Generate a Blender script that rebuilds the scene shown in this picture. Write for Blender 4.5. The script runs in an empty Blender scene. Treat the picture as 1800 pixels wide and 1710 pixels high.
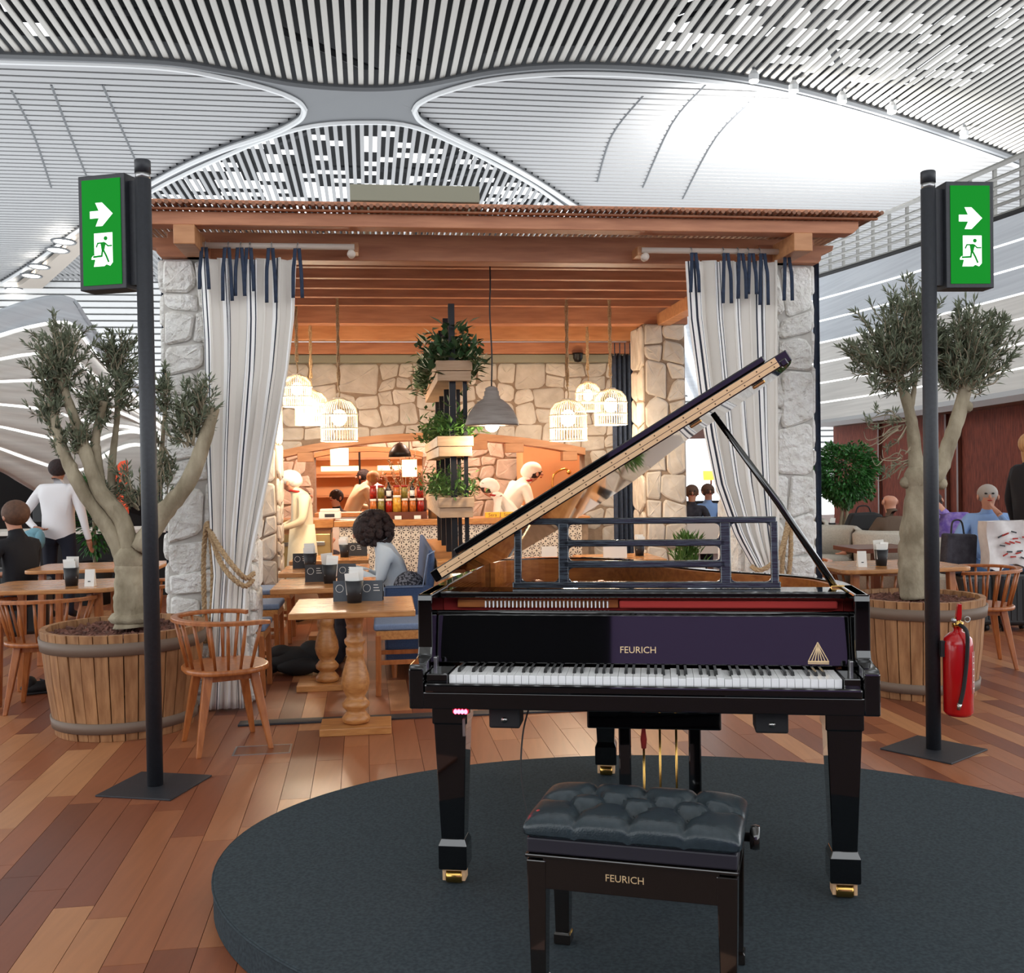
import bpy, bmesh, math, random
from mathutils import Vector, Matrix, Euler
random.seed(7)
S = bpy.context.scene
COL = S.collection

# ---------------------------------------------------------------- camera, world, exposure
CAMZ, FPX, CX, CY = 1.46, 1800.0, 900.0, 855.0
_p, _ro = math.radians(0.8), 0.0155
_f = Vector((0, math.cos(_p), -math.sin(_p)))
_r0, _u0 = Vector((1, 0, 0)), Vector((0, math.sin(_p), math.cos(_p)))
_r = _r0 * math.cos(_ro) - _u0 * math.sin(_ro)
_u = _u0 * math.cos(_ro) + _r0 * math.sin(_ro)
_C = Vector((0, 0, CAMZ))
cam_d = bpy.data.cameras.new('camera'); cam = bpy.data.objects.new('camera', cam_d); COL.objects.link(cam)
cam_d.sensor_fit = 'HORIZONTAL'; cam_d.sensor_width = 36.0; cam_d.lens = 36.0 * FPX / 1800.0
cam_d.clip_start = 0.05; cam_d.clip_end = 400
cam.matrix_world = Matrix(((_r.x, _u.x, -_f.x, _C.x), (_r.y, _u.y, -_f.y, _C.y), (_r.z, _u.z, -_f.z, _C.z), (0, 0, 0, 1)))
S.camera = cam

world = bpy.data.worlds.new('world'); S.world = world; world.use_nodes = True
bgn = world.node_tree.nodes['Background']
bgn.inputs['Color'].default_value = (0.93, 0.97, 1.0, 1); bgn.inputs['Strength'].default_value = 0.95
S.view_settings.view_transform = 'Standard'; S.view_settings.look = 'None'
S.view_settings.gamma = 1.0; S.view_settings.use_curve_mapping = False
S.view_settings.exposure = 1.42
S.cycles.use_denoising = True
S.cycles.max_bounces = 6; S.cycles.diffuse_bounces = 4; S.cycles.glossy_bounces = 4; S.cycles.transmission_bounces = 5
S.cycles.sample_clamp_indirect = 4.0; S.cycles.caustics_reflective = False; S.cycles.caustics_refractive = False

def W(x, y, Y):
    d = _f + _r * ((x - CX) / FPX) + _u * ((CY - y) / FPX)
    return _C + d * (Y / d.y)
def G(x, y, z=0.0):
    d = _f + _r * ((x - CX) / FPX) + _u * ((CY - y) / FPX)
    return _C + d * ((z - CAMZ) / d.z)
def PROJ(P):
    v = Vector(P) - _C; w = v.dot(_f)
    return (CX + FPX * v.dot(_r) / w, CY - FPX * v.dot(_u) / w, w)

# ---------------------------------------------------------------- materials
def lin(c):
    return tuple((x / 255 / 12.92) if x / 255 <= 0.04045 else ((x / 255 + 0.055) / 1.055) ** 2.4 for x in c) + (1.0,)
MATS = {}
def mat(name, col, rough=0.5, metal=0.0, col2=None, scale=5.0, stretch=(1, 1, 1), bump=0.0, bscale=None, coat=0.0, emit=None, es=0.0,
        trans=0.0, ior=1.5, mix=(0.35, 0.65), alpha=1.0, spec=0.5, detail=4.0, rnd=0.0, bdist=0.02):
    m = bpy.data.materials.new(name); m.use_nodes = True; nt = m.node_tree
    b = nt.nodes['Principled BSDF']
    b.inputs['Base Color'].default_value = lin(col); b.inputs['Roughness'].default_value = rough
    b.inputs['Metallic'].default_value = metal; b.inputs['Coat Weight'].default_value = coat
    b.inputs['Coat Roughness'].default_value = 0.03
    b.inputs['IOR'].default_value = ior; b.inputs['Transmission Weight'].default_value = trans
    b.inputs['Alpha'].default_value = alpha; b.inputs['Specular IOR Level'].default_value = spec
    if emit:
        b.inputs['Emission Color'].default_value = lin(emit); b.inputs['Emission Strength'].default_value = es
    tc = mp = None
    if col2 or bump:
        tc = nt.nodes.new('ShaderNodeTexCoord'); mp = nt.nodes.new('ShaderNodeMapping')
        mp.inputs['Scale'].default_value = stretch
        nt.links.new(tc.outputs['Object'], mp.inputs['Vector'])
    last = None
    if col2:
        n = nt.nodes.new('ShaderNodeTexNoise'); n.inputs['Scale'].default_value = scale; n.inputs['Detail'].default_value = detail
        nt.links.new(mp.outputs['Vector'], n.inputs['Vector'])
        rp = nt.nodes.new('ShaderNodeValToRGB')
        rp.color_ramp.elements[0].position = mix[0]; rp.color_ramp.elements[1].position = mix[1]
        rp.color_ramp.elements[0].color = lin(col); rp.color_ramp.elements[1].color = lin(col2)
        nt.links.new(n.outputs['Fac'], rp.inputs['Fac']); nt.links.new(rp.outputs['Color'], b.inputs['Base Color'])
        last = rp.outputs['Color']
    if rnd:
        oi = nt.nodes.new('ShaderNodeObjectInfo'); ge = nt.nodes.new('ShaderNodeNewGeometry')
        ad = nt.nodes.new('ShaderNodeMath'); ad.operation = 'ADD'
        nt.links.new(oi.outputs['Random'], ad.inputs[0]); nt.links.new(ge.outputs['Random Per Island'], ad.inputs[1])
        fr = nt.nodes.new('ShaderNodeMath'); fr.operation = 'FRACT'; nt.links.new(ad.outputs[0], fr.inputs[0])
        mr = nt.nodes.new('ShaderNodeMapRange'); mr.inputs['To Min'].default_value = 1 - rnd; mr.inputs['To Max'].default_value = 1 + rnd * 0.6
        nt.links.new(fr.outputs[0], mr.inputs['Value'])
        hs = nt.nodes.new('ShaderNodeHueSaturation'); nt.links.new(mr.outputs['Result'], hs.inputs['Value'])
        if last: nt.links.new(last, hs.inputs['Color'])
        else: hs.inputs['Color'].default_value = lin(col)
        nt.links.new(hs.outputs['Color'], b.inputs['Base Color'])
    if bump:
        n2 = nt.nodes.new('ShaderNodeTexNoise'); n2.inputs['Scale'].default_value = bscale or scale * 4; n2.inputs['Detail'].default_value = 5
        nt.links.new(mp.outputs['Vector'], n2.inputs['Vector'])
        bp = nt.nodes.new('ShaderNodeBump'); bp.inputs['Strength'].default_value = min(1, bump); bp.inputs['Distance'].default_value = bdist
        nt.links.new(n2.outputs['Fac'], bp.inputs['Height']); nt.links.new(bp.outputs['Normal'], b.inputs['Normal'])
    MATS[name] = m
    return m

mat('piano_black', (6, 6, 8), 0.04, coat=1.0, spec=0.6)
mat('piano_satin', (22, 25, 30), 0.22, col2=(56, 64, 72), scale=14, stretch=(1, 6, 22), mix=(0.42, 0.6), coat=0.6)
mat('ivory', (250, 250, 250), 0.15)
mat('ebony', (10, 10, 12), 0.12)
mat('brass', (214, 170, 92), 0.22, metal=1.0)
mat('brass_pale', (232, 190, 146), 0.4, metal=0.15, spec=0.5)
mat('gold_print', (226, 196, 150), 0.4, metal=0.3)
mat('plate_bronze', (196, 120, 70), 0.35, metal=0.6)
mat('felt_red', (170, 50, 45), 0.9)
mat('rim_wood', (208, 128, 62), 0.35, col2=(176, 98, 44), scale=6, stretch=(1, 8, 8))
mat('led_red', (255, 20, 30), 0.4, emit=(255, 30, 50), es=22)
mat('screw', (90, 60, 40), 0.4, metal=0.8)
mat('leather', (36, 47, 53), 0.23, col2=(42, 54, 60), scale=60, bump=0.08, bscale=220)
mat('bench_lacquer', (26, 21, 18), 0.08, coat=1.0)
mat('bench_band', (34, 32, 42), 0.5)
mat('carpet_dark', (53, 61, 66), 0.95, col2=(65, 74, 79), scale=90, bump=0.25, bscale=700, spec=0.1)
mat('post_black', (36, 38, 43), 0.5, col2=(42, 44, 50), scale=60, bump=0.05)
mat('steel_band', (170, 170, 170), 0.3, metal=0.9)
mat('sign_green', (0, 98, 22), 0.4, emit=(0, 140, 30), es=0.24, spec=0.08)
mat('sign_white', (250, 250, 250), 0.4, emit=(255, 255, 255), es=0.4)
mat('timber', (194, 132, 96), 0.55, col2=(170, 110, 78), scale=3, stretch=(1, 9, 9), bump=0.05, rnd=0.06)
mat('timber_pale', (196, 140, 96), 0.5, col2=(178, 122, 80), scale=4, stretch=(1, 6, 6), rnd=0.05)
mat('cane', (134, 86, 62), 0.6, col2=(154, 108, 80), scale=8, rnd=0.2)
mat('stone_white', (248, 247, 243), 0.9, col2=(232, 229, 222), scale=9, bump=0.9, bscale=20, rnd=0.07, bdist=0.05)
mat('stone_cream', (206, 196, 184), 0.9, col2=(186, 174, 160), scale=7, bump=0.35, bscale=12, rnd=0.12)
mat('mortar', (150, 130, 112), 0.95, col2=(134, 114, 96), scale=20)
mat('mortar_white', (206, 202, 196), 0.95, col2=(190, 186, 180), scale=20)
mat('lintel_grey', (140, 138, 120), 0.7)
mat('plaster_orange', (214, 162, 114), 0.7)
mat('navy', (38, 48, 66), 0.9, col2=(46, 58, 80), scale=30)
mat('rope', (206, 176, 136), 0.9, col2=(166, 134, 98), scale=60, stretch=(1, 1, 3), bump=0.6, bscale=90)
mat('rod_white', (214, 200, 186), 0.5)
mat('chrome', (200, 200, 200), 0.15, metal=1.0)
mat('steel', (190, 190, 186), 0.28, metal=1.0)
mat('oak', (198, 140, 82), 0.36, col2=(174, 114, 62), scale=5, stretch=(2, 12, 12), rnd=0.05)
mat('chair_wood', (178, 108, 58), 0.32, col2=(152, 86, 42), scale=5, stretch=(8, 8, 1.5), rnd=0.05)
mat('table_wood', (198, 142, 90), 0.22, col2=(172, 116, 70), scale=4, stretch=(2, 14, 14))
mat('barrel_wood', (174, 128, 86), 0.6, col2=(140, 96, 60), scale=5, stretch=(6, 6, 0.9), bump=0.15, bscale=9, rnd=0.14)
mat('barrel_hoop', (116, 98, 84), 0.6)
mat('bark_chips', (112, 74, 62), 0.9, rnd=0.45)
mat('soil', (72, 50, 42), 0.95)
mat('bark', (172, 160, 136), 0.9, col2=(128, 116, 94), scale=9, stretch=(1, 1, 0.5), bump=0.7, bscale=30)
mat('olive_leaf', (110, 118, 94), 0.6, rnd=0.35)
mat('ficus_leaf', (48, 104, 42), 0.45, rnd=0.4)
mat('fern_leaf', (84, 122, 56), 0.5, rnd=0.4)
mat('dark_leaf', (58, 88, 52), 0.5, rnd=0.4)
mat('planter_wood', (186, 154, 124), 0.6, col2=(170, 136, 104), scale=5, stretch=(1, 1, 8))
mat('black_metal', (18, 17, 18), 0.4, metal=0.3)
mat('black_matte', (20, 20, 22), 0.7)
mat('lamp_grey', (148, 138, 130), 0.5, col2=(128, 118, 111), scale=6, stretch=(1, 1, 8))
mat('white_inner', (240, 236, 228), 0.6)
mat('rattan_white', (246, 232, 206), 0.6)
mat('bulb', (255, 240, 210), 0.5, emit=(255, 226, 176), es=9)
mat('bulb_soft', (255, 230, 190), 0.5, emit=(255, 214, 150), es=5)
mat('blue_fabric', (54, 72, 106), 0.9, col2=(62, 82, 116), scale=120, bump=0.2, bscale=300)
mat('blue_light', (104, 120, 148), 0.9, col2=(116, 132, 160), scale=100)
mat('paper', (238, 236, 230), 0.7)
mat('card_grey', (72, 78, 86), 0.6)
mat('card_dark', (46, 46, 50), 0.6)
mat('cup_black', (26, 26, 30), 0.55)
mat('extinguisher_red', (190, 10, 18), 0.25, coat=0.6)
mat('rubber', (24, 24, 26), 0.6)
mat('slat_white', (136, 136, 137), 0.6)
mat('slat_cream', (156, 153, 148), 0.6)
mat('rib_grey', (82, 84, 87), 0.5)
mat('slat_bright', (206, 206, 206), 0.6)
mat('rib_edge', (180, 181, 182), 0.5)
mat('roof_dark', (26, 27, 30), 0.8)
mat('truss_dark', (44, 46, 50), 0.6)
mat('shell_panel', (226, 224, 219), 0.7, col2=(210, 208, 203), scale=1.2, stretch=(0.3, 0.3, 14), bump=0.05)
mat('shell_panel_blue', (206, 213, 220), 0.65, col2=(192, 199, 207), scale=1.2, stretch=(0.3, 0.3, 14))
mat('strip_light', (255, 255, 255), 0.5, emit=(255, 255, 255), es=0.7)
mat('downlight', (255, 255, 250), 0.5, emit=(255, 250, 240), es=6)
mat('band_beige', (150, 140, 130), 0.5)
mat('brown_wall', (158, 80, 58), 0.8, col2=(108, 52, 40), scale=5, stretch=(6, 6, 0.9), bump=0.6, bscale=8, mix=(0.3, 0.7))
mat('rail_grey', (150, 149, 145), 0.35, metal=0.4)
mat('dark_void', (22, 20, 22), 0.8)
mat('violet_wall', (206, 174, 244), 0.7)
mat('charcoal_wall', (30, 29, 31), 0.8)
mat('skin', (196, 140, 114), 0.55)
mat('skin_tan', (170, 114, 88), 0.55)
mat('hair_dark', (32, 20, 20), 0.7, col2=(52, 32, 30), scale=40, bump=0.8, bscale=60)
mat('hair_brown', (98, 68, 50), 0.7, col2=(80, 54, 40), scale=40)
mat('hair_blond', (196, 156, 108), 0.6, col2=(170, 128, 84), scale=40, stretch=(1, 1, 0.1))
mat('hair_grey', (170, 160, 152), 0.7)
mat('shirt_white', (236, 234, 236), 0.8, bump=0.15, bscale=9)
mat('shirt_blue', (134, 166, 214), 0.8, bump=0.15, bscale=14)
mat('sweater_grey', (206, 216, 224), 0.9, bump=0.2, bscale=18)
mat('chef_cream', (238, 222, 190), 0.8, bump=0.15, bscale=14)
mat('chef_white', (246, 242, 232), 0.8, bump=0.15, bscale=14)
mat('trousers_navy', (24, 28, 44), 0.85)
mat('jeans', (66, 98, 142), 0.9)
mat('coat_black', (20, 20, 26), 0.9)
mat('vest_brown', (92, 74, 60), 0.9)
mat('purple_cloth', (110, 86, 170), 0.9, col2=(150, 130, 190), scale=20)
mat('teal_cloth', (116, 160, 174), 0.9, bump=0.3, bscale=14)
mat('red_scarf', (170, 40, 36), 0.8)
mat('dark_cloth', (38, 36, 44), 0.9, col2=(60, 58, 66), scale=14)
mat('armchair_beige', (196, 190, 178), 0.9, col2=(182, 176, 164), scale=60)
mat('dark_wood', (104, 56, 38), 0.35)
mat('case_black', (26, 26, 28), 0.35)
mat('bag_white', (226, 222, 220), 0.5, col2=(206, 200, 198), scale=9)
mat('orange_sign', (214, 76, 36), 0.6, emit=(226, 70, 30), es=0.12)
mat('bag_check', (120, 120, 128), 0.9, col2=(36, 36, 44), scale=60, mix=(0.47, 0.53))
mat('glass', (240, 250, 248), 0.02, trans=1.0, ior=1.3)
mat('jar_red', (176, 40, 24), 0.3, col2=(120, 24, 16), scale=40)
mat('jar_yellow', (226, 178, 66), 0.3, col2=(190, 130, 40), scale=30)
mat('jar_orange', (206, 112, 40), 0.3, col2=(160, 90, 40), scale=40)
mat('jar_green', (146, 130, 60), 0.3, col2=(110, 96, 40), scale=40)
mat('lid_white', (232, 226, 216), 0.4)
mat('bottle_dark', (40, 24, 16), 0.1)
mat('yellow_box', (232, 180, 50), 0.5)
mat('shade_yellow', (255, 200, 90), 0.6, emit=(255, 180, 60), es=1.2)
mat('shade_glow', (255, 222, 180), 0.6, emit=(255, 206, 150), es=1.2)
mat('pot_metal', (186, 172, 150), 0.3, metal=0.9)
mat('fridge_steel', (206, 176, 120), 0.4, metal=0.7)

# ---------------------------------------------------------------- mesh helpers
class MB:
    def __init__(s): s.v = []; s.f = []
    def add(s, vs, fs):
        o = len(s.v); s.v += [tuple(v) for v in vs]; s.f += [tuple(i + o for i in f) for f in fs]; return s
    def box(s, x0, x1, y0, y1, z0, z1, M=None):
        vs = [Vector((x, y, z)) for z in (z0, z1) for y in (y0, y1) for x in (x0, x1)]
        if M: vs = [M @ v for v in vs]
        return s.add(vs, [(0, 2, 3, 1), (4, 5, 7, 6), (0, 1, 5, 4), (2, 6, 7, 3), (0, 4, 6, 2), (1, 3, 7, 5)])
    def beam(s, a, b, w, h, up=(0, 0, 1)):
        a, b = Vector(a), Vector(b); d = (b - a).normalized(); up = Vector(up)
        if abs(d.dot(up)) > 0.98: up = Vector((0, 1, 0))
        x = d.cross(up).normalized(); y = x.cross(d).normalized()
        vs = [p + x * (i * w / 2) + y * (j * h / 2) for p in (a, b) for i, j in ((-1, -1), (1, -1), (1, 1), (-1, 1))]
        return s.add(vs, [(0, 3, 2, 1), (4, 5, 6, 7), (0, 1, 5, 4), (1, 2, 6, 5), (2, 3, 7, 6), (3, 0, 4, 7)])
    def tube(s, pts, rad, n=8, cap=True, closed=False):
        pts = [Vector(p) for p in pts]; k = len(pts)
        if not hasattr(rad, '__len__'): rad = [rad] * k
        vs = []; prev = None
        for i, p in enumerate(pts):
            if closed: t = pts[(i + 1) % k] - pts[i - 1]
            else: t = pts[min(i + 1, k - 1)] - pts[max(i - 1, 0)]
            t.normalize()
            if prev is None:
                a = Vector((0, 0, 1)) if abs(t.z) < 0.9 else Vector((1, 0, 0)); x = t.cross(a).normalized()
            else:
                x = prev - t * prev.dot(t)
                x = x.normalized() if x.length > 1e-6 else t.orthogonal().normalized()
            prev = x; y = t.cross(x)
            for j in range(n):
                a = 2 * math.pi * j / n
                vs.append(p + (x * math.cos(a) + y * math.sin(a)) * rad[i])
        fs = []
        for i in range(k if closed else k - 1):
            for j in range(n):
                a, b = i * n + j, i * n + (j + 1) % n; c = ((i + 1) % k) * n
                fs.append((a, b, c + (j + 1) % n, c + j))
        if cap and not closed:
            fs.append(tuple(range(n - 1, -1, -1))); fs.append(tuple((k - 1) * n + j for j in range(n)))
        return s.add(vs, fs)
    def lathe(s, prof, n=20, c=(0, 0, 0), M=None, sx=1.0, sy=1.0):
        c = Vector(c); vs = []; fs = []
        for r, z in prof:
            for j in range(n):
                a = 2 * math.pi * j / n
                v = Vector((r * math.cos(a) * sx, r * math.sin(a) * sy, z)); v = (M @ v) if M else v
                vs.append(v + c)
        k = len(prof)
        for i in range(k - 1):
            for j in range(n):
                fs.append((i * n + j, i * n + (j + 1) % n, (i + 1) * n + (j + 1) % n, (i + 1) * n + j))
        if prof[0][0] > 1e-5: fs.append(tuple(range(n - 1, -1, -1)))
        if prof[-1][0] > 1e-5: fs.append(tuple((k - 1) * n + j for j in range(n)))
        return s.add(vs, fs)
    def prism(s, poly, z0, z1, fn=None):
        fn = fn or (lambda x, y, z: (x, y, z)); n = len(poly)
        vs = [fn(x, y, z0) for x, y in poly] + [fn(x, y, z1) for x, y in poly]
        fs = [tuple(range(n - 1, -1, -1)), tuple(range(n, 2 * n))]
        fs += [(i, (i + 1) % n, n + (i + 1) % n, n + i) for i in range(n)]
        return s.add(vs, fs)
    def ball(s, c, r, nu=12, nv=8, M=None):
        c = Vector(c)
        if not hasattr(r, '__len__'): r = (r, r, r)
        vs = []; fs = []
        for i in range(1, nv):
            t = math.pi * i / nv
            for j in range(nu):
                a = 2 * math.pi * j / nu
                v = Vector((r[0] * math.sin(t) * math.cos(a), r[1] * math.sin(t) * math.sin(a), r[2] * math.cos(t)))
                vs.append((M @ v if M else v) + c)
        t = Vector((0, 0, r[2])); b = Vector((0, 0, -r[2]))
        vs.append((M @ t if M else t) + c); vs.append((M @ b if M else b) + c)
        T, B = len(vs) - 2, len(vs) - 1
        for i in range(nv - 2):
            for j in range(nu):
                fs.append((i * nu + j, (i + 1) * nu + j, (i + 1) * nu + (j + 1) % nu, i * nu + (j + 1) % nu))
        for j in range(nu):
            fs.append((T, j, (j + 1) % nu)); fs.append((B, (nv - 2) * nu + (j + 1) % nu, (nv - 2) * nu + j))
        return s.add(vs, fs)
    def grid(s, rows):
        m = len(rows[0]); vs = [v for r in rows for v in r]
        fs = [(i * m + j, i * m + j + 1, (i + 1) * m + j + 1, (i + 1) * m + j) for i in range(len(rows) - 1) for j in range(m - 1)]
        return s.add(vs, fs)
    def mesh(s, name, smooth=False):
        me = bpy.data.meshes.new(name); me.from_pydata(s.v, [], s.f)
        if smooth: me.polygons.foreach_set('use_smooth', [True] * len(me.polygons))
        me.update(); return me
    def build(s, name, m, parent=None, smooth=False, bevel=0.0, loc=None, rz=0.0, solid=0.0, seg=2):
        me = s.mesh(name, smooth); bm = bmesh.new(); bm.from_mesh(me); bmesh.ops.recalc_face_normals(bm, faces=bm.faces); bm.to_mesh(me); bm.free()
        return obj(name, me, m, parent, bevel, loc, rz, solid, seg)

def obj(name, me, m, parent=None, bevel=0.0, loc=None, rz=0.0, solid=0.0, seg=2):
    if m and not me.materials: me.materials.append(MATS[m] if isinstance(m, str) else m)
    o = bpy.data.objects.new(name, me); COL.objects.link(o)
    if parent: o.parent = parent
    if loc: o.location = loc
    if rz: o.rotation_euler = (0, 0, rz)
    if solid:
        d = o.modifiers.new('solid', 'SOLIDIFY'); d.thickness = solid; d.offset = 0
    if bevel:
        d = o.modifiers.new('bevel', 'BEVEL'); d.width = bevel; d.segments = seg; d.limit_method = 'ANGLE'; d.angle_limit = math.radians(35)
        d.harden_normals = False
    return o
def tag(o, label=None, cat=None, group=None, kind=None):
    if label: o['label'] = label
    if cat: o['category'] = cat
    if group: o['group'] = group
    if kind: o['kind'] = kind
    return o
def thing(name, label, cat, loc=(0, 0, 0), rz=0.0, group=None, kind=None):
    o = bpy.data.objects.new(name, None); COL.objects.link(o); o.location = loc; o.rotation_euler = (0, 0, rz)
    o.empty_display_size = 0.1
    return tag(o, label, cat, group, kind)
def copy_tree(o, parent=None):
    c = o.copy(); COL.objects.link(c)
    if parent: c.parent = parent
    for ch in list(o.children): copy_tree(ch, c)
    return c
def Rz(a): return Matrix.Rotation(a, 4, 'Z')
def spline(pts, n=8):
    pts = [Vector(p) for p in pts]; out = []
    for i in range(len(pts) - 1):
        p0, p1, p2, p3 = pts[max(i - 1, 0)], pts[i], pts[i + 1], pts[min(i + 2, len(pts) - 1)]
        for k in range(n):
            t = k / n
            out.append(0.5 * ((2 * p1) + (p2 - p0) * t + (2 * p0 - 5 * p1 + 4 * p2 - p3) * t * t + (3 * p1 - p0 - 3 * p2 + p3) * t ** 3))
    out.append(pts[-1]); return out
def lerp(a, b, t): return a + (b - a) * t
def interp(tab, x):
    if x <= tab[0][0]: return tab[0][1]
    for (a, b), (c, d) in zip(tab, tab[1:]):
        if x <= c: return b + (d - b) * (x - a) / (c - a)
    return tab[-1][1]
def text(name, body, size, m, parent, loc, rot, extrude=0.0006, align='CENTER', space=1.0):
    cu = bpy.data.curves.new(name, 'FONT'); cu.body = body; cu.size = size; cu.align_x = align; cu.extrude = extrude; cu.space_character = space
    cu.resolution_u = 3; tmp = bpy.data.objects.new('tmp_text', cu); COL.objects.link(tmp)
    dg = bpy.context.evaluated_depsgraph_get(); me = bpy.data.meshes.new_from_object(tmp.evaluated_get(dg)); bpy.data.objects.remove(tmp); bpy.data.curves.remove(cu)
    me.name = name; me.materials.clear(); me.materials.append(MATS[m]); o = bpy.data.objects.new(name, me); COL.objects.link(o); o.parent = parent
    o.location = loc; o.rotation_euler = rot; return o
def point_light(name, loc, power, col, size=0.05, parent=None):
    l = bpy.data.lights.new(name, 'POINT'); l.energy = power; l.color = col; l.shadow_soft_size = size
    o = bpy.data.objects.new(name, l); COL.objects.link(o); o.location = loc
    if parent: o.parent = parent
    return o
# ---------------------------------------------------------------- floor
def floor_material():
    m = bpy.data.materials.new('floor_planks'); m.use_nodes = True; nt = m.node_tree; b = nt.nodes['Principled BSDF']
    b.inputs['Roughness'].default_value = 0.34; b.inputs['Specular IOR Level'].default_value = 0.5
    N, L = nt.nodes.new, nt.links.new
    oi, ge = N('ShaderNodeObjectInfo'), N('ShaderNodeNewGeometry')
    ad = N('ShaderNodeMath'); L(oi.outputs['Random'], ad.inputs[0]); L(ge.outputs['Random Per Island'], ad.inputs[1])
    fr = N('ShaderNodeMath'); fr.operation = 'FRACT'; L(ad.outputs[0], fr.inputs[0])
    rp = N('ShaderNodeValToRGB'); L(fr.outputs[0], rp.inputs['Fac'])
    cols = [(0.0, (104, 57, 40)), (0.14, (130, 74, 51)), (0.4, (143, 84, 56)), (0.62, (152, 92, 61)), (0.8, (164, 105, 70)), (0.93, (182, 126, 85)), (1.0, (188, 133, 92))]
    e = rp.color_ramp.elements
    while len(e) < len(cols): e.new(0.5)
    for el, (p, c) in zip(e, cols): el.position = p; el.color = lin(c)
    tc, mp, nz = N('ShaderNodeTexCoord'), N('ShaderNodeMapping'), N('ShaderNodeTexNoise')
    L(ge.outputs['Position'], mp.inputs['Vector']); mp.inputs['Rotation'].default_value = (0, 0, -math.radians(8.2)); mp.inputs['Scale'].default_value = (22, 1.6, 1)
    nz.inputs['Scale'].default_value = 1.5; nz.inputs['Detail'].default_value = 5; L(mp.outputs['Vector'], nz.inputs['Vector'])
    mr = N('ShaderNodeMapRange'); mr.inputs['To Min'].default_value = 0.78; mr.inputs['To Max'].default_value = 1.2; L(nz.outputs['Fac'], mr.inputs['Value'])
    hs = N('ShaderNodeHueSaturation'); L(rp.outputs['Color'], hs.inputs['Color']); L(mr.outputs['Result'], hs.inputs['Value'])
    L(hs.outputs['Color'], b.inputs['Base Color'])
    MATS['floor_planks'] = m
floor_material()
mat('floor_gap', (70, 40, 28), 0.7)
mat('floor_far', (138, 82, 54), 0.34, col2=(114, 64, 42), scale=2.5, stretch=(5, 0.8, 1))
FA = math.radians(8.2); FE1 = Vector((math.cos(FA), math.sin(FA), 0)); FE2 = Vector((-math.sin(FA), math.cos(FA), 0))
floor = MB().add([FE1 * a + FE2 * b + Vector((0, 0, -0.012)) for a, b in ((-13, -8), (16, -8), (16, 30), (-13, 30))], [(0, 1, 2, 3)]).build('floor', 'floor_gap')
tag(floor, 'reddish brown hardwood plank floor of the hall', 'floor', kind='structure')
far_fl = MB().add([FE1 * a + FE2 * b + Vector((0, 0, -0.003)) for a, b in ((-13, 15.5), (16, 15.5), (16, 30), (-13, 30))], [(0, 1, 2, 3)]).build('floor_surface', 'floor_far', floor)
PW, rngf = 0.134, random.Random(3)
planks = []
for i in range(-78, 84):
    b = -1.2 - rngf.random() * 1.2
    while b < 15.4:
        ln = rngf.choice((0.7, 0.85, 0.95, 1.1, 1.25))
        c = FE1 * ((i + 0.5) * PW) + FE2 * (b + ln / 2)
        if c.y > 0.8 and abs(c.x) < 9:
            x, y, w = PROJ(c)
            if -160 < x < 1960 and y < 1900:
                hid = ((c.x - 0.616) / 1.58) ** 2 + ((c.y - 3.578) / 1.15) ** 2 < 1
                planks.append((hid, -(ln * 1.46 * 1.8 / w ** 3), c, ln))
        b += ln
planks.sort(key=lambda q: (q[0], q[1]))
unit = MB().box(-0.5, 0.5, -0.5, 0.5, -0.01, 0.0).mesh('plank'); unit.materials.append(MATS['floor_planks'])
rest = MB()
for k, (hid, key, c, ln) in enumerate(planks):
    if k < 298:
        o = bpy.data.objects.new('plank', unit); COL.objects.link(o); o.parent = floor
        o.location = c; o.rotation_euler = (0, 0, FA); o.scale = (PW - 0.0022, ln - 0.0022, 1)
    else:
        M = Matrix.Translation(c) @ Rz(FA); w, l = PW / 2 - 0.0011, ln / 2 - 0.0011
        rest.add([M @ Vector(q) for q in ((-w, -l, 0), (w, -l, 0), (w, l, 0), (-w, l, 0))], [(0, 1, 2, 3)])
tag(rest.build('far_planks', 'floor_planks', floor), kind='stuff')

# ---------------------------------------------------------------- vaulted slat ceiling (plan frame turned with the hall)
CZ = 13.6
HA = math.radians(8.0); H1 = Vector((math.cos(HA), math.sin(HA), 0)); H2 = Vector((-math.sin(HA), math.cos(HA), 0))
def plan(pts): 
    out = []
    for x, y in pts:
        p = G(x, y, CZ); out.append((p.dot(H1), p.dot(H2)))
    return out
def smooth2(pts, n=6): return [(p.x, p.y) for p in spline([(a, b, 0) for a, b in pts], n)]
A_edge = smooth2(plan([(-260, 82), (0, 92), (270, 102), (400, 120), (520, 143), (640, 151), (740, 145), (870, 120), (1000, 110), (1160, 116), (1330, 136), (1500, 178), (1680, 236), (1900, 318), (2060, 392)]))
C_top = smooth2(plan([(-260, 89), (0, 97), (270, 107), (400, 128), (480, 149), (522, 168), (535, 184)]))
C_low = smooth2(plan([(535, 184), (526, 202), (480, 226), (400, 253), (330, 282), (262, 318), (200, 356), (120, 412), (40, 470), (-60, 530)]))
D_top = smooth2(plan([(2060, 404), (1900, 328), (1680, 245), (1500, 187), (1330, 145), (1160, 125), (1000, 119), (870, 129), (785, 150), (740, 170), (728, 186)]))
D_low = smooth2(plan([(728, 186), (742, 206), (800, 236), (870, 270), (940, 310), (1010, 356), (1070, 396), (1150, 450)]))
B_edge = smooth2(plan([(40, 490), (130, 425), (205, 372), (265, 330), (330, 296), (400, 264), (470, 234), (550, 212), (640, 206), (720, 212), (800, 244), (870, 280), (940, 320), (1000, 364), (1060, 408), (1140, 462)]))
VEND = 66.0
def hpt(a, b, z): return H1 * a + H2 * b + Vector((0, 0, z))
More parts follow.
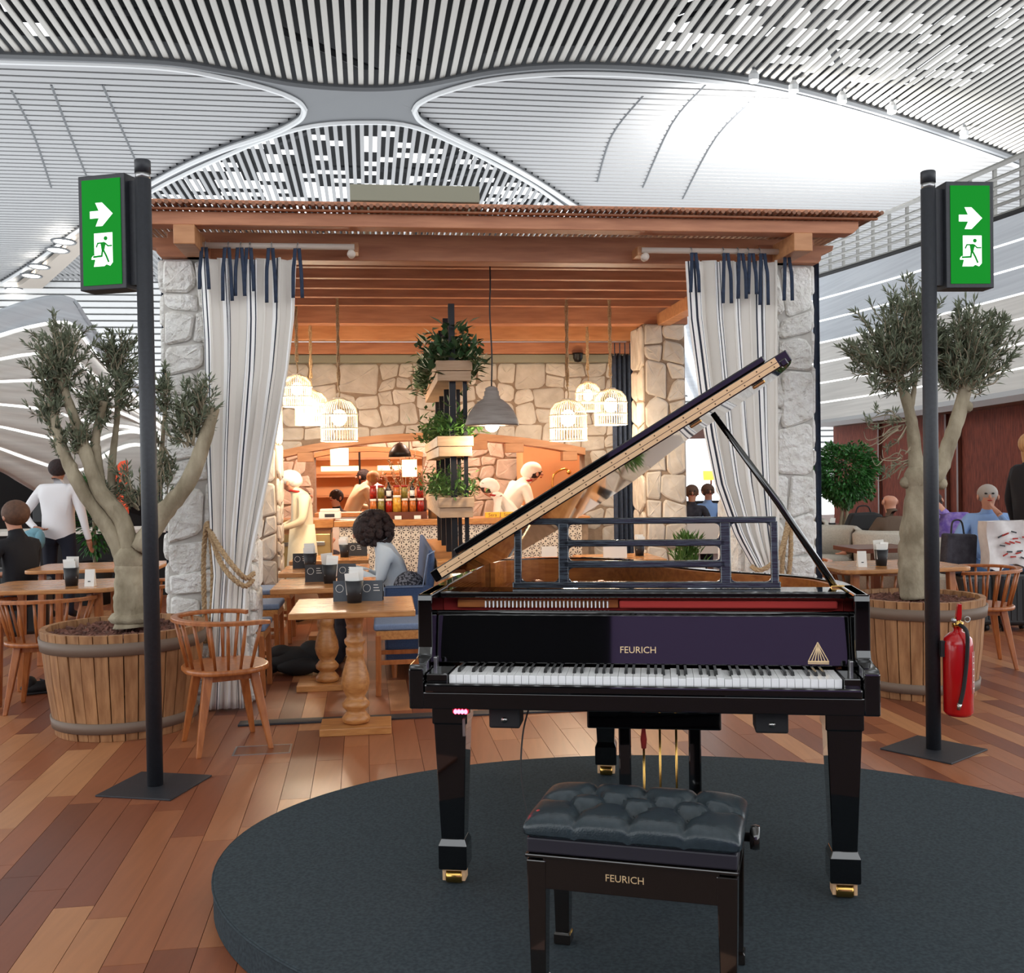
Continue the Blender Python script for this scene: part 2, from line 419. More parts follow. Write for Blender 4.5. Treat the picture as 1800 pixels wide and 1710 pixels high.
def xsec(poly, axis, val):
    out = []
    for (p, q) in zip(poly, poly[1:] + poly[:1]):
        a, b = p[axis], q[axis]
        if (a <= val < b) or (b <= val < a):
            out.append(p[1 - axis] + (q[1 - axis] - p[1 - axis]) * (val - a) / (b - a))
    out.sort(); return list(zip(out[0::2], out[1::2]))
ceil = thing('ceiling', 'vaulted airport ceiling of pale slats and grey crossing ribs', 'ceiling', kind='structure')
polyA = A_edge + [(A_edge[-1][0], 19), (A_edge[0][0], 19)]
polyB = B_edge + [(B_edge[-1][0], VEND), (B_edge[0][0], VEND)]
pitch = 0.31
def slats_v(poly, m, w=0.165, h=0.06, over=0.0):
    a0, a1 = min(p[0] for p in poly), max(p[0] for p in poly); k = math.floor(a0 / pitch)
    while k * pitch < a1:
        for s0, s1 in xsec(poly, 0, k * pitch):
            if s1 - s0 > 0.3:
                L = s1 - s0; n = 1
                mb = MB(); x = w / 2
                prof = [(-x, h * .4), (-x * .8, h * .12), (0, 0), (x * .8, h * .12), (x, h * .4), (x, h), (-x, h)]
                vs = [hpt(k * pitch + px, sv, CZ + pz) for sv in (s0, s1) for px, pz in prof]
                q = len(prof); mb.add(vs, [tuple(range(q)), tuple(range(2 * q - 1, q - 1, -1))] + [(i, q + i, q + (i + 1) % q, (i + 1) % q) for i in range(q)])
                mb.build('slat', m, ceil)
        k += 1
slats_v(polyA, 'slat_cream')
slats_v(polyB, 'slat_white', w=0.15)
def slats_u(poly, m, w, p, name):
    b0, b1 = min(q[1] for q in poly), max(q[1] for q in poly); k = math.floor(b0 / p); mb = MB()
    while k * p < b1:
        for s0, s1 in xsec(poly, 1, k * p):
            if s1 - s0 > 0.15:
                v = k * p
                mb.add([hpt(s, v + dv, CZ + dz) for s in (s0, s1) for dv, dz in ((-w / 2, 0.02), (w / 2, 0.02), (w / 2, 0.12), (-w / 2, 0.12))],
                       [(0, 1, 2, 3), (4, 7, 6, 5), (0, 4, 5, 1), (1, 5, 6, 2), (3, 7, 4, 0)])
        k += 1
    tag(mb.build(name, m, ceil), kind='stuff')
polyC = C_top + C_low[1:] + [(-46, C_low[-1][1]), (-46, C_top[0][1])]
polyD = D_low + [(D_low[-1][0], VEND), (44, VEND), (44, D_top[0][1])] + D_top[:-1]
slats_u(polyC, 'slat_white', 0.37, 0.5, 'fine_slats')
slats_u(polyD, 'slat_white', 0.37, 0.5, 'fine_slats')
# joints across the fine slats (lines where panels meet)
def ribbon(A, B, z0, z1, name, m):
    n = 60
    def rs(c):
        L = [0]
        for p, q in zip(c, c[1:]): L.append(L[-1] + math.hypot(q[0] - p[0], q[1] - p[1]))
        out = []
        for i in range(n + 1):
            t = L[-1] * i / n; j = 0
            while j < len(L) - 2 and L[j + 1] < t: j += 1
            f = 0 if L[j + 1] == L[j] else (t - L[j]) / (L[j + 1] - L[j])
            out.append((c[j][0] + (c[j + 1][0] - c[j][0]) * f, c[j][1] + (c[j + 1][1] - c[j][1]) * f))
        return out
    a, b = rs(A), rs(B); mb = MB()
    rows = [[hpt(p[0], p[1], z0) for p in a], [hpt(p[0], p[1], z0) for p in b], [hpt(p[0], p[1], z1) for p in b], [hpt(p[0], p[1], z1) for p in a], [hpt(p[0], p[1], z0) for p in a]]
    mb.grid(rows); return mb.build(name, m, ceil)
ia = min(range(len(A_edge)), key=lambda i: abs(A_edge[i][0] - plan([(640, 151)])[0][0]))
ib = min(range(len(B_edge)), key=lambda i: abs(B_edge[i][0] - plan([(640, 206)])[0][0]))
ribbon(A_edge[:ia + 1], C_top, CZ - 0.12, CZ + 0.5, 'rib', 'rib_grey')
ribbon(A_edge[ia:], D_top[::-1], CZ - 0.12, CZ + 0.5, 'rib', 'rib_grey')
ribbon(B_edge[:ib + 1][::-1], C_low, CZ - 0.12, CZ + 0.5, 'rib', 'rib_grey')
ribbon(B_edge[ib:], D_low, CZ - 0.12, CZ + 0.5, 'rib', 'rib_grey')
def dist_to(c, p): return min((c[i][0] - p[0]) ** 2 + (c[i][1] - p[1]) ** 2 for i in range(len(c)))
cap = [A_edge[ia], C_top[-1], B_edge[ib], D_top[-1]]
MB().add([hpt(p[0], p[1], CZ - 0.121) for p in cap] + [hpt(p[0], p[1], CZ + 0.5) for p in cap], [(0, 1, 2, 3), (4, 7, 6, 5)]).build('rib_joint', 'rib_grey', ceil)
for c in (C_top + C_low[1:], D_low[::-1] + D_top[::-1][1:], B_edge):
    MB().tube([hpt(p[0], p[1], CZ - 0.16) for p in c], 0.10, 6).build('rib_edge', 'rib_edge', ceil)
MB().tube([hpt(p[0], p[1], CZ - 0.10) for p in A_edge], 0.11, 6).build('rib_edge', 'rib_grey', ceil)
# seams in the fine slat fields: thin dark shadow gaps
for (x0, y0, x1, y1, x2, y2) in ((1240, 150, 1180, 220, 1130, 330), (1350, 155, 1260, 240, 1200, 350), (90, 150, 120, 230, 160, 330), (180, 150, 215, 230, 250, 310), (20, 160, 60, 240, 90, 330), (1130, 170, 1075, 240, 1050, 320)):
    c = smooth2(plan([(x0, y0), (x1, y1), (x2, y2)]), 5)
    MB().tube([hpt(p[0], p[1], CZ + 0.03) for p in c], 0.05, 4).build('seam', 'rib_grey', ceil)
# unseen slat field carried on over the photographer to cut overhead daylight
mb = MB()
for k in range(-80, 100):
    a = k * pitch * 1.0
    for s0, s1 in ((-14.0, 18.95),):
        mb.add([hpt(a + px, sv, CZ + pz) for sv in (s0, s1) for px, pz in ((-.11, 0), (.11, 0), (.11, .13), (-.11, .13))], [(0, 1, 5, 4), (1, 2, 6, 5), (3, 0, 4, 7), (2, 3, 7, 6)])
tag(mb.build('overhead_slats', 'slat_cream', ceil), kind='stuff')
# roof above the slats: dark deck with skylight openings and trusses
rr = random.Random(11); mb = MB()
for i in range(-52, 60):
    for j in range(24, 90):
        a, b = i * 0.75, j * 0.75
        open_ = 0.0
        if b > 41 and any(s0 < b < s1 for s0, s1 in xsec(polyB, 0, a)): open_ = interp([(42, .08), (47, .30), (55, .45)], b)
        elif 10 < a < 24 and 30 < b < 38: open_ = 0.42
        elif a < -10.5 and 33 < b < 37: open_ = 0.15
        if rr.random() < open_: continue
        mb.add([hpt(a + d, b + e, CZ + 3) for d, e in ((-.01, -.01), (.76, -.01), (.76, .76), (-.01, .76))], [(0, 3, 2, 1)])
tag(mb.build('roof_deck', 'roof_dark', ceil), kind='stuff')
mb = MB()
for k in range(70):
    a, b = rr.uniform(-24, 26), rr.uniform(20, 64); an = rr.choice((0.1, 0.9, 1.57, 2.3)) + rr.uniform(-.1, .1); L = rr.uniform(3, 9)
    mb.tube([hpt(a, b, CZ + 1.6), hpt(a + L * math.cos(an), b + L * math.sin(an), CZ + 1.6 + rr.uniform(-.3, .5))], 0.13, 5)
tag(mb.build('roof_trusses', 'truss_dark', ceil), kind='stuff')
# downlight band on the left and spotlights along the bright vault edge
bl = plan([(230, 322), (130, 408), (60, 468), (-40, 545)]); br = plan([(236, 338), (134, 436), (66, 500), (-30, 590)])
ribbon(smooth2(bl), smooth2(br), CZ - 0.5, CZ - 0.2, 'downlight_band', 'band_beige')
lamp_mesh = MB().lathe([(0.0, 0), (1.0, 0), (1.0, 0.3)], 14).mesh('downlight'); lamp_mesh.materials.append(MATS['downlight'])
for n, (x, y) in enumerate(((112, 424), (101, 439), (68, 468), (55, 484), (27, 508), (8, 530))):
    p = G(x, y, CZ - 0.5)
    o = thing('ceiling_downlight', ['bright round downlight highest in the slanting ceiling band beside exit sign', 'second downlight from the top of the slanting ceiling band', 'third downlight from the top of the slanting ceiling band', 'fourth downlight from the top of the slanting ceiling band', 'second lowest downlight of the slanting ceiling band', 'lowest downlight of the slanting band at the picture edge'][n], 'downlight', p, 0, 'downlights in the slanting band')
    d = obj('lens', lamp_mesh, None, o); d.location = (0, 0, -0.03); d.scale = (0.42, 0.55, 0.2)
    MB().lathe([(0.46, 0), (0.5, -0.06), (0.56, -0.06), (0.58, 0.02)], 14).build('trim_ring', 'rib_grey', o).scale = (1, 1.25, 1)
for n, (x, y) in enumerate(((1325, 135), (1395, 153), (1480, 172), (1568, 190), (1695, 234))):
    p = G(x, y, CZ - 0.28)
    o = thing('spotlight', ['spotlight nearest the middle on the edge of the glowing vault', 'second spotlight from the middle along the glowing vault edge', 'third spotlight from the middle along the glowing vault edge', 'fourth spotlight from the middle along the glowing vault edge', 'fifth and outermost spotlight along the glowing vault edge'][n], 'spotlight', p, 0, 'spotlights along the glowing vault')
    MB().lathe([(0.0, -0.15), (0.15, -0.12), (0.16, 0.05), (0.07, 0.2), (0, 0.2)], 12).build('housing', 'rib_edge', o)
    MB().tube([(0, 0, 0.15), (0, 0, 0.5)], 0.05, 6).build('stem', 'rib_grey', o)
    MB().ball((0, 0, -0.12), (0.15, 0.15, 0.08)).build('lens', 'downlight', o, True)
    l = bpy.data.lights.new('vault_fill_light', 'SPOT'); l.energy = 1100; l.spot_size = math.radians(150); l.spot_blend = 0.8; l.shadow_soft_size = 0.4; l.color = (1, 0.99, 0.96)  # added light, below the fixture and aimed up to brighten the vault
    lo = bpy.data.objects.new('vault_fill_light', l); COL.objects.link(lo); lo.location = p + Vector((0.2, 1.6, -2.4))
    lo.rotation_euler = Vector((0.1, 0.8, 1.0)).to_track_quat('-Z', 'Y').to_euler()

# ---------------------------------------------------------------- far end wall of white slats
endw = MB().add([hpt(a, VEND + 0.4, z) for a, z in ((-60, 0), (60, 0), (60, 17), (-60, 17))], [(0, 1, 2, 3)]).build('wall_back', 'rib_edge')
tag(endw, 'distant white slatted end of the hall', 'wall', kind='structure')
mb = MB()
for k in range(36):
    z = 0.4 * k
    mb.add([hpt(a, VEND + y, z + dz) for a in (-60, 60) for y, dz in ((0.3, 0), (0, 0.03), (0, 0.31), (0.3, 0.33))], [(0, 1, 5, 4), (1, 2, 6, 5), (2, 3, 7, 6)])
tag(mb.build('wall_slats', 'slat_bright', endw), kind='stuff')

# ---------------------------------------------------------------- mezzanine front on the right: pale panels, light strips, railing, brown wall
def line3(p, q, n): return [p.lerp(q, i / n) for i in range(n + 1)]
RB0, RB1 = W(1410, 748, 26.5), W(1900, 677, 14.6)
RT0, RT1 = W(1410, 497, 27.5), W(1900, 338, 15.6)
mezz = thing('wall_right', 'pale panelled mezzanine front with white light strips', 'wall', kind='structure')
NP = 7
cuts = [0.0, 0.135, 0.27, 0.41, 0.55, 0.70, 0.85, 1.0]
def rw(t, s):
    p = (RB0.lerp(RT0, t)).lerp(RB1.lerp(RT1, t), s); return p + Vector((0.2 * math.sin(math.pi * t), 0, -0.04 * math.sin(math.pi * s)))
for k in range(NP):
    t0, t1 = cuts[k] + (0.006 if k else 0), cuts[k + 1] - 0.006
    rows = [[rw(lerp(t0, t1, j / 3), i / 12) for i in range(13)] for j in range(4)]
    MB().grid(rows).build('panel', 'shell_panel' if k < 4 else 'shell_panel_blue', mezz, solid=0.12)
    if k: MB().tube([rw(cuts[k], i / 12) + Vector((-0.03, -0.03, 0)) for i in range(13)], 0.032, 5).build('light_strip', 'strip_light', mezz)
MB().grid([[rw(0, i / 12) + Vector((0, 0, 0.02)) for i in range(13)], [rw(0, i / 12) + Vector((1.6, 0.4, 0.0)) for i in range(13)]]).build('soffit', 'band_beige', mezz, solid=0.1)
MB().tube([rw(0, i / 12) for i in range(13)], 0.1, 5).build('lower_edge', 'rib_edge', mezz)
bw = MB()
b0, b1 = RB0 + Vector((0.9, 0.3, 0)), RB1 + Vector((0.9, 0, 0))
brown = MB().grid([[Vector((p.x, p.y, 0)) for p in line3(b0, b1, 10)], [Vector((p.x, p.y, 3.3)) for p in line3(b0, b1, 10)]]).build('wall_brown', 'brown_wall')
tag(brown, 'textured reddish brown wall behind the lounge armchairs', 'wall', kind='structure')
for s in (0.25, 0.52, 0.56, 0.8):
    p = b0.lerp(b1, s); MB().box(-0.03, 0.03, -0.05, 0.03, 0, 3.2).build('wall_joint', 'dark_wood', brown, loc=(p.x - 0.05, p.y, 0))
rail = thing('railing', 'grey metal balcony railing on top of the mezzanine front', 'railing')
for k, h in enumerate((0.12, 0.3, 0.46, 0.62, 0.78, 1.0)):
    MB().tube([rw(1, i / 12) + Vector((0.1, 0.1, h)) for i in range(13)], 0.035 if k < 5 else 0.055, 5).build('rail_bar', 'rail_grey', rail)
for i in range(15):
    p = rw(1, i / 14) + Vector((0.14, 0.12, 0)); MB().beam(p, p + Vector((0, 0, 1.0)), 0.06, 0.06).build('post', 'rail_grey', rail)
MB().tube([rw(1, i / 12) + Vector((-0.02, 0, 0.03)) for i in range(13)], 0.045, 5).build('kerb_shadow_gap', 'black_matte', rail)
# far sweep of the same mezzanine, seen between curtain and back pillar
sweep = thing('wall_far_right', 'pale sweeping wall with slanted light strips seen past the back pillar', 'wall', kind='structure')
for k in range(5):
    a0, a1 = W(1150 + 26 * k, 500, 24), W(1150 + 26 * (k + 1) - 3, 500, 24)
    c0 = [W(1165 + 27 * k + 3.0 * j * j * 0.28 + 1.2 * j, 520 + 26 * j, 24) for j in range(8)]
    c1 = [W(1165 + 27 * (k + 1) + 3.0 * j * j * 0.28 + 1.2 * j, 520 + 26 * j, 24) for j in range(8)]
    MB().grid([c0, c1]).build('panel', 'shell_panel_blue', sweep, solid=0.1)
    MB().tube([p + Vector((0, -0.1, 0)) for p in c0], 0.06, 5).build('light_strip', 'strip_light', sweep)

# ---------------------------------------------------------------- shell wall on the left
shell = thing('wall_left', 'curved pale shell wall with flowing white light strips', 'wall', kind='structure')
curves = [
    [(-80, 575), (0, 545), (50, 528), (95, 519), (125, 524), (150, 560), (190, 618), (250, 690), (330, 760)],
    [(-80, 620), (0, 591), (60, 574), (110, 567), (135, 576), (165, 615), (200, 655), (250, 706), (330, 770)],
    [(-80, 646), (0, 632), (45, 624), (90, 622), (125, 630), (160, 655), (200, 690), (250, 726), (330, 780)],
    [(-80, 674), (0, 671), (60, 669), (95, 671), (130, 684), (165, 702), (200, 720), (250, 742), (330, 790)],
    [(-80, 704), (0, 711), (50, 716), (90, 722), (130, 734), (165, 742), (200, 748), (250, 756), (330, 795)],
    [(-80, 736), (0, 750), (50, 761), (95, 771), (130, 780), (165, 776), (200, 764), (250, 761), (330, 800)],
    [(-80, 762), (0, 788), (50, 806), (100, 822), (140, 826), (170, 810), (205, 790), (250, 782), (330, 805)],
    [(-80, 798), (0, 826), (35, 846), (70, 866), (110, 880), (150, 884), (200, 884), (250, 884), (330, 884)],
]
def shY(x): return interp([(-80, 15.0), (100, 17.5), (330, 21.0)], x)
cw = []
for c in curves:
    cw.append([W(q.x, q.y, shY(q.x)) for q in spline([(a, b, 0) for a, b in c], 5)])
for k in range(len(cw) - 1):
    a, b = cw[k], cw[k + 1]
    rows = [[p.lerp(q, lerp(0.02, 0.98, j / 3)) + Vector((0, 0.35 * math.sin(math.pi * j / 3), 0)) for p, q in zip(a, b)] for j in range(4)]
    MB().grid(rows).build('panel', 'shell_panel_blue' if k < 1 else 'shell_panel', shell, True, solid=0.1)
    if k: MB().tube([p + Vector((0, -0.08, 0)) for p in a], 0.025, 5).build('light_strip', 'strip_light', shell)
mb = MB().add([(-9.5, 17.2, 0), (-5.6, 21.0, 0), (-5.6, 21.0, 1.45), (-7.6, 18.9, 1.15), (-8.6, 18.0, 1.55), (-9.5, 17.2, 1.9)], [(0, 1, 2, 3, 4, 5)])
tag(mb.build('wall_dark', 'dark_void', solid=0.2), 'dark shop wall beneath the curved shell', 'wall', kind='structure')
# shop wall behind the photographer (shows as a reflection in the lacquer)
rearw = thing('wall_rear', 'charcoal shop wall with a violet panel facing the piano', 'wall', kind='structure')
MB().box(-5.5, 6.5, -6.6, -6.4, 0, 4.3).build('panel', 'charcoal_wall', rearw)
MB().box(-1.5, 6.0, -6.4, -6.3, 0.15, 4.1).build('violet_panel', 'violet_wall', rearw, bevel=0.02)

# ---------------------------------------------------------------- podium
pod = thing('podium', 'low oval podium covered in dark blue-grey carpet', 'podium', (0.616, 3.578, 0), -math.radians(8.0))
pts = [(1.683 * math.cos(t), 1.261 * math.sin(t)) for t in [2 * math.pi * i / 120 for i in range(120)]]
MB().prism(pts, 0.0, 0.108).build('body', 'carpet_dark', pod, bevel=0.006)
MB().tube([(x * 1.001, y * 1.001, 0.103) for x, y in pts], 0.004, 5, closed=True).build('edge_seam', 'carpet_dark', pod)
# ---------------------------------------------------------------- grand piano
PA = -math.radians(8.0)
piano = thing('grand_piano', 'open black lacquered grand piano on the oval podium', 'piano', (-0.337, 3.265, 0.108), PA)
PWID = 1.445
out = [(0, 0.145), (0, 1.38)] + [(0.10 * (1 - math.cos(t)) + 0.0, 1.38 + 0.17 * math.sin(t)) for t in [math.pi / 2 * i / 5 for i in range(1, 6)]]
out += [(p.x, p.y) for p in spline([(0.10, 1.55, 0), (0.26, 1.615, 0), (0.46, 1.61, 0), (0.62, 1.53, 0), (0.74, 1.38, 0), (0.86, 1.17, 0), (1.02, 0.98, 0), (1.22, 0.84, 0), (1.37, 0.70, 0), (1.435, 0.54, 0), (1.445, 0.40, 0)], 5)][1:]
out += [(1.445, 0.145)]
def offset(c, d):
    o = []
    for i, p in enumerate(c):
        a, b = c[max(i - 1, 0)], c[min(i + 1, len(c) - 1)]
        t = Vector((b[0] - a[0], b[1] - a[1])).normalized(); o.append((p[0] + t.y * d, p[1] - t.x * d))
    return o
def wall_ring(mb, a, b, z0, z1):
    rows = [[(x, y, z) for x, y in c] for c, z in ((a, z0), (a, z1), (b, z1), (b, z0), (a, z0))]
    mb.grid(rows); n = len(a)
    mb.add([rows[i][0] for i in range(4)], [(0, 1, 2, 3)]); mb.add([rows[i][-1] for i in range(4)], [(0, 1, 2, 3)]); return mb
wall_ring(MB(), out, offset(out, 0.04), 0.60, 0.95).build('rim', 'piano_black', piano, bevel=0.004)
wall_ring(MB(), *[[q for q in offset(out, d) if q[1] > 0.36] for d in (0.041, 0.062)], 0.70, 0.944).build('inner_rim', 'rim_wood', piano)
ins = [(x, max(y, 0.37)) for x, y in offset(out, 0.061)]
MB().prism(ins, 0.735, 0.75).build('soundboard', 'rim_wood', piano)
MB().prism(ins, 0.60, 0.64).build('bottom_board', 'black_matte', piano)
pl = [(x, max(y, 0.40)) for x, y in offset(out, 0.10)]
MB().prism(pl, 0.80, 0.815).build('iron_plate', 'plate_bronze', piano, bevel=0.004)
mb = MB()
for (x0, y0, x1, y1) in ((0.30, 0.42, 0.28, 1.48), (0.62, 0.42, 0.52, 1.45), (0.92, 0.42, 0.78, 1.20), (1.18, 0.42, 1.12, 0.82)):
    pts = [Vector((lerp(x0, x1, t), lerp(y0, y1, t), 0.82 + 0.075 * math.sin(math.pi * min(1, t * 2.2) / 1.0 if t < .45 else math.pi * .99 * (1 - t) * .9))) for t in [i / 12 for i in range(13)]]
    mb.tube(pts, 0.017, 6)
mb.build('plate_braces', 'plate_bronze', piano, True)
mb = MB()
for i in range(60):
    x = 0.12 + i * 0.0205; e = interp([(0, 1.5), (0.5, 1.5), (0.8, 1.12), (1.1, 0.86), (1.4, 0.6)], x)
    mb.tube([(x, 0.46, 0.86), (x - 0.02, e, 0.845)], 0.0016, 3)
tag(mb.build('strings', 'brass', piano), kind='stuff')
mb = MB()
for i in range(84):
    x = 0.10 + i * 0.0150
    for j in range(2): mb.lathe([(0.0035, 0.83), (0.0035, 0.875), (0, 0.876)], 5, (x + j * .006, 0.42 + j * 0.03, 0))
tag(mb.build('tuning_pins', 'steel_band', piano), kind='stuff')
for i in range(3):
    x0, x1 = ((0.14, 0.50), (0.53, 0.92), (0.95, 1.30))[i]
    MB().box(x0, x1, 0.60, 0.625, 0.865, 0.90).build('damper_rail', 'felt_red', piano, bevel=0.004)
# arms and cheeks
prof = [(0, 0.60), (0, 0.728), (0.012, 0.740), (0.10, 0.745), (0.128, 0.75), (0.138, 0.775), (0.14, 0.93), (0.146, 0.95), (0.42, 0.95), (0.42, 0.60)]
for x0, x1 in ((-0.003, 0.045), (PWID - 0.045, PWID + 0.003)):
    MB().prism(prof, x0, x1, lambda a, b, c: (c, a, b)).build('arm', 'piano_black', piano, bevel=0.005)
for x0, x1 in ((0.046, 0.117), (1.347, 1.399)):
    cb = MB().box(x0, x1, 0.03, 0.19, 0.655, 0.708).build('cheek_block', 'piano_black', piano, bevel=0.004)
    xm = 0.058 if x0 < 1 else 1.386
    MB().box(xm - 0.006, xm + 0.006, 0.12, 0.15, 0.705, 0.745).build('hinge_plate', 'steel_band', cb, bevel=0.002)
MB().box(0, PWID, 0.004, 0.46, 0.600, 0.654).build('keybed', 'piano_black', piano, bevel=0.004)
MB().box(0.046, PWID - 0.046, 0.0, 0.032, 0.650, 0.682).build('key_slip', 'piano_black', piano, bevel=0.008, seg=3)
# keys
KW = 1.225 / 52
wk = MB().prism([(0, 0.042), (KW - 0.0012, 0.042), (KW - 0.0012, 0.195), (0, 0.195)], 0.672, 0.703).mesh('white_key'); wk.materials.append(MATS['ivory'])
bk = MB(); bk.add([(x, y, z) for x, y, z in ((-.0058, .088, .700), (.0058, .088, .700), (.0058, .195, .700), (-.0058, .195, .700), (-.0044, .097, .7145), (.0044, .097, .7145), (.0044, .195, .7145), (-.0044, .195, .7145))], [(0, 3, 2, 1), (4, 5, 6, 7), (0, 1, 5, 4), (1, 2, 6, 5), (2, 3, 7, 6), (3, 0, 4, 7)])
bk = bk.mesh('black_key'); bk.materials.append(MATS['ebony'])
for i in range(52):
    o = obj('white_key', wk, None, piano, 0.0008); o.location = (0.12 + i * KW, 0, -0.004 if i in (29, 31, 35, 37) else 0)
    if i < 51 and 'abcdefg'[i % 7] in 'acdfg':
        o = obj('black_key', bk, None, piano, 0.0008); o.location = (0.12 + (i + 1) * KW, 0, 0)
# fallboard with lettering and emblem
fb = MB().add([(x, y, z) for x in (0.046, PWID - 0.046) for y, z in ((0.198, 0.712), (0.232, 0.872), (0.250, 0.872), (0.216, 0.712))], [(0, 1, 2, 3), (4, 7, 6, 5), (0, 4, 5, 1), (1, 5, 6, 2), (2, 6, 7, 3), (3, 7, 4, 0)]).build('fallboard', 'piano_black', piano, bevel=0.004)
tilt = math.atan2(0.034, 0.16)
def on_fall(x, t): return Vector((x, lerp(0.198, 0.232, t) - 0.0012, lerp(0.712, 0.872, t)))
text('lettering', 'FEURICH', 0.0305, 'gold_print', fb, on_fall(0.7225, 0.235), (math.pi / 2 - tilt, 0, 0), 0.0004)
em = MB(); ex, et = 1.298, 0.10
def fpt(dx, dz): q = on_fall(ex + dx, 0); return q + Vector((0, 0.034 / 0.1635 * (dz + 0.016) , 0.16 / 0.1635 * (dz + 0.016)))
def stroke(mb, pts, w, fn):
    for (a, b) in zip(pts, pts[1:]):
        d = Vector((b[0] - a[0], b[1] - a[1])); n = Vector((-d.y, d.x)).normalized() * w / 2
        q = [fn(a[0] + n.x, a[1] + n.y), fn(b[0] + n.x, b[1] + n.y), fn(b[0] - n.x, b[1] - n.y), fn(a[0] - n.x, a[1] - n.y)]
        mb.add(q + [p + Vector((0, 0.0006, 0)) for p in q], [(0, 1, 2, 3), (4, 7, 6, 5), (0, 4, 5, 1), (1, 5, 6, 2), (2, 6, 7, 3), (3, 7, 4, 0)])
H = 0.062
stroke(em, [(-0.033, 0), (0.033, 0)], 0.006, fpt)
stroke(em, [(-0.033, -0.006), (0.033, -0.006)], 0.003, fpt)
for s in (-1, 1): stroke(em, [(0.031 * s, 0.002), (0, H)], 0.0028, fpt)
for k in (-0.018, -0.009, 0, 0.009, 0.018):
    stroke(em, [(k * 1.15, 0.003), (k * 0.45, 0.033), (0, H - 0.004)], 0.0030, fpt)
em.build('emblem', 'gold_print', fb)
MB().tube([(0.046, 0.236, 0.878), (PWID - 0.046, 0.236, 0.878)], 0.008, 8).build('fallboard_lip', 'piano_black', piano, True)
MB().box(0.046, PWID - 0.046, 0.24, 0.30, 0.855, 0.868).build('action_ledge', 'piano_black', piano)
MB().box(0.66, 1.375, 0.285, 0.31, 0.886, 0.912).build('felt_strip', 'felt_red', piano, bevel=0.006)
MB().box(0.10, 0.655, 0.31, 0.33, 0.886, 0.912).build('hammer_rail', 'rim_wood', piano)
mb = MB()
for i in range(32): mb.box(0.20 + i * 0.0135, 0.204 + i * 0.0135, 0.285, 0.31, 0.888, 0.91, Matrix.Rotation(0.0, 4, 'Y'))
tag(mb.build('hammers', 'ivory', piano), kind='stuff')
MB().box(0.046, PWID - 0.046, 0.33, 0.345, 0.80, 0.925).build('action_back', 'felt_red', piano)
# music shelf and desk
MB().box(0.046, PWID - 0.046, 0.262, 0.41, 0.922, 0.945).build('music_shelf', 'piano_black', piano, bevel=0.006)
desk_parts = []
dx0, dx1, dz0, dz1 = 0.292, 1.196, 0.946, 1.188
def drail(name, x0, x1, z0, z1):
    sh = 0.10
    vs = [(x, 0.355 + y + (z - dz0) * sh, z) for x, z in ((x0, z0), (x1, z0), (x1, z1), (x0, z1)) for y in (0, 0.018)]
    return MB().add(vs, [(0, 2, 4, 6), (1, 7, 5, 3), (0, 1, 3, 2), (2, 3, 5, 4), (4, 5, 7, 6), (6, 7, 1, 0)])
desk = drail('', dx0 - 0.006, dx1 + 0.006, dz0, dz0 + 0.022).build('music_desk', 'piano_satin', piano, bevel=0.004)
drail('', dx0 + 0.004, dx1 - 0.004, 1.166, dz1).build('desk_rail', 'piano_satin', desk, bevel=0.004)
drail('', 0.466, 1.02, 1.089, 1.112).build('desk_rail', 'piano_satin', desk, bevel=0.004)
drail('', 0.466, 1.02, 1.016, 1.040).build('desk_rail', 'piano_satin', desk, bevel=0.004)
for x0, x1 in ((dx0, dx0 + 0.026), (0.448, 0.484), (1.002, 1.038), (dx1 - 0.026, dx1)):
    drail('', x0, x1, dz0 + 0.015, 1.172).build('desk_post', 'piano_satin', desk, bevel=0.004)
for x, z, sx, sz in [(x, z, sx, sz) for (x, sx) in ((0.484, 1), (1.002, -1)) for (z, sz) in ((1.166, -1), (1.112, 1), (1.089, -1), (1.040, 1), (1.016, -1), (0.968, 1))] + [(x, z, sx, sz) for (x, sx) in ((dx0 + 0.026, 1), (0.448, -1), (1.038, 1), (dx1 - 0.026, -1)) for (z, sz) in ((1.166, -1), (0.968, 1))]:
    r = 0.016; poly = [(0, 0), (r, 0)] + [(r - r * math.sin(t), r - r * math.cos(t)) for t in [math.pi / 2 * i / 4 for i in range(1, 4)]] + [(0, r)]
    MB().prism(poly, 0.001, 0.017, lambda a, b, c: (x + sx * a, 0.355 + c + (z + sz * b - dz0) * 0.10, z + sz * b)).build('desk_fillet', 'piano_satin', desk)
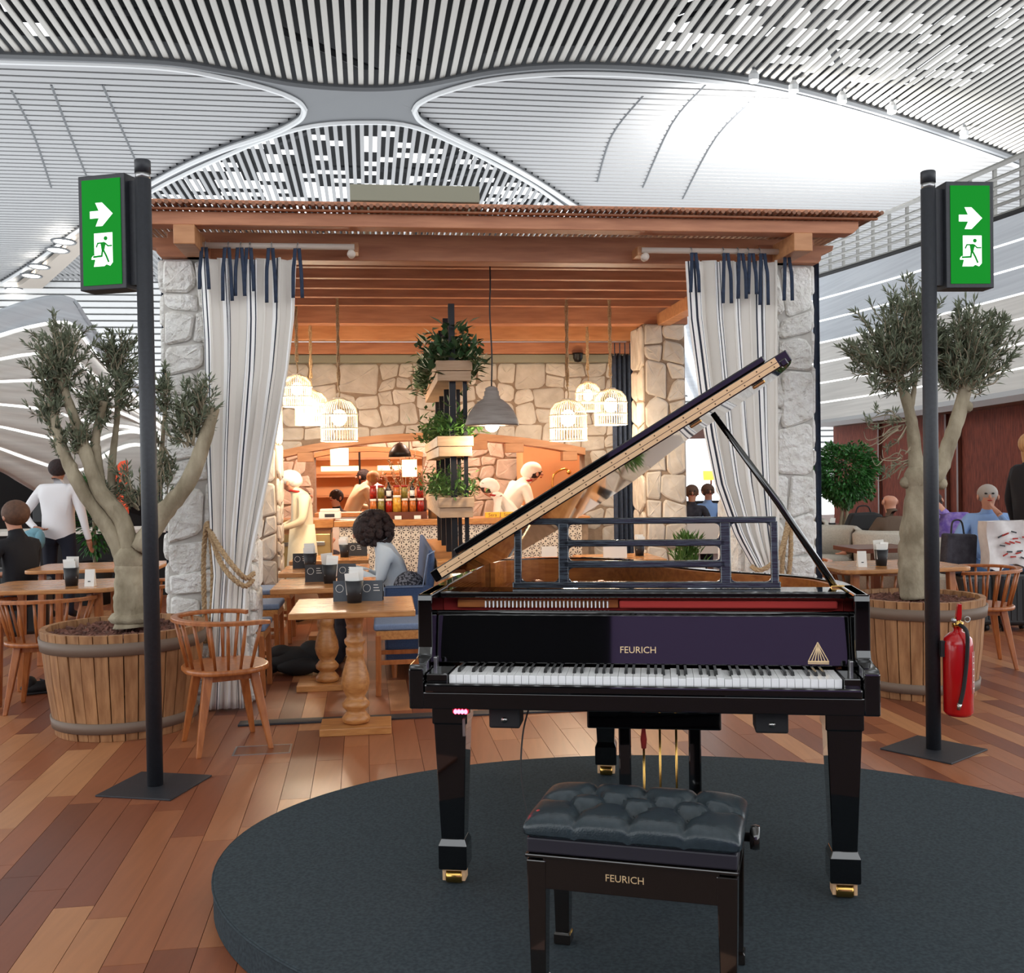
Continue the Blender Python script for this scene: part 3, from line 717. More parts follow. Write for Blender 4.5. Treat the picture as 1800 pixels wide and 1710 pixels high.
# lid
LA = math.radians(31.2); HX, HZ = 0.012, 0.966
def lidpt(x, y, h): return (HX + x * math.cos(LA) - h * math.sin(LA) + 0.105 * (y - 0.36), y, HZ + x * math.sin(LA) + h * math.cos(LA))
LY = 0.36
lo = [(x - HX, y) for x, y in offset(out, -0.012) if y > LY + 0.02]
lidpoly = [(0.0, LY)] + [(max(x, 0), y) for x, y in lo] + [(PWID - HX + 0.012, LY)]
lid = MB().prism(lidpoly, 0.0, 0.042, lidpt).build('lid', 'piano_black', piano, bevel=0.003)
MB().prism([(0.115, LY), (1.37, LY), (1.37, LY + 0.34), (0.115, LY + 0.34)], 0.044, 0.066, lidpt).build('folded_front_lid', 'piano_black', lid, bevel=0.004)
for h0, h1, nm in ((0.004, 0.019, 'hinge_leaf'), (0.021, 0.038, 'hinge_leaf')):
    hl = MB().prism([(0.03, LY - 0.004), (1.40, LY - 0.004), (1.40, LY + 0.001), (0.03, LY + 0.001)], h0, h1, lidpt).build(nm, 'brass_pale', lid)
    mb = MB()
    for i in range(24):
        p = Vector(lidpt(0.06 + i * 0.0575, LY - 0.004, (h0 + h1) / 2)); mb.ball(p, 0.0026, 6, 4)
    tag(mb.build('hinge_screws', 'screw', hl), kind='stuff')
MB().prism([(1.405, LY - 0.004), (1.43, LY - 0.004), (1.43, LY + 0.03), (1.405, LY + 0.03)], -0.004, 0.02, lidpt).build('lid_corner', 'piano_black', lid, bevel=0.004)
for x in (1.06, 1.31):
    MB().box(-0.022, 0.022, -0.015, 0.015, -0.012, 0.0, Matrix.Translation(lidpt(x, LY + 0.045, -0.001)) @ Matrix.Rotation(-LA, 4, 'Y')).build('prop_cup', 'brass', lid, bevel=0.003)
MB().tube([(1.392, 0.40, 0.935), (1.20, 0.402, 1.235), (0.985, 0.405, HZ + 0.975 * math.tan(LA) - 0.012)], [0.013, 0.0125, 0.010], 10).build('prop_stick', 'piano_black', piano, True)
MB().box(1.37, 1.415, 0.385, 0.415, 0.93, 0.952).build('prop_bracket', 'brass', piano, bevel=0.002)
# legs
def sq(mb, c, prof):
    vs = [(c[0] + sx * h, c[1] + sy * h, z) for h, z in prof for sx, sy in ((-1, -1), (1, -1), (1, 1), (-1, 1))]
    k = len(prof); fs = [(3, 2, 1, 0), tuple(4 * (k - 1) + i for i in range(4))]
    fs += [(4 * i + j, 4 * i + (j + 1) % 4, 4 * (i + 1) + (j + 1) % 4, 4 * (i + 1) + j) for i in range(k - 1) for j in range(4)]
    return mb.add(vs, fs)
for lx, ly in ((0.113, 0.13), (1.357, 0.14), (0.553, 1.37)):
    leg = sq(MB(), (lx, ly), [(0.038, 0.150), (0.053, 0.535), (0.058, 0.537), (0.058, 0.603)]).build('leg', 'piano_black', piano, bevel=0.004)
    sq(MB(), (lx, ly), [(0.043, 0.052), (0.047, 0.056), (0.047, 0.132), (0.038, 0.154)]).build('foot_block', 'piano_black', leg, bevel=0.003)
    w = MB().box(lx - 0.038, lx - 0.026, ly - 0.03, ly + 0.02, 0.012, 0.052).box(lx + 0.026, lx + 0.038, ly - 0.03, ly + 0.02, 0.012, 0.052).box(lx - 0.038, lx + 0.038, ly - 0.03, ly + 0.03, 0.044, 0.053)
    w.build('castor_fork', 'brass_pale', leg, bevel=0.002)
    MB().lathe([(0.0, -0.027), (0.021, -0.027), (0.0235, -0.022), (0.0235, 0.022), (0.021, 0.027), (0, 0.027)], 16, (lx, ly - 0.012, 0.0235), Matrix.Rotation(math.pi / 2, 4, 'Y')).build('castor_wheel', 'brass', leg, True)
# lyre
lyre = MB().box(0.548, 0.992, 0.24, 0.46, 0.488, 0.602).build('pedal_lyre', 'piano_black', piano, bevel=0.006)
for x in (0.672, 0.906):
    MB().beam((x, 0.31, 0.08), (x, 0.31, 0.50), 0.042, 0.042).build('lyre_column', 'piano_black', lyre, bevel=0.005)
MB().box(0.65, 0.93, 0.30, 0.32, 0.215, 0.228).build('lyre_bar', 'piano_black', lyre)
MB().box(0.60, 0.98, 0.24, 0.38, 0.05, 0.10).build('lyre_box', 'piano_black', lyre, bevel=0.006)
for x in (0.735, 0.79, 0.845):
    MB().tube([(x, 0.34, 0.06), (x, 0.34, 0.50 if x > .78 else 0.42)], 0.0045, 6).build('pedal_rod', 'brass', lyre, True)
    MB().tube([(x, 0.30, 0.062), (x, 0.18, 0.05), (x, 0.15, 0.045)], [0.012, 0.015, 0.012], 8).build('pedal', 'brass', lyre, True)
MB().tube([(0.735, 0.335, 0.40), (0.735, 0.335, 0.43), (0.735, 0.335, 0.47)], [0.008, 0.011, 0.006], 8).build('rod_tip', 'felt_red', lyre, True)
# player unit, sockets, lamp and cable
for x0, x1, n in ((0.245, 0.345, 0), (1.085, 1.185, 1)):
    b = MB().box(x0, x1, 0.06, 0.16, 0.528, 0.602).build('control_box', 'black_matte', piano, bevel=0.006)
    MB().lathe([(0.0, -0.008), (0.008, -0.008), (0.010, 0.0)], 12, ((x0 + x1) / 2, 0.058, 0.556), Matrix.Rotation(math.pi / 2, 4, 'X')).build('jack', 'steel', b, True)
led = MB().box(0.135, 0.190, 0.012, 0.03, 0.586, 0.602).build('led_strip', 'black_matte', piano)
for i in range(4): MB().ball((0.146 + i * 0.011, 0.008, 0.592), (0.0062, 0.006, 0.0075), 8, 6).build('led', 'led_red', led, True)
MB().box(0.158, 0.166, 0.06, 0.075, 0.50, 0.555).build('bracket', 'steel_band', piano)
MB().tube(spline([(0.375, 0.10, 0.60), (0.35, 0.09, 0.50), (0.35, 0.05, 0.36), (0.39, 0.0, 0.20), (0.44, -0.05, 0.10), (0.5, -0.12, 0.02)], 6), 0.003, 6).build('cable', 'rubber', piano, True)

# ---------------------------------------------------------------- piano bench
BA = -math.radians(16.0)
bench = thing('piano_bench', 'black piano bench with buttoned dark leather cushion in front of the keys', 'bench', (0.325, 2.728, 0.108), BA)
for sx in (-1, 1):
    for sy in (-1, 1):
        lx, ly = sx * 0.243, sy * 0.135
        lg = sq(MB(), (lx, ly), [(0.020, 0.035), (0.026, 0.346)]).build('leg', 'bench_lacquer', bench, bevel=0.003)
        sq(MB(), (lx, ly), [(0.020, 0.0), (0.024, 0.004), (0.024, 0.03), (0.020, 0.036)]).build('foot', 'bench_lacquer', lg, bevel=0.002)
MB().box(-0.225, 0.225, -0.158, -0.138, 0.272, 0.358).build('apron', 'bench_lacquer', bench, bevel=0.002)
MB().box(-0.225, 0.225, 0.138, 0.158, 0.272, 0.358).build('apron', 'bench_lacquer', bench, bevel=0.002)
for sx in (-1, 1): MB().box(sx * 0.243 - 0.012, sx * 0.243 + 0.012, -0.115, 0.115, 0.272, 0.358).build('apron', 'bench_lacquer', bench, bevel=0.002)
MB().box(-0.272, 0.272, -0.164, 0.164, 0.352, 0.362).build('apron_moulding', 'bench_lacquer', bench, bevel=0.003)
MB().box(-0.268, 0.268, -0.160, 0.160, 0.364, 0.404).build('seat_band', 'bench_band', bench, bevel=0.005)
text('lettering', 'FEURICH', 0.0255, 'gold_print', bench, (-0.012, -0.1592, 0.308), (math.pi / 2, 0, 0), 0.0004)
kb = MB().lathe([(0.0, 0), (0.012, 0), (0.012, 0.02), (0.030, 0.022), (0.033, 0.034), (0.030, 0.046), (0, 0.046)], 16, (0.268, 0.03, 0.384), Matrix.Rotation(math.pi / 2, 4, 'Y')).build('height_knob', 'bench_lacquer', bench, True)
# tufted cushion
NX, NY = 72, 48; CXH, CYH = 0.280, 0.172
btn = [(-0.14, -0.055), (0.0, -0.055), (0.14, -0.055), (-0.14, 0.065), (0.0, 0.065), (0.14, 0.065), (-0.21, 0.005), (-0.07, 0.005), (0.07, 0.005), (0.21, 0.005)]
folds = []
for a in btn:
    for b in btn:
        if a < b and 0.05 < math.hypot(a[0] - b[0], a[1] - b[1]) < 0.10: folds.append((a, b))
for a in btn:
    if a[1] < -0.05: folds.append((a, (a[0], -0.19)))
    if a[1] > 0.06: folds.append((a, (a[0], 0.19)))
    if abs(a[0]) > 0.2: folds.append((a, (math.copysign(0.30, a[0]), a[1])))
def segd(p, a, b):
    ax, ay = b[0] - a[0], b[1] - a[1]; t = max(0, min(1, ((p[0] - a[0]) * ax + (p[1] - a[1]) * ay) / (ax * ax + ay * ay)))
    return math.hypot(p[0] - a[0] - t * ax, p[1] - a[1] - t * ay)
rows = []
for j in range(NY + 1):
    row = []
    for i in range(NX + 1):
        s, t = -1 + 2 * i / NX, -1 + 2 * j / NY
        def sq_(q): return math.copysign(1 - (1 - abs(q)) ** 1.7, q)
        x, y = CXH * sq_(s), CYH * sq_(t)
        ed = (1 - abs(x / CXH) ** 7) * (1 - abs(y / CYH) ** 6)
        z = 0.416 + 0.054 * max(0, ed) ** 0.30; cr_ = 1 - 0.05 * abs(s * t) ** 8; x *= cr_; y *= cr_
        d = min(math.hypot(x - b[0], y - b[1]) for b in btn); z -= 0.032 * math.exp(-(d / 0.024) ** 2)
        d2 = min(segd((x, y), a, b) for a, b in folds); z -= 0.020 * math.exp(-(d2 / 0.008) ** 1.1) * (0.35 + 0.65 * ed)
        row.append((x, y, z))
    rows.append(row)
cu = MB().grid(rows)
ring = [rows[0][i] for i in range(NX + 1)] + [rows[j][NX] for j in range(1, NY + 1)] + [rows[NY][i] for i in range(NX - 1, -1, -1)] + [rows[j][0] for j in range(NY - 1, 0, -1)]
cu.grid([[ (x, y, z) for x, y, z in ring + ring[:1]], [(x * 0.99, y * 0.985, 0.412) for x, y, z in ring + ring[:1]], [(x * 0.95, y * 0.93, 0.4045) for x, y, z in ring + ring[:1]]])
cushion = cu.build('cushion', 'leather', bench, True)
for b in btn: MB().ball((b[0], b[1], 0.4435), (0.006, 0.006, 0.003), 8, 5).build('button', 'leather', cushion, True)
MB().ball((-0.246, -0.115, 0.4585), (0.007, 0.007, 0.004), 8, 5).build('red_mark', 'felt_red', cushion, True)

# ---------------------------------------------------------------- exit sign posts
def sign_post(loc, side, yaw, label, post_h):
    t = thing('exit_sign_post', label, 'exit sign', loc, 0.0, 'lit exit sign posts')
    R = Rz(math.radians(40 if side < 0 else 38))
    b = MB().box(-0.19, 0.19, -0.19, 0.19, 0, 0.008, Rz(0)).build('base_plate', 'post_black', t, bevel=0.002)
    b.rotation_euler = (0, 0, math.radians(-12 if side < 0 else 40))
    MB().lathe([(0.037, 0.008), (0.037, post_h - 0.09)], 24).build('pole', 'post_black', t, True)
    MB().lathe([(0.034, post_h - 0.09), (0.034, post_h - 0.06)], 24).build('steel_ring', 'steel_band', t, True)
    MB().lathe([(0.037, post_h - 0.06), (0.037, post_h - 0.004), (0.033, post_h), (0, post_h)], 24).build('cap', 'post_black', t, True)
    sw, sh, z1 = 0.25, 0.54, post_h - 0.06
    x0 = side * 0.075; x1 = side * (0.075 + sw)
    xa, xb = min(x0, x1), max(x0, x1)
    hd = bpy.data.objects.new('sign_box', None)
    M = Rz(yaw)
    bx = MB().box(xa, xb, -0.035, 0.075, z1 - sh, z1, M).build('sign_housing', 'post_black', t, bevel=0.004)
    bk = MB().box(min(0.03 * side, x0), max(0.03 * side, x0), -0.0, 0.05, z1 - sh + 0.02, z1 - 0.03, M).build('bracket', 'post_black', t)
    fr = 0.022
    face = MB().box(xa + fr, xb - fr, -0.039, -0.034, z1 - sh + fr, z1 - fr, M).build('sign_face', 'sign_green', bx)
    cx, cz = (xa + xb) / 2, z1 - sh / 2
    def fp(d):
        return lambda a, b, c=0: M @ Vector((cx + a, -0.0395 - d, cz + b))
    def poly(mb, pts, d):
        f = fp(d); n = len(pts); vs = [f(*p) for p in pts] + [M @ (M.inverted() @ f(*p) + Vector((0, 0.0008, 0))) for p in pts]
        mb.add(vs, [tuple(range(n)), tuple(range(2 * n - 1, n - 1, -1))] + [(i, n + i, n + (i + 1) % n, (i + 1) % n) for i in range(n)])
    ar = MB(); az = 0.083
    poly(ar, [(-0.060, az - 0.017), (-0.012, az - 0.017), (-0.030, az - 0.055), (0.006, az - 0.055), (0.062, az), (0.006, az + 0.055), (-0.030, az + 0.055), (-0.012, az + 0.017), (-0.060, az + 0.017)], 0.0004)
    ar.build('arrow', 'sign_white', face)
    dr = MB(); dz = -0.083
    poly(dr, [(-0.040, dz + 0.078), (0.058, dz + 0.078), (0.058, dz - 0.062), (0.044, dz - 0.078), (0.024, dz - 0.070), (0.012, dz - 0.078), (-0.044, dz - 0.078), (-0.036, dz - 0.048), (-0.040, dz - 0.040)], 0.0004)
    poly(dr, [(-0.056, dz - 0.036), (-0.048, dz - 0.026), (-0.036, dz - 0.026), (-0.036, dz - 0.044), (-0.056, dz - 0.044)], 0.0003)
    door = dr.build('door_symbol', 'sign_white', face)
    rm = MB(); f = fp(0.0014)
    def st(pts, w): 
        for (a, b) in zip(pts, pts[1:]):
            d = Vector((b[0] - a[0], b[1] - a[1])).normalized(); n = Vector((-d.y, d.x)) * w / 2; e = d * w * 0.3
            poly(rm, [(a[0] - e.x + n.x, a[1] - e.y + n.y), (a[0] - e.x - n.x, a[1] - e.y - n.y), (b[0] + e.x - n.x, b[1] + e.y - n.y), (b[0] + e.x + n.x, b[1] + e.y + n.y)], 0.0014)
    poly(rm, [(0.022 + 0.010 * math.cos(2 * math.pi * i / 14), dz + 0.052 + 0.010 * math.sin(2 * math.pi * i / 14)) for i in range(14)], 0.0014)
    poly(rm, [(-0.006, dz + 0.034), (0.014, dz + 0.036), (0.022, dz + 0.028), (0.014, dz - 0.004), (0.000, dz - 0.006)], 0.0014)
    st([(-0.004, dz + 0.031), (-0.020, dz + 0.031), (-0.028, dz + 0.014)], 0.007)
    st([(0.018, dz + 0.030), (0.034, dz + 0.016), (0.054, dz + 0.016)], 0.007)
    st([(0.004, dz - 0.004), (0.000, dz - 0.030), (-0.044, dz - 0.032)], 0.009)
    st([(0.010, dz - 0.004), (0.024, dz - 0.030), (0.036, dz - 0.058)], 0.009)
    rm.build('running_figure', 'sign_green', face)
    return t
sign_post(Vector((-1.71, 4.826, 0)), -1, math.radians(-14), 'exit sign post standing before the olive tree on the left side', 2.95)
sign_post(Vector((2.145, 5.241, 0)), 1, math.radians(4), 'exit sign post beside the red fire extinguisher', 2.96)
# ---------------------------------------------------------------- pergola: frame turned 7 degrees
QA = math.radians(7.0); QO = Vector((-2.191, 6.489, 0)); QU = Vector((math.cos(QA), math.sin(QA), 0)); QV = Vector((-math.sin(QA), math.cos(QA), 0))
def Q(u, v, z=0.0): return QO + QU * u + QV * v + Vector((0, 0, z))
def qat(px, py, v):
    d = _f + _r * ((px - CX) / FPX) + _u * ((CY - py) / FPX)
    t = (v + (QO - _C).dot(QV)) / d.dot(QV); P = _C + d * t
    return ((P - QO).dot(QU), P.z)

def cells(w, h, cw, ch, seed, joint=0.012):
    rg = random.Random(seed); rects = []
    def split(x0, z0, x1, z1, d):
        W_, H_ = x1 - x0, z1 - z0; fx, fz = W_ / cw, H_ / ch; lim = rg.uniform(1.15, 1.75)
        if d < 14 and max(fx, fz) > lim:
            if fx > fz * rg.uniform(0.75, 1.3):
                m = x0 + W_ * rg.uniform(0.36, 0.64); split(x0, z0, m, z1, d + 1); split(m, z0, x1, z1, d + 1)
            else:
                m = z0 + H_ * rg.uniform(0.36, 0.64); split(x0, z0, x1, m, d + 1); split(x0, m, x1, z1, d + 1)
        else: rects.append((x0, z0, x1, z1))
    nb = max(1, round(h / (ch * 3.2)))
    for k in range(nb): split(0, h * k / nb, w, h * (k + 1) / nb, 0)
    res = []; o1, o2 = rg.random() * 9, rg.random() * 9; am = 0.085 * ch
    def warp(x, z):
        ex, ez = min(1, x / .04, (w - x) / .04), min(1, z / .04, (h - z) / .04)
        return (x + max(0, ex) * am * (math.sin(z / ch * 2.3 + o1) + .7 * math.sin(z / ch * 5.1 + x / cw * 2.9 + o2)), z + max(0, ez) * am * (math.sin(x / cw * 2.1 + o2) + .8 * math.sin(x / cw * 4.7 + z / ch * 2.2 + o1)))
    for x0, z0, x1, z1 in rects:
        q = min(x1 - x0, z1 - z0); e = joint / 2; poly = []
        for i, (x, z, sx, sz) in enumerate([(x0 + e, z0 + e, 1, 1), (x1 - e, z0 + e, -1, 1), (x1 - e, z1 - e, -1, -1), (x0 + e, z1 - e, 1, -1)]):
            kx, kz = q * rg.uniform(.07, .2), q * rg.uniform(.07, .2)
            if rg.random() < .22: kx, kz = q * rg.uniform(.2, .38), q * rg.uniform(.2, .34)
            a_, b_, mid = (x, z + sz * kz), (x + sx * kx, z), (x + sx * kx * .34, z + sz * kz * .34)
            poly += [warp(*t_) for t_ in ([a_, mid, b_] if i in (0, 2) else [b_, mid, a_])]
        res.append(poly)
    return res
def stone_face(parent, w, h, fn, cw, ch, seed, m, depth=0.03, joint=0.014, keep=None, clampf=None, rough=0.006, nm='stone'):
    rg = random.Random(seed + 99); n = 0
    for poly in cells(w, h, cw, ch, seed, joint):
        cx = sum(p[0] for p in poly) / len(poly); cz = sum(p[1] for p in poly) / len(poly)
        if keep and not keep(cx, cz, poly): continue
        if clampf: poly = [clampf(*p) for p in poly]
        d = depth * rg.uniform(0.75, 1.25); k = len(poly); mb = MB(); sz = min(max(p[0] for p in poly) - min(p[0] for p in poly), max(p[1] for p in poly) - min(p[1] for p in poly))
        ins_ = min(0.016, sz * 0.16)
        def inn(p, q):
            L = math.hypot(p[0] - cx, p[1] - cz) or 1; f = max(0.3, 1 - q / L); return (cx + (p[0] - cx) * f, cz + (p[1] - cz) * f)
        vs = [fn(p[0], p[1], -0.004) for p in poly] + [fn(p[0], p[1], d * 0.55) for p in poly] + [fn(*inn(p, ins_), d + rg.uniform(-rough, rough) * .4) for p in poly] + [fn(*inn(p, sz * .34), d + rg.uniform(-rough, rough)) for p in poly] + [fn(cx, cz, d + rg.uniform(0, rough))]
        fs = []
        for r_ in range(3): fs += [(r_ * k + i, r_ * k + (i + 1) % k, (r_ + 1) * k + (i + 1) % k, (r_ + 1) * k + i) for i in range(k)]
        fs += [(3 * k + i, 3 * k + (i + 1) % k, 4 * k) for i in range(k)]
        mb.add(vs, fs).build(nm, m, parent); n += 1
    return n

def pillar(name, label, u0, v0, w, d, h, m, mm, seed, faces, cw=0.24, ch=0.215, depth=0.03):
    t = thing(name, label, 'pillar', Q(u0, v0), QA, 'stone pillars of the pergola', 'structure')
    MB().box(0.0, w, 0.0, d, 0, h).build('core', mm, t)
    if 'f' in faces: stone_face(t, w, h, lambda s, z, e: (s, -e, z), cw, ch, seed, m, depth)
    if 'l' in faces: stone_face(t, d, h, lambda s, z, e: (-e, d - s, z), cw, ch, seed + 1, m, depth)
    if 'r' in faces: stone_face(t, d, h, lambda s, z, e: (w + e, s, z), cw, ch, seed + 2, m, depth)
    return t
pillar('stone_pillar', 'rough white stone pillar behind the olive barrel and striped curtain', 0.0, 0.03, 0.5, 0.5, 2.845, 'stone_white', 'mortar_white', 21, 'flr')
pillar('stone_pillar', 'rough white stone pillar beside the piano prop and the tied curtain', 3.80, 0.03, 0.5, 0.5, 2.845, 'stone_white', 'mortar_white', 41, 'flr', 0.26, 0.25)
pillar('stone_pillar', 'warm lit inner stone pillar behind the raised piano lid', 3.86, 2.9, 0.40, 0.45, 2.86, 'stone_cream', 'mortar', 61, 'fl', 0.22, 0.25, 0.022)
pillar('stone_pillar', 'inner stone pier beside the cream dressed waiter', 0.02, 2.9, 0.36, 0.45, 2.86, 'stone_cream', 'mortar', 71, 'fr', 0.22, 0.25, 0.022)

perg = thing('pergola', 'timber pergola roof with cane rods over the bar', 'pergola', QO, QA, kind='structure')
def pbox(name, m, u0, u1, v0, v1, z0, z1, bevel=0.006): return MB().box(u0, u1, v0, v1, z0, z1).build(name, m, perg, bevel=bevel)
pbox('front_beam', 'timber', 0.03, 4.32, 0.02, 0.17, 2.846, 3.02)
for u in (0.155, 3.995):
    b = MB().prism([(-0.42, 2.845), (-0.42, 2.962), (4.2, 2.962), (4.2, 2.845)], u, u + 0.125, lambda a, b_, c: (c, a, b_)).build('side_beam', 'timber_pale', perg, bevel=0.006)
MB().prism([(3.9, 2.845), (4.32, 2.845), (4.34, 2.87), (4.34, 2.9), (4.42, 2.93), (4.43, 2.965), (3.9, 2.965)], -0.05, 0.12, lambda a, b_, c: (a, c, b_)).build('corbel', 'timber', perg, bevel=0.004)
MB().prism([(0.3, 2.845), (0.0, 2.845), (-0.02, 2.87), (-0.02, 2.9), (-0.1, 2.93), (-0.11, 2.965), (0.3, 2.965)], -0.05, 0.12, lambda a, b_, c: (a, c, b_)).build('corbel', 'timber', perg, bevel=0.004)
MB().prism([(-0.10, 2.964), (4.40, 2.964), (4.44, 3.0), (4.44, 3.045), (-0.14, 3.045), (-0.14, 3.0)], -0.40, -0.28, lambda a, b_, c: (a, c, b_)).build('fascia_beam', 'timber', perg, bevel=0.005)
pbox('batten', 'timber', -0.2, 4.55, -0.46, -0.43, 3.078, 3.1, 0.003)
pbox('batten', 'timber', -0.2, 4.55, -0.445, -0.415, 3.045, 3.058, 0.003)
for k in range(5): pbox('joist', 'timber', 0.1, 4.3, 0.74 + 0.42 * k, 0.80 + 0.42 * k, 2.95, 3.045, 0.004)
pbox('cross_beam', 'timber', 0.05, 4.3, 2.92, 3.08, 2.862, 3.045)
pbox('cross_beam', 'timber_pale', 0.05, 4.3, 3.62, 3.74, 2.80, 3.045)
pbox('board', 'timber', 0.05, 4.3, 3.10, 3.62, 2.99, 3.04); pbox('board', 'timber', 0.05, 4.3, 3.75, 4.3, 2.96, 3.02)
pbox('wall_plate', 'timber', 0.05, 4.3, 4.02, 4.16, 2.71, 2.83); pbox('wall_plate', 'lintel_grey', 0.0, 4.3, 4.06, 4.18, 2.625, 2.705)
rod_me = MB().tube([(0, -0.5, 0), (0, 4.4, 0)], 0.0135, 7).mesh('cane_rod'); rod_me.materials.append(MATS['cane'])
for k in range(124):
    o = obj('cane_rod', rod_me, None, perg); o.location = (-0.17 + k * 0.0383, rr.uniform(-0.02, 0.02), 3.072)
pbox('roof_unit', 'lintel_grey', 1.16, 2.10, 0.8, 1.2, 3.44, 3.56)
for u in (1.25, 2.0): pbox('roof_unit_foot', 'lintel_grey', u, u + 0.05, 0.9, 1.1, 3.08, 3.45)

# ---------------------------------------------------------------- bar wall with shallow arch
AW = 4.2
def arch(u): return 1.852 - 0.068 * (u - 1.88) ** 2
bar = thing('wall_bar', 'cream rubble stone wall with a shallow timber arch above the bar', 'wall', Q(-0.3, AW), QA, kind='structure')
def in_open(s, z): u = s - 0.3; return 0.16 < u < 3.52 and z < arch(u)
def keepw(cx, cz, poly): return not in_open(cx, cz) and not (cz < 0.75 and 0.3 < cx < 4)
def clampw(s, z):
    u = s - 0.3
    if in_open(s, z):
        dz, dl, dr = arch(u) - z, u - 0.16, 3.52 - u
        mn = min(dz, dl, dr)
        if mn == dz: return (s, arch(u))
        return (0.16 + 0.3, z) if mn == dl else (3.52 + 0.3, z)
    return (s, z)
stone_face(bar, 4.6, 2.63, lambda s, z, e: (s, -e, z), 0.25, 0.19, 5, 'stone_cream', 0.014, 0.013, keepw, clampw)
N = 40; us = [0.16 + (3.52 - 0.16) * i / N for i in range(N + 1)]
core = MB(); 
core.grid([[(u + 0.3, 0.0, arch(u)) for u in us], [(u + 0.3, 0.0, 2.72) for u in us], [(u + 0.3, 0.3, 2.72) for u in us], [(u + 0.3, 0.3, arch(u)) for u in us], [(u + 0.3, 0.0, arch(u)) for u in us]])
core.box(0, 0.46, 0, 0.3, 0, 2.72).box(3.82, 4.6, 0, 0.3, 0, 2.72).build('core', 'mortar', bar)
ab = MB()
for lo_, hi_, y0, y1 in ((-0.035, 0.02, -0.05, 0.34),):
    ab.grid([[(u + 0.3, y0, arch(u) + lo_) for u in us], [(u + 0.3, y0, arch(u) + hi_ + 0.02) for u in us], [(u + 0.3, y1, arch(u) + hi_ + 0.02) for u in us], [(u + 0.3, y1, arch(u) + lo_) for u in us], [(u + 0.3, y0, arch(u) + lo_) for u in us]])
ab.build('arch_timber', 'timber_pale', bar)
for u, w in ((0.55, 0.16), (2.38, 0.16), (2.75, 0.2), (3.35, 0.16), (0.22, 0.16)):
    MB().box(u + 0.3 - w / 2, u + 0.3 + w / 2, -0.06, 0.1, arch(u) - 0.13, arch(u) - 0.03).build('arch_block', 'timber_pale', bar, bevel=0.005)
# kitchen room behind the arch
kit = thing('kitchen_room', 'warm lit open kitchen room behind the bar arch', 'room', Q(0, AW), QA, kind='structure')
MB().box(-0.5, 4.6, 0.3, 6.2, 2.62, 2.7).build('ceiling_boards', 'timber', kit)
MB().box(-0.55, -0.4, 0.3, 6.2, 0, 2.65).build('side_wall', 'plaster_orange', kit)
MB().box(4.5, 4.65, 0.3, 6.2, 0, 2.65).build('side_wall', 'plaster_orange', kit)
MB().box(-0.5, 4.6, 6.1, 6.25, 0, 2.65).build('back_wall', 'plaster_orange', kit)
MB().box(3.02, 3.9, 1.3, 1.9, 0.0, 2.6).build('oven_wall', 'plaster_orange', kit)
for z in (1.1, 1.42, 1.7): MB().box(0.2, 2.2, 5.8, 6.09, z, z + 0.03).build('shelf', 'timber_pale', kit)
for u in (0.35, 1.25): MB().box(u, u + 0.6, 5.78, 5.82, 1.52, 1.6).build('strip_lamp', 'shade_glow', kit)
MB().box(0.98, 1.01, 4.5, 4.53, 0, 2.6).build('post', 'black_metal', kit)
# second stone wall inside
w2 = thing('wall_kitchen', 'inner kitchen stone wall with a second arch', 'wall', Q(-0.4, AW + 2.1), QA, kind='structure')
def arch2(s): return 1.78 - 0.16 * (s - 1.55) ** 2
def in2(s, z): return 0.90 < s < 2.25 and z < arch2(s)
def clamp2(s, z):
    if in2(s, z):
        dz, dl, dr = arch2(s) - z, s - 0.90, 2.25 - s
        mn = min(dz, dl, dr)
        return (s, arch2(s)) if mn == dz else ((0.90, z) if mn == dl else (2.25, z))
    return (s, z)
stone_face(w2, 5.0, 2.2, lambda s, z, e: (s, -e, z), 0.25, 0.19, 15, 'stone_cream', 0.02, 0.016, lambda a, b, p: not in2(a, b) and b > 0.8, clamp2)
us2 = [0.90 + 1.35 * i / 24 for i in range(25)]
c2 = MB(); c2.grid([[(u, 0.0, arch2(u)) for u in us2], [(u, 0.0, 2.64) for u in us2], [(u, 0.25, 2.64) for u in us2], [(u, 0.25, arch2(u)) for u in us2], [(u, 0.0, arch2(u)) for u in us2]])
c2.box(0, 0.90, 0, 0.25, 0, 2.64).box(2.25, 5.0, 0, 0.25, 0, 2.64).box(0.90, 2.25, 0, 0.25, 0, 0.8); c2.build('core', 'mortar', w2)
MB().grid([[(u, -0.04, arch2(u) - 0.03) for u in us2], [(u, -0.04, arch2(u) + 0.03) for u in us2], [(u, 0.28, arch2(u) + 0.03) for u in us2], [(u, 0.28, arch2(u) - 0.03) for u in us2], [(u, -0.04, arch2(u) - 0.03) for u in us2]]).build('arch_timber', 'timber_pale', w2)
for k in range(3): point_light('kitchen_fill_light', Q(0.7 + 1.4 * k, AW + 1.2, 2.4), 27, (1.0, 0.80, 0.64), 0.12)  # added warm fill, no fixture at these lights
for k in range(2): point_light('kitchen_fill_light', Q(0.9 + 1.2 * k, AW + 4.2, 2.3), 40, (1.0, 0.82, 0.68), 0.12)  # more added fill beyond the second arch, also without fixtures

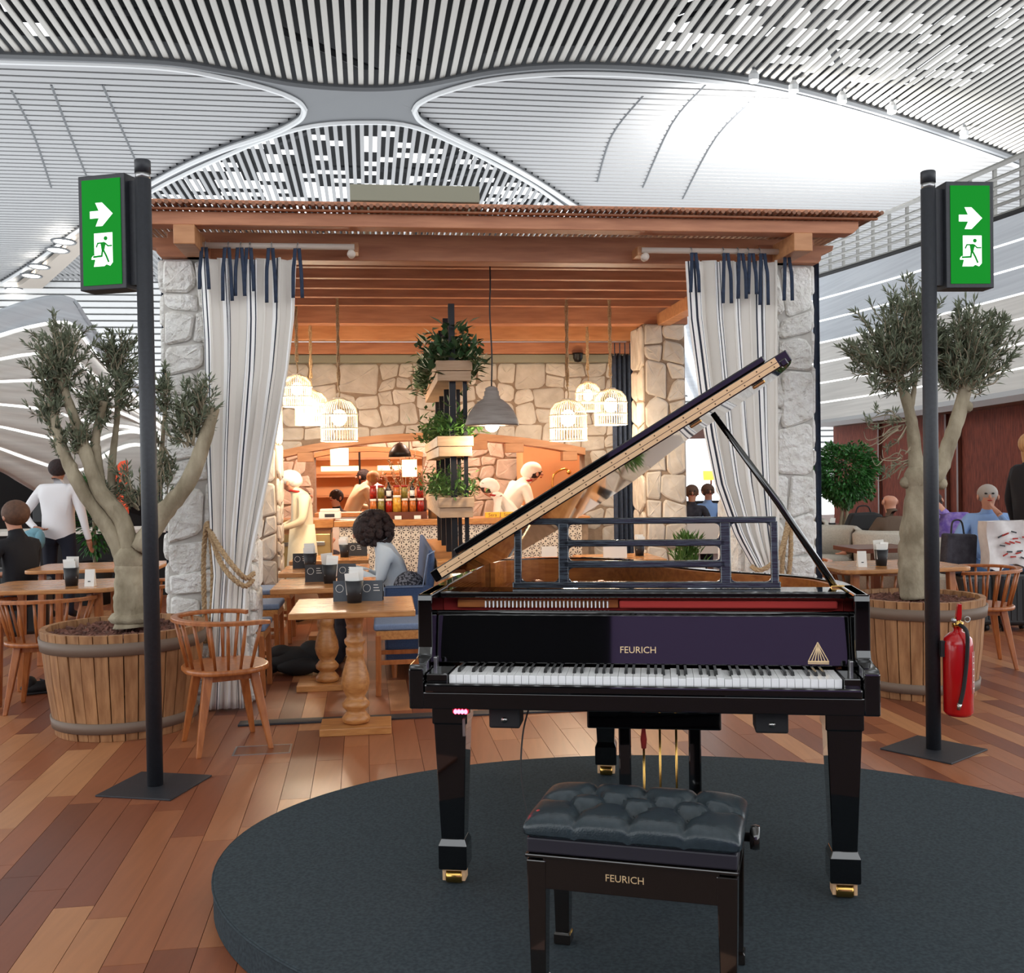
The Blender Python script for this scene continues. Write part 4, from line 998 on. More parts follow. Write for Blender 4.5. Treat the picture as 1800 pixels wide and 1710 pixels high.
# bar counter with star tiles
def star_tile():
    m = bpy.data.materials.new('star_tile'); m.use_nodes = True; nt = m.node_tree; b = nt.nodes['Principled BSDF']; b.inputs['Roughness'].default_value = 0.3
    N_, L = nt.nodes.new, nt.links.new
    tc, sp = N_('ShaderNodeTexCoord'), N_('ShaderNodeSeparateXYZ'); L(tc.outputs['Object'], sp.inputs[0])
    def mth(op, a, bb=None):
        n = N_('ShaderNodeMath'); n.operation = op
        for i, q in enumerate((a, bb)):
            if q is None: continue
            if isinstance(q, (int, float)): n.inputs[i].default_value = q
            else: L(q, n.inputs[i])
        return n.outputs[0]
    th = mth('ARCTAN2', sp.outputs['Z'], sp.outputs['X'])
    r2 = mth('SQRT', mth('ADD', mth('MULTIPLY', sp.outputs['X'], sp.outputs['X']), mth('MULTIPLY', sp.outputs['Z'], sp.outputs['Z'])))
    pet = mth('GREATER_THAN', mth('COSINE', mth('MULTIPLY', th, 8)), 0.25)
    rng = mth('MULTIPLY', mth('LESS_THAN', r2, 0.040), mth('GREATER_THAN', r2, 0.010))
    ring = mth('MULTIPLY', mth('LESS_THAN', r2, 0.066), mth('GREATER_THAN', r2, 0.060))
    d = mth('MAXIMUM', mth('MULTIPLY', pet, rng), ring)
    mx = N_('ShaderNodeMix'); mx.data_type = 'RGBA'; L(d, mx.inputs['Factor']); mx.inputs[6].default_value = lin((216, 206, 192)); mx.inputs[7].default_value = lin((52, 44, 44))
    L(mx.outputs[2], b.inputs['Base Color']); MATS['star_tile'] = m
star_tile()
cnt = thing('bar_counter', 'bar counter with wooden top and black and white star tile front', 'counter', Q(0.15, 3.86), QA)
MB().box(0.75, 3.33, 0.0, 0.42, 0.0, 0.93).build('body', 'mortar', cnt)
MB().box(0.70, 3.345, -0.05, 0.46, 0.93, 0.99).build('worktop', 'oak', cnt, bevel=0.006)
tile = MB().box(-0.0475, 0.0475, -0.008, 0.0, -0.0475, 0.0475).mesh('tile'); tile.materials.append(MATS['star_tile'])
for i in range(26):
    for j in range(6):
        o = obj('tile', tile, None, cnt); o.location = (0.80 + i * 0.0965, -0.001, 0.88 - j * 0.0965)
stn = thing('service_counter', 'brushed steel service counter with wooden shelf beside the tiled bar', 'counter', Q(0.15, 3.95), QA)
MB().box(0.05, 0.66, 0.0, 0.42, 0.0, 0.86).build('body', 'fridge_steel', stn, bevel=0.01)
MB().box(0.02, 0.69, -0.04, 0.45, 0.92, 1.01).build('shelf', 'oak', stn, bevel=0.005)
MB().box(0.05, 0.66, 0.02, 0.40, 0.861, 0.919).build('frieze', 'timber_pale', stn)
MB().box(0.10, 0.60, -0.02, -0.001, 0.74, 0.78).build('drawer_handle', 'steel', stn, bevel=0.004)

# ---------------------------------------------------------------- curtains, rods, ties, ropes
def cloth_mat():
    m = bpy.data.materials.new('striped_linen'); m.use_nodes = True; nt = m.node_tree; b = nt.nodes['Principled BSDF']; b.inputs['Roughness'].default_value = 0.95
    b.inputs['Specular IOR Level'].default_value = 0.1
    N_, L = nt.nodes.new, nt.links.new
    uv, sp = N_('ShaderNodeUVMap'), N_('ShaderNodeSeparateXYZ'); L(uv.outputs[0], sp.inputs[0])
    fr = N_('ShaderNodeMath'); fr.operation = 'FRACT'; L(sp.outputs['X'], fr.inputs[0])
    rp = N_('ShaderNodeValToRGB'); rp.color_ramp.interpolation = 'CONSTANT'; L(fr.outputs[0], rp.inputs['Fac'])
    lnn, wh, nv = (226, 220, 211), (252, 251, 249), (58, 62, 74)
    st = [(0, lnn), (.50, wh), (.555, nv), (.575, wh), (.62, nv), (.645, wh), (.70, nv), (.725, wh), (.77, nv), (.79, wh), (.85, nv), (.865, lnn)]
    e = rp.color_ramp.elements
    while len(e) < len(st): e.new(0.5)
    for el, (p, c) in zip(e, st): el.position = p; el.color = lin(c)
    nz = N_('ShaderNodeTexNoise'); nz.inputs['Scale'].default_value = 300; bp = N_('ShaderNodeBump'); bp.inputs['Strength'].default_value = 0.15
    L(nz.outputs['Fac'], bp.inputs['Height']); L(bp.outputs['Normal'], b.inputs['Normal']); L(rp.outputs['Color'], b.inputs['Base Color'])
    MATS['striped_linen'] = m
cloth_mat()
def curtain(label, Ledge, Redge, v0, seed, nf, grp, cid, us=1.0):
    t = thing('curtain', label, 'curtain', QO, QA, grp)
    rg = random.Random(seed); ph = rg.random() * 6; Le = [qat(x, y, v0) for x, y in Ledge]; Re = [qat(x, y, v0) for x, y in Redge]
    lt = sorted((z, u) for u, z in Le); rt = sorted((z, u) for u, z in Re)
    zt = max(lt[-1][0], rt[-1][0]); rows = []; NS, NZ = 130, 44
    for j in range(NZ + 1):
        z = lerp(zt, 0.012, j / NZ); ul, ur = interp(lt, z), interp(rt, z); wd = ur - ul
        row = []
        for i in range(NS + 1):
            s = i / NS; a = 0.055 * min(1.0, 0.45 + 0.5 * (wd / 0.6)) * (0.7 + 0.3 * math.sin(3 * s + seed))
            f = 2 * math.pi * (nf * s + 0.18 * math.sin(5 * s + ph)) + 0.5 * math.sin(1.7 * (1 - j / NZ) + 4 * s)
            sag = 0.016 * abs(math.sin(math.pi * 5 * s)) * max(0, 1 - j / 2.5)
            row.append((ul + wd * s + 0.018 * math.sin(2 * f), v0 + a * math.sin(f) - 0.01, z - sag))
        rows.append(row)
    mb = MB().grid(rows); me = mb.mesh('drape', True); uvl = me.uv_layers.new(name='UVMap')
    for lp in me.loops:
        i = lp.vertex_index % (NS + 1); uvl.data[lp.index].uv = (4.0 * i / NS * us + cid, lp.vertex_index // (NS + 1) / NZ)
    me.materials.append(MATS['striped_linen']); dr = obj('drape', me, None, t); d = dr.modifiers.new('solid', 'SOLIDIFY'); d.thickness = 0.004
    return t, zt
CL, zt = curtain('striped linen curtain tied back at the pillar behind the spindle armchair',
    [(353, 452), (362, 600), (366, 800), (373, 940), (380, 1010), (374, 1100), (362, 1250)],
    [(522, 455), (519, 560), (509, 650), (491, 750), (471, 850), (449, 950), (436, 1015), (431, 1100), (440, 1252)], -0.15, 3, 6, 'striped linen curtains', 0.62)
CR, zt2 = curtain('striped linen curtain tied back behind the piano prop stick',
    [(1210, 458), (1216, 560), (1228, 650), (1243, 760), (1262, 850), (1295, 940), (1333, 1005), (1340, 1080), (1325, 1190)],
    [(1366, 458), (1366, 600), (1366, 800), (1368, 1000), (1368, 1190)], -0.15, 8, 6, 'striped linen curtains', 0.45)
def rings_and_ties(t, pxs, z, v0=-0.15):
    for k, px in enumerate(pxs):
        u, _ = qat(px, 450, v0)
        rg_ = MB(); rg_.tube([(u, v0 + 0.026 * math.cos(a), 2.893 + 0.026 * math.sin(a)) for a in [2 * math.pi * i / 12 for i in range(12)]], 0.003, 5, closed=True); rg_.build('curtain_ring', 'steel_band', t, True)
        L = 0.26 + 0.1 * ((k * 37) % 10) / 10
        for sgn in (-1, 1):
            x0 = u + 0.012 * sgn; pts = [(x0, v0 - 0.066, 2.87), (x0 + 0.006 * sgn, v0 - 0.075, 2.79), (x0 + 0.012 * sgn, v0 - 0.085, 2.72), (x0 + 0.016 * sgn, v0 - 0.08, 2.87 - L)]
            rows = [[Vector(p) + Vector((-0.011, 0, 0)) for p in spline(pts, 4)], [Vector(p) + Vector((0.011, -0.006, 0)) for p in spline(pts, 4)]]
            MB().grid(rows).build('tie_ribbon', 'navy', t, True, solid=0.003)
rings_and_ties(CL, (362, 402, 424, 440, 478, 524), zt); rings_and_ties(CR, (1214, 1270, 1296, 1314, 1334, 1376), zt2)
def crod(label, pa, pb, endsgn):
    (u0, _), (u1, _) = qat(pa, 434, -0.15), qat(pb, 434, -0.15)
    t = thing('curtain_rod', label, 'curtain rod', QO, QA, 'curtain rods'); z = 2.897
    MB().tube([(u0, -0.15, z), (u1, -0.15, z)], 0.019, 12).build('pole', 'rod_white', t, True)
    e = u1 if endsgn > 0 else u0
    MB().lathe([(0.0, -0.03), (0.024, -0.026), (0.027, 0), (0.024, 0.026), (0, 0.03)], 14, (e - 0.02 * endsgn, -0.15, z - 0.045), Matrix.Rotation(math.pi / 2, 4, 'X')).build('finial', 'rod_white', t, True)
    MB().box(e - 0.025, e + 0.025, -0.14, 0.02, z - 0.03, z + 0.03).build('bracket', 'timber_pale', t, bevel=0.003)
    o = u0 if endsgn > 0 else u1
    MB().box(o - 0.02, o + 0.02, -0.14, 0.02, z - 0.025, z + 0.025).build('bracket', 'timber_pale', t, bevel=0.003)
crod('pale wooden curtain rod nearer the first exit sign', 350, 623, 1)
crod('pale wooden curtain rod above the piano prop side', 1128, 1382, -1)
def rope_coil(name, label, pts_list, hook, grp):
    t = thing(name, label, 'rope', (0, 0, 0), 0, grp)
    for pts in pts_list:
        c = spline(pts, 14); mb = MB(); L_ = 0.0; off = []
        for i, q in enumerate(c):
            if i: L_ += (c[i] - c[i - 1]).length
            off.append(L_)
        for ph in (0, 2.094, 4.189):
            q2 = []
            for i, q in enumerate(c):
                tn = (c[min(i + 1, len(c) - 1)] - c[max(i - 1, 0)]).normalized(); x_ = tn.orthogonal().normalized() if i == 0 else (px_ - tn * px_.dot(tn)).normalized(); px_ = x_; y_ = tn.cross(x_); a_ = off[i] * 60 + ph
                q2.append(q + (x_ * math.cos(a_) + y_ * math.sin(a_)) * 0.008)
            mb.tube(q2, 0.0095, 6)
        mb.build('strand', 'rope', t, True)
    MB().ball(hook, (0.03, 0.03, 0.035), 10, 8).build('hook_knot', 'rope', t, True)
    return t
h = W(366, 925, 6.42)
rope_coil('tieback_rope', 'thick natural rope tying back the curtain beside the spindle armchair', [
    [W(366, 926, 6.42), W(385, 960, 6.24), W(410, 995, 6.15), W(432, 1016, 6.20), W(446, 1008, 6.33)],
    [W(368, 928, 6.42), W(384, 980, 6.25), W(405, 1012, 6.16), W(430, 1030, 6.20), W(444, 1020, 6.33)],
    [W(362, 925, 6.42), W(358, 980, 6.42), W(359, 1060, 6.43), W(362, 1130, 6.43)],
    [W(369, 930, 6.42), W(374, 1000, 6.41), W(372, 1080, 6.42), W(366, 1130, 6.42)]], h, 'tieback ropes')
h = W(1388, 920, 6.84)
rope_coil('tieback_rope', 'thick natural rope hanging on the pillar beside the piano prop', [
    [W(1388, 920, 6.84), W(1378, 960, 6.8), W(1374, 1020, 6.8), W(1372, 1060, 6.8)],
    [W(1390, 920, 6.84), W(1390, 970, 6.8), W(1386, 1020, 6.8), W(1384, 1060, 6.8)],
    [W(1384, 925, 6.82), W(1370, 975, 6.74), W(1352, 995, 6.66), W(1334, 1002, 6.66), W(1322, 996, 6.8)]], h, 'tieback ropes')
# navy drapes and bar blind
def navy_drape(label, pa, pb, yt, yb, v, seed):
    (u0, z1), (u1, _), (_, z0) = qat(pa, yt, v), qat(pb, yt, v), qat(pa, yb, v)
    rows = []
    for j in range(20):
        z = lerp(z1, max(z0, 0.03), j / 19); rows.append([(lerp(u0, u1, i / 30) , v + 0.03 * math.sin(i * 0.9 + seed), z - (0.03 * abs(math.sin(i * 0.7)) if j == 0 else 0)) for i in range(31)])
    t = thing('drape', label, 'curtain', QO, QA, 'dark navy drapes')
    MB().grid(rows).build('cloth', 'navy', t, True, solid=0.004)
    for i in range(4): MB().tube([(lerp(u0, u1, (i + .5) / 4), v, z1 - 0.02), (lerp(u0, u1, (i + .5) / 4), v, z1 + 0.10)], 0.006, 5).build('tie_cord', 'navy', t)
navy_drape('dark navy drape hanging beside the inner pillar under the pergola', 1076, 1112, 620, 1010, 3.6, 1)
navy_drape('dark navy drape hanging on the outer side of the first pillar', 284, 299, 468, 1020, 0.25, 4)
navy_drape('narrow dark navy drape on the outer edge of the far pillar', 1431, 1437, 458, 1020, 0.25, 7)
MB2 = MB().box(0.5, 4.2, -0.60, -0.50, 0.0, 0.012); st_ = MB2.build('threshold_strip', 'post_black', None, loc=QO, rz=QA, bevel=0.002)
tag(st_, 'dark metal threshold strip across the pergola front', 'threshold')
# ---------------------------------------------------------------- barrels with olive trees
def barrel(t, rt, rb, h, n=34, seed=1):
    rg = random.Random(seed); st = 2 * math.pi / n
    for i in range(n):
        a0, a1 = i * st + 0.006, (i + 1) * st - 0.006; e = rg.uniform(-0.004, 0.004); mb = MB(); vs = []
        for z, r in ((0.0, rb), (h * 0.5, (rt + rb) / 2 + 0.008), (h, rt)):
            for rr_, a in ((r + e, a0), (r + e, a1), (r + e - 0.035, a1), (r + e - 0.035, a0)): vs.append((rr_ * math.cos(a), rr_ * math.sin(a), z))
        fs = [(3, 2, 1, 0), (8, 9, 10, 11)] + [(4 * k + j, 4 * k + (j + 1) % 4, 4 * k + 4 + (j + 1) % 4, 4 * k + 4 + j) for k in range(2) for j in range(4)]
        mb.add(vs, fs).build('stave', 'barrel_wood', t, bevel=0.002)
    for z0, z1 in ((h - 0.115, h - 0.045), (0.045, 0.105)):
        r0, r1 = lerp(rb, rt, z0 / h) + 0.013, lerp(rb, rt, z1 / h) + 0.013
        MB().lathe([(r0 - 0.012, z0), (r0, z0), (r1, z1), (r1 - 0.012, z1)], 64).build('hoop', 'barrel_hoop', t, True)
    MB().lathe([(0, h - 0.055), (rt - 0.04, h - 0.06)], 32).build('soil', 'soil', t)
    mb = MB()
    for k in range(900):
        r = (rt - 0.05) * math.sqrt(rg.random()); a = rg.random() * 6.283; s = rg.uniform(0.008, 0.017)
        M = Matrix.Translation((r * math.cos(a), r * math.sin(a), h - 0.052 + rg.random() * 0.012)) @ Euler((rg.random() * 3, rg.random() * 3, rg.random() * 3)).to_matrix().to_4x4()
        mb.box(-s * 1.4, s * 1.4, -s, s, -s * .5, s * .5, M)
    tag(mb.build('bark_chips', 'bark_chips', t), kind='stuff')
def leaf(mb, p, d, up, L, w):
    d = d.normalized(); sd = d.cross(up)
    sd = sd.normalized() if sd.length > 1e-4 else d.orthogonal().normalized()
    n = sd.cross(d) * (L * 0.08)
    mb.add([p, p + d * L * 0.45 + sd * w / 2 + n, p + d * L, p + d * L * 0.45 - sd * w / 2 + n], [(0, 1, 2), (0, 2, 3)])
def twigs(tb, lb, rg, tip, c, rad, n, L=0.05, w=0.012, bare=0.0, dens=1.0, start=0.55):
    for k in range(n):
        while True:
            q = Vector((rg.uniform(-1, 1), rg.uniform(-1, 1), rg.uniform(-1, 1)))
            if q.length < 1: break
        e = c + Vector((q.x * rad[0], q.y * rad[1], q.z * rad[2])); s = tip.lerp(e, rg.uniform(0.1, start))
        mid = s.lerp(e, 0.5) + Vector((rg.uniform(-.03, .03), rg.uniform(-.03, .03), rg.uniform(-.02, .04)))
        pts = spline([s, mid, e, e + Vector((q.x * .05, q.y * .05, rg.uniform(.02, .07)))], 4)
        tb.tube(pts, [0.004 * (1 - i / len(pts)) + 0.0012 for i in range(len(pts))], 4, cap=False)
        if rg.random() < bare: continue
        for i in range(2, len(pts) - 1):
            d0 = (pts[i + 1] - pts[i]).normalized()
            for r_ in range(int(2.1 * dens + rg.random())):
                p = pts[i].lerp(pts[i + 1], rg.random()); sd = Vector((rg.uniform(-1, 1), rg.uniform(-1, 1), rg.uniform(-.6, 1))).normalized()
                leaf(lb, p, d0 * 0.8 + sd * 0.8, Vector((rg.uniform(-1, 1), rg.uniform(-1, 1), 1)), L * rg.uniform(0.7, 1.2), w)
        leaf(lb, pts[-1], pts[-1] - pts[-2], Vector((0, 1, 0.3)), L, w)

bc = Vector((-2.30, 6.03, 0))
lb_ = thing('barrel_planter', 'wooden stave barrel planter beside the spindle armchair, holding the first olive tree', 'planter', bc, 0, 'barrel planters')
barrel(lb_, 0.46, 0.385, 0.60, 36, 4)
lt_ = thing('olive_tree', 'many branched olive tree in front of the curved shell wall', 'tree', bc + Vector((0, 0, 0.55)), 0, 'olive trees')
def tw(x, y, dy=0.0): return W(x, y, bc.y - 0.05 + dy) - bc - Vector((0, 0, 0.55))
trunk = MB()
def limb(mb, pts, r0, r1, n=9):
    p = spline(pts, 6); k = len(p); rg = random.Random(int(r0 * 1e4) + k)
    mb.tube(p, [lerp(r0, r1, i / (k - 1)) * (1 + rg.uniform(-.08, .08)) for i in range(k)], n)
limb(trunk, [tw(236, 1100), tw(232, 1060), tw(228, 1020), tw(226, 985)], 0.115, 0.075, 12)
trunk.ball(tw(227, 983), (.088, .085, .09), 12, 8); trunk.ball(tw(236, 1085), (0.15, 0.13, 0.05), 12, 6); trunk.ball(tw(212, 1062), 0.035, 8, 6)
limb(trunk, [tw(224, 1000), tw(195, 935), tw(145, 862), tw(112, 795), tw(96, 740), tw(88, 690)], 0.055, 0.020)
limb(trunk, [tw(232, 990), tw(215, 915), tw(175, 862), tw(152, 800), tw(136, 750), tw(118, 700), tw(106, 655)], 0.055, 0.020)
limb(trunk, [tw(176, 860, .05), tw(170, 800, .05), tw(168, 770, .03), tw(182, 705, .0)], 0.034, 0.022)
limb(trunk, [tw(200, 900, .1), tw(196, 830, .15), tw(206, 730, .15), tw(205, 660, .15)], 0.028, 0.012)
limb(trunk, [tw(246, 965), tw(285, 905), tw(328, 852), tw(356, 785), tw(376, 716)], 0.065, 0.034)
limb(trunk, [tw(255, 940, .1), tw(275, 860, .15), tw(285, 780, .15), tw(292, 700, .12)], 0.025, 0.009)
for q in ((300, 888), (336, 835), (362, 765), (150, 870), (128, 820), (200, 930)): trunk.ball(tw(*q), 0.03, 7, 5)
trunk.build('trunk', 'bark', lt_, True)
rg = random.Random(5); tb, lbm = MB(), MB()
def cl(mb_t, mb_l, f, tip, c, rx, ry, n, **kw): twigs(mb_t, mb_l, rg, f(*tip), f(*c), (rx * 6.1 / 1800, rx * 5.0 / 1800, ry * 6.1 / 1800), n, **kw)
cl(tb, lbm, tw, (106, 665), (108, 625), 50, 62, 60)
cl(tb, lbm, tw, (100, 690), (88, 660), 34, 40, 26)
cl(tb, lbm, tw, (92, 745), (86, 720), 22, 45, 24)
cl(tb, lbm, tw, (96, 770), (100, 770), 16, 40, 12)
cl(tb, lbm, tw, (180, 720, .03), (170, 715, .05), 38, 48, 40)
cl(tb, lbm, tw, (150, 800), (140, 760), 26, 40, 18)
cl(tb, lbm, tw, (205, 665, .15), (208, 630, .15), 30, 55, 36)
cl(tb, lbm, tw, (206, 720, .15), (225, 690, .15), 26, 40, 20)
cl(tb, lbm, tw, (360, 740), (340, 720), 32, 55, 34)
cl(tb, lbm, tw, (340, 790), (318, 745), 30, 40, 26)
cl(tb, lbm, tw, (292, 700, .12), (290, 690, .12), 16, 40, 18)
cl(tb, lbm, tw, (285, 780, .15), (285, 830, .12), 24, 60, 18, dens=.7)
cl(tb, lbm, tw, (250, 900, .1), (225, 850, .1), 38, 45, 18, dens=.7)
cl(tb, lbm, tw, (180, 860, .1), (190, 860, .1), 30, 40, 12)
tag(tb.build('twigs', 'bark', lt_), kind='stuff'); tag(lbm.build('foliage', 'olive_leaf', lt_), kind='stuff')

bc2 = Vector((2.62, 6.66, 0))
rb_ = thing('barrel_planter', 'wooden stave barrel planter behind the fire extinguisher, holding the second olive tree', 'planter', bc2, 0, 'barrel planters')
barrel(rb_, 0.42, 0.36, 0.62, 34, 9)
rt_ = thing('olive_tree', 'bushy olive tree with forked trunk behind the second exit sign post', 'tree', bc2 + Vector((0, 0, 0.57)), 0, 'olive trees')
def tw2(x, y, dy=0.0): return W(x, y, bc2.y - 0.05 + dy) - bc2 - Vector((0, 0, 0.57))
trunk = MB()
limb(trunk, [tw2(1610, 1050), tw2(1604, 1000), tw2(1605, 940), tw2(1612, 880), tw2(1612, 830)], 0.095, 0.07, 12)
limb(trunk, [tw2(1612, 845), tw2(1608, 790), tw2(1600, 730), tw2(1582, 665), tw2(1570, 630)], 0.052, 0.020)
limb(trunk, [tw2(1618, 850), tw2(1648, 830), tw2(1668, 780), tw2(1688, 720), tw2(1700, 665)], 0.062, 0.038)
limb(trunk, [tw2(1600, 720), tw2(1606, 690), tw2(1612, 640)], 0.022, 0.01)
trunk.ball(tw2(1612, 842), (.085, .085, .1), 12, 8)
for q in ((1592, 848), (1655, 850), (1600, 1010), (1700, 715)): trunk.ball(tw2(*q), 0.04, 8, 6)
trunk.build('trunk', 'bark', rt_, True)
tb, lbm = MB(), MB()
cl(tb, lbm, tw2, (1578, 665), (1566, 615), 80, 92, 135, L=0.062, w=0.012)
cl(tb, lbm, tw2, (1606, 660), (1610, 570), 50, 80, 60, L=0.062)
cl(tb, lbm, tw2, (1700, 690), (1702, 622), 78, 84, 135, L=0.062)
cl(tb, lbm, tw2, (1690, 690), (1670, 640), 50, 60, 50, L=0.062)
cl(tb, lbm, tw2, (1700, 660), (1755, 590), 36, 50, 16, L=0.062)
cl(tb, lbm, tw2, (1600, 740), (1550, 765), 44, 45, 14, bare=.7)
cl(tb, lbm, tw2, (1608, 800), (1565, 815), 40, 45, 12, bare=.95)
tag(tb.build('twigs', 'bark', rt_), kind='stuff'); tag(lbm.build('foliage', 'olive_leaf', rt_), kind='stuff')

# ficus by the lounge
fc = W(1485, 945, 14.2); fc.z = 0
fi = thing('ficus_tree', 'round clipped green ficus tree in the lounge behind the pillar', 'tree', fc)
MB().lathe([(0, 0), (0.2, 0), (0.24, 0.36), (0.21, 0.36), (0.2, 0.3), (0, 0.3)], 20).build('pot', 'black_matte', fi, True)
mb = MB()
for k in range(4): mb.tube([(0.05 * math.cos(k * 1.6), 0.05 * math.sin(k * 1.6), 0.3), (0.06 * math.cos(k * 1.6 + 1.5), 0.06 * math.sin(k * 1.6 + 1.5), 0.65), (0.05 * math.cos(k * 1.6 + 3), 0.05 * math.sin(k * 1.6 + 3), 1.1)], 0.022, 6)
mb.build('stem', 'bark', fi, True)
mb = MB()
for k in range(5200):
    q = Vector((rg.gauss(0, 1), rg.gauss(0, 1), rg.gauss(0, 1))).normalized(); r = rg.uniform(0.3, 1.0) ** 0.5 * (1 + .12 * math.sin(q.x * 7 + q.z * 5))
    p = Vector((q.x * 0.44 * r, q.y * 0.42 * r, 1.36 + q.z * 0.44 * r))
    leaf(mb, p, q + Vector((0, 0, -0.5)) + Vector((rg.uniform(-.7, .7), rg.uniform(-.7, .7), rg.uniform(-.3, .3))), Vector((rg.uniform(-1, 1), rg.uniform(-1, 1), rg.uniform(-1, 1))), 0.062, 0.034)
tag(mb.build('foliage', 'ficus_leaf', fi), kind='stuff')

# ---------------------------------------------------------------- fire extinguisher on its post
ep = Vector((2.252, 5.19, 0.19))
ex_ = thing('fire_extinguisher', 'red fire extinguisher hanging on the exit sign post', 'fire extinguisher', ep)
MB().lathe([(0, 0), (0.06, 0.002), (0.072, 0.02), (0.073, 0.36), (0.066, 0.395), (0.04, 0.42), (0.022, 0.428), (0.022, 0.45), (0, 0.45)], 28).build('cylinder', 'extinguisher_red', ex_, True)
MB().lathe([(0, 0.45), (0.028, 0.45), (0.028, 0.475), (0.015, 0.48), (0.015, 0.50), (0, 0.50)], 14).build('valve', 'brass', ex_, True)
MB().prism([(-0.012, 0.0), (0.012, 0.0), (0.014, 0.03), (0.009, 0.085), (-0.009, 0.085), (-0.013, 0.03)], -0.012, 0.012, lambda a, b, c: (a, c - 0.004 - b * .2, 0.485 + b)).build('lever', 'extinguisher_red', ex_, bevel=0.003)
MB().tube([(0.045 + 0.014 * math.cos(a), -0.01, 0.488 + 0.014 * math.sin(a)) for a in [2 * math.pi * i / 12 for i in range(12)]], 0.003, 5, closed=True).build('pin_ring', 'steel', ex_, True)
MB().lathe([(0, -0.006), (0.012, -0.006), (0.012, 0.006), (0, 0.006)], 12, (-0.028, -0.02, 0.485), Matrix.Rotation(math.pi / 2, 4, 'X')).build('gauge', 'steel_band', ex_, True)
MB().tube(spline([(0.0, -0.02, 0.465), (0.008, -0.085, 0.44), (0.010, -0.088, 0.36), (0.004, -0.083, 0.25), (-0.010, -0.08, 0.14), (-0.026, -0.076, 0.07)], 5), 0.010, 8).build('hose', 'rubber', ex_, True)
MB().tube([(-0.026, -0.076, 0.075), (-0.032, -0.074, 0.045)], [0.012, 0.008], 8).build('nozzle', 'steel', ex_, True)
MB().box(-0.09, -0.068, -0.012, 0.012, 0.30, 0.38).build('wall_hook', 'rubber', ex_)
mb = MB()
for k in range(7): mb.box(0.0455 - .012, 0.0455 + 0.012, -0.0608, -0.0575, 0.13 + 0.03 * k, 0.135 + 0.03 * k)
for a in (0.58, 0.70, 0.82): 
    pass
rows = [[(0.0742 * math.cos(a), 0.0742 * math.sin(a), z) for a in [math.radians(-48 + 22 * i / 4) for i in range(5)]] for z in (0.12, 0.33)]
lbp = MB().grid(rows).build('label', 'extinguisher_red', ex_, True)
for a in (-48, -26): MB().tube([(0.0745 * math.cos(math.radians(a)), 0.0745 * math.sin(math.radians(a)), z) for z in (0.12, 0.33)], 0.0014, 4).build('label_border', 'paper', lbp)
for k in range(6):
    z = 0.145 + 0.032 * k; MB().tube([(0.0745 * math.cos(math.radians(a)), 0.0745 * math.sin(math.radians(a)), z) for a in (-44, -40, -36, -31)], 0.0022, 4).build('label_line', 'paper', lbp)

# ---------------------------------------------------------------- furniture prototypes
def make_pedestal(label, loc, rz, grp, w=0.68, d=0.66, h=0.72):
    t = thing('pedestal_table', label, 'table', loc, rz, grp)
    MB().box(-w / 2, w / 2, -d / 2, d / 2, h - 0.035, h).build('tabletop', 'table_wood', t, bevel=0.006)
    MB().lathe([(0.05, 0.04), (0.075, 0.05), (0.08, 0.075), (0.06, 0.10), (0.05, 0.115), (0.075, 0.135), (0.08, 0.155), (0.06, 0.18), (0.05, 0.19), (0.072, 0.23), (0.082, 0.27), (0.076, 0.32), (0.055, 0.39), (0.045, 0.43), (0.052, 0.44), (0.052, 0.47), (0.045, 0.48), (0.058, 0.50), (0.06, 0.52), (0.045, 0.535), (0.045, 0.58), (0.05, 0.59), (0.045, 0.60), (0.055, 0.64), (0.075, 0.67), (0.085, h - 0.035)], 24).build('baluster', 'oak', t, True)
    MB().box(-0.20, 0.20, -0.13, 0.13, 0, 0.042).build('base', 'oak', t, bevel=0.004)
    return t
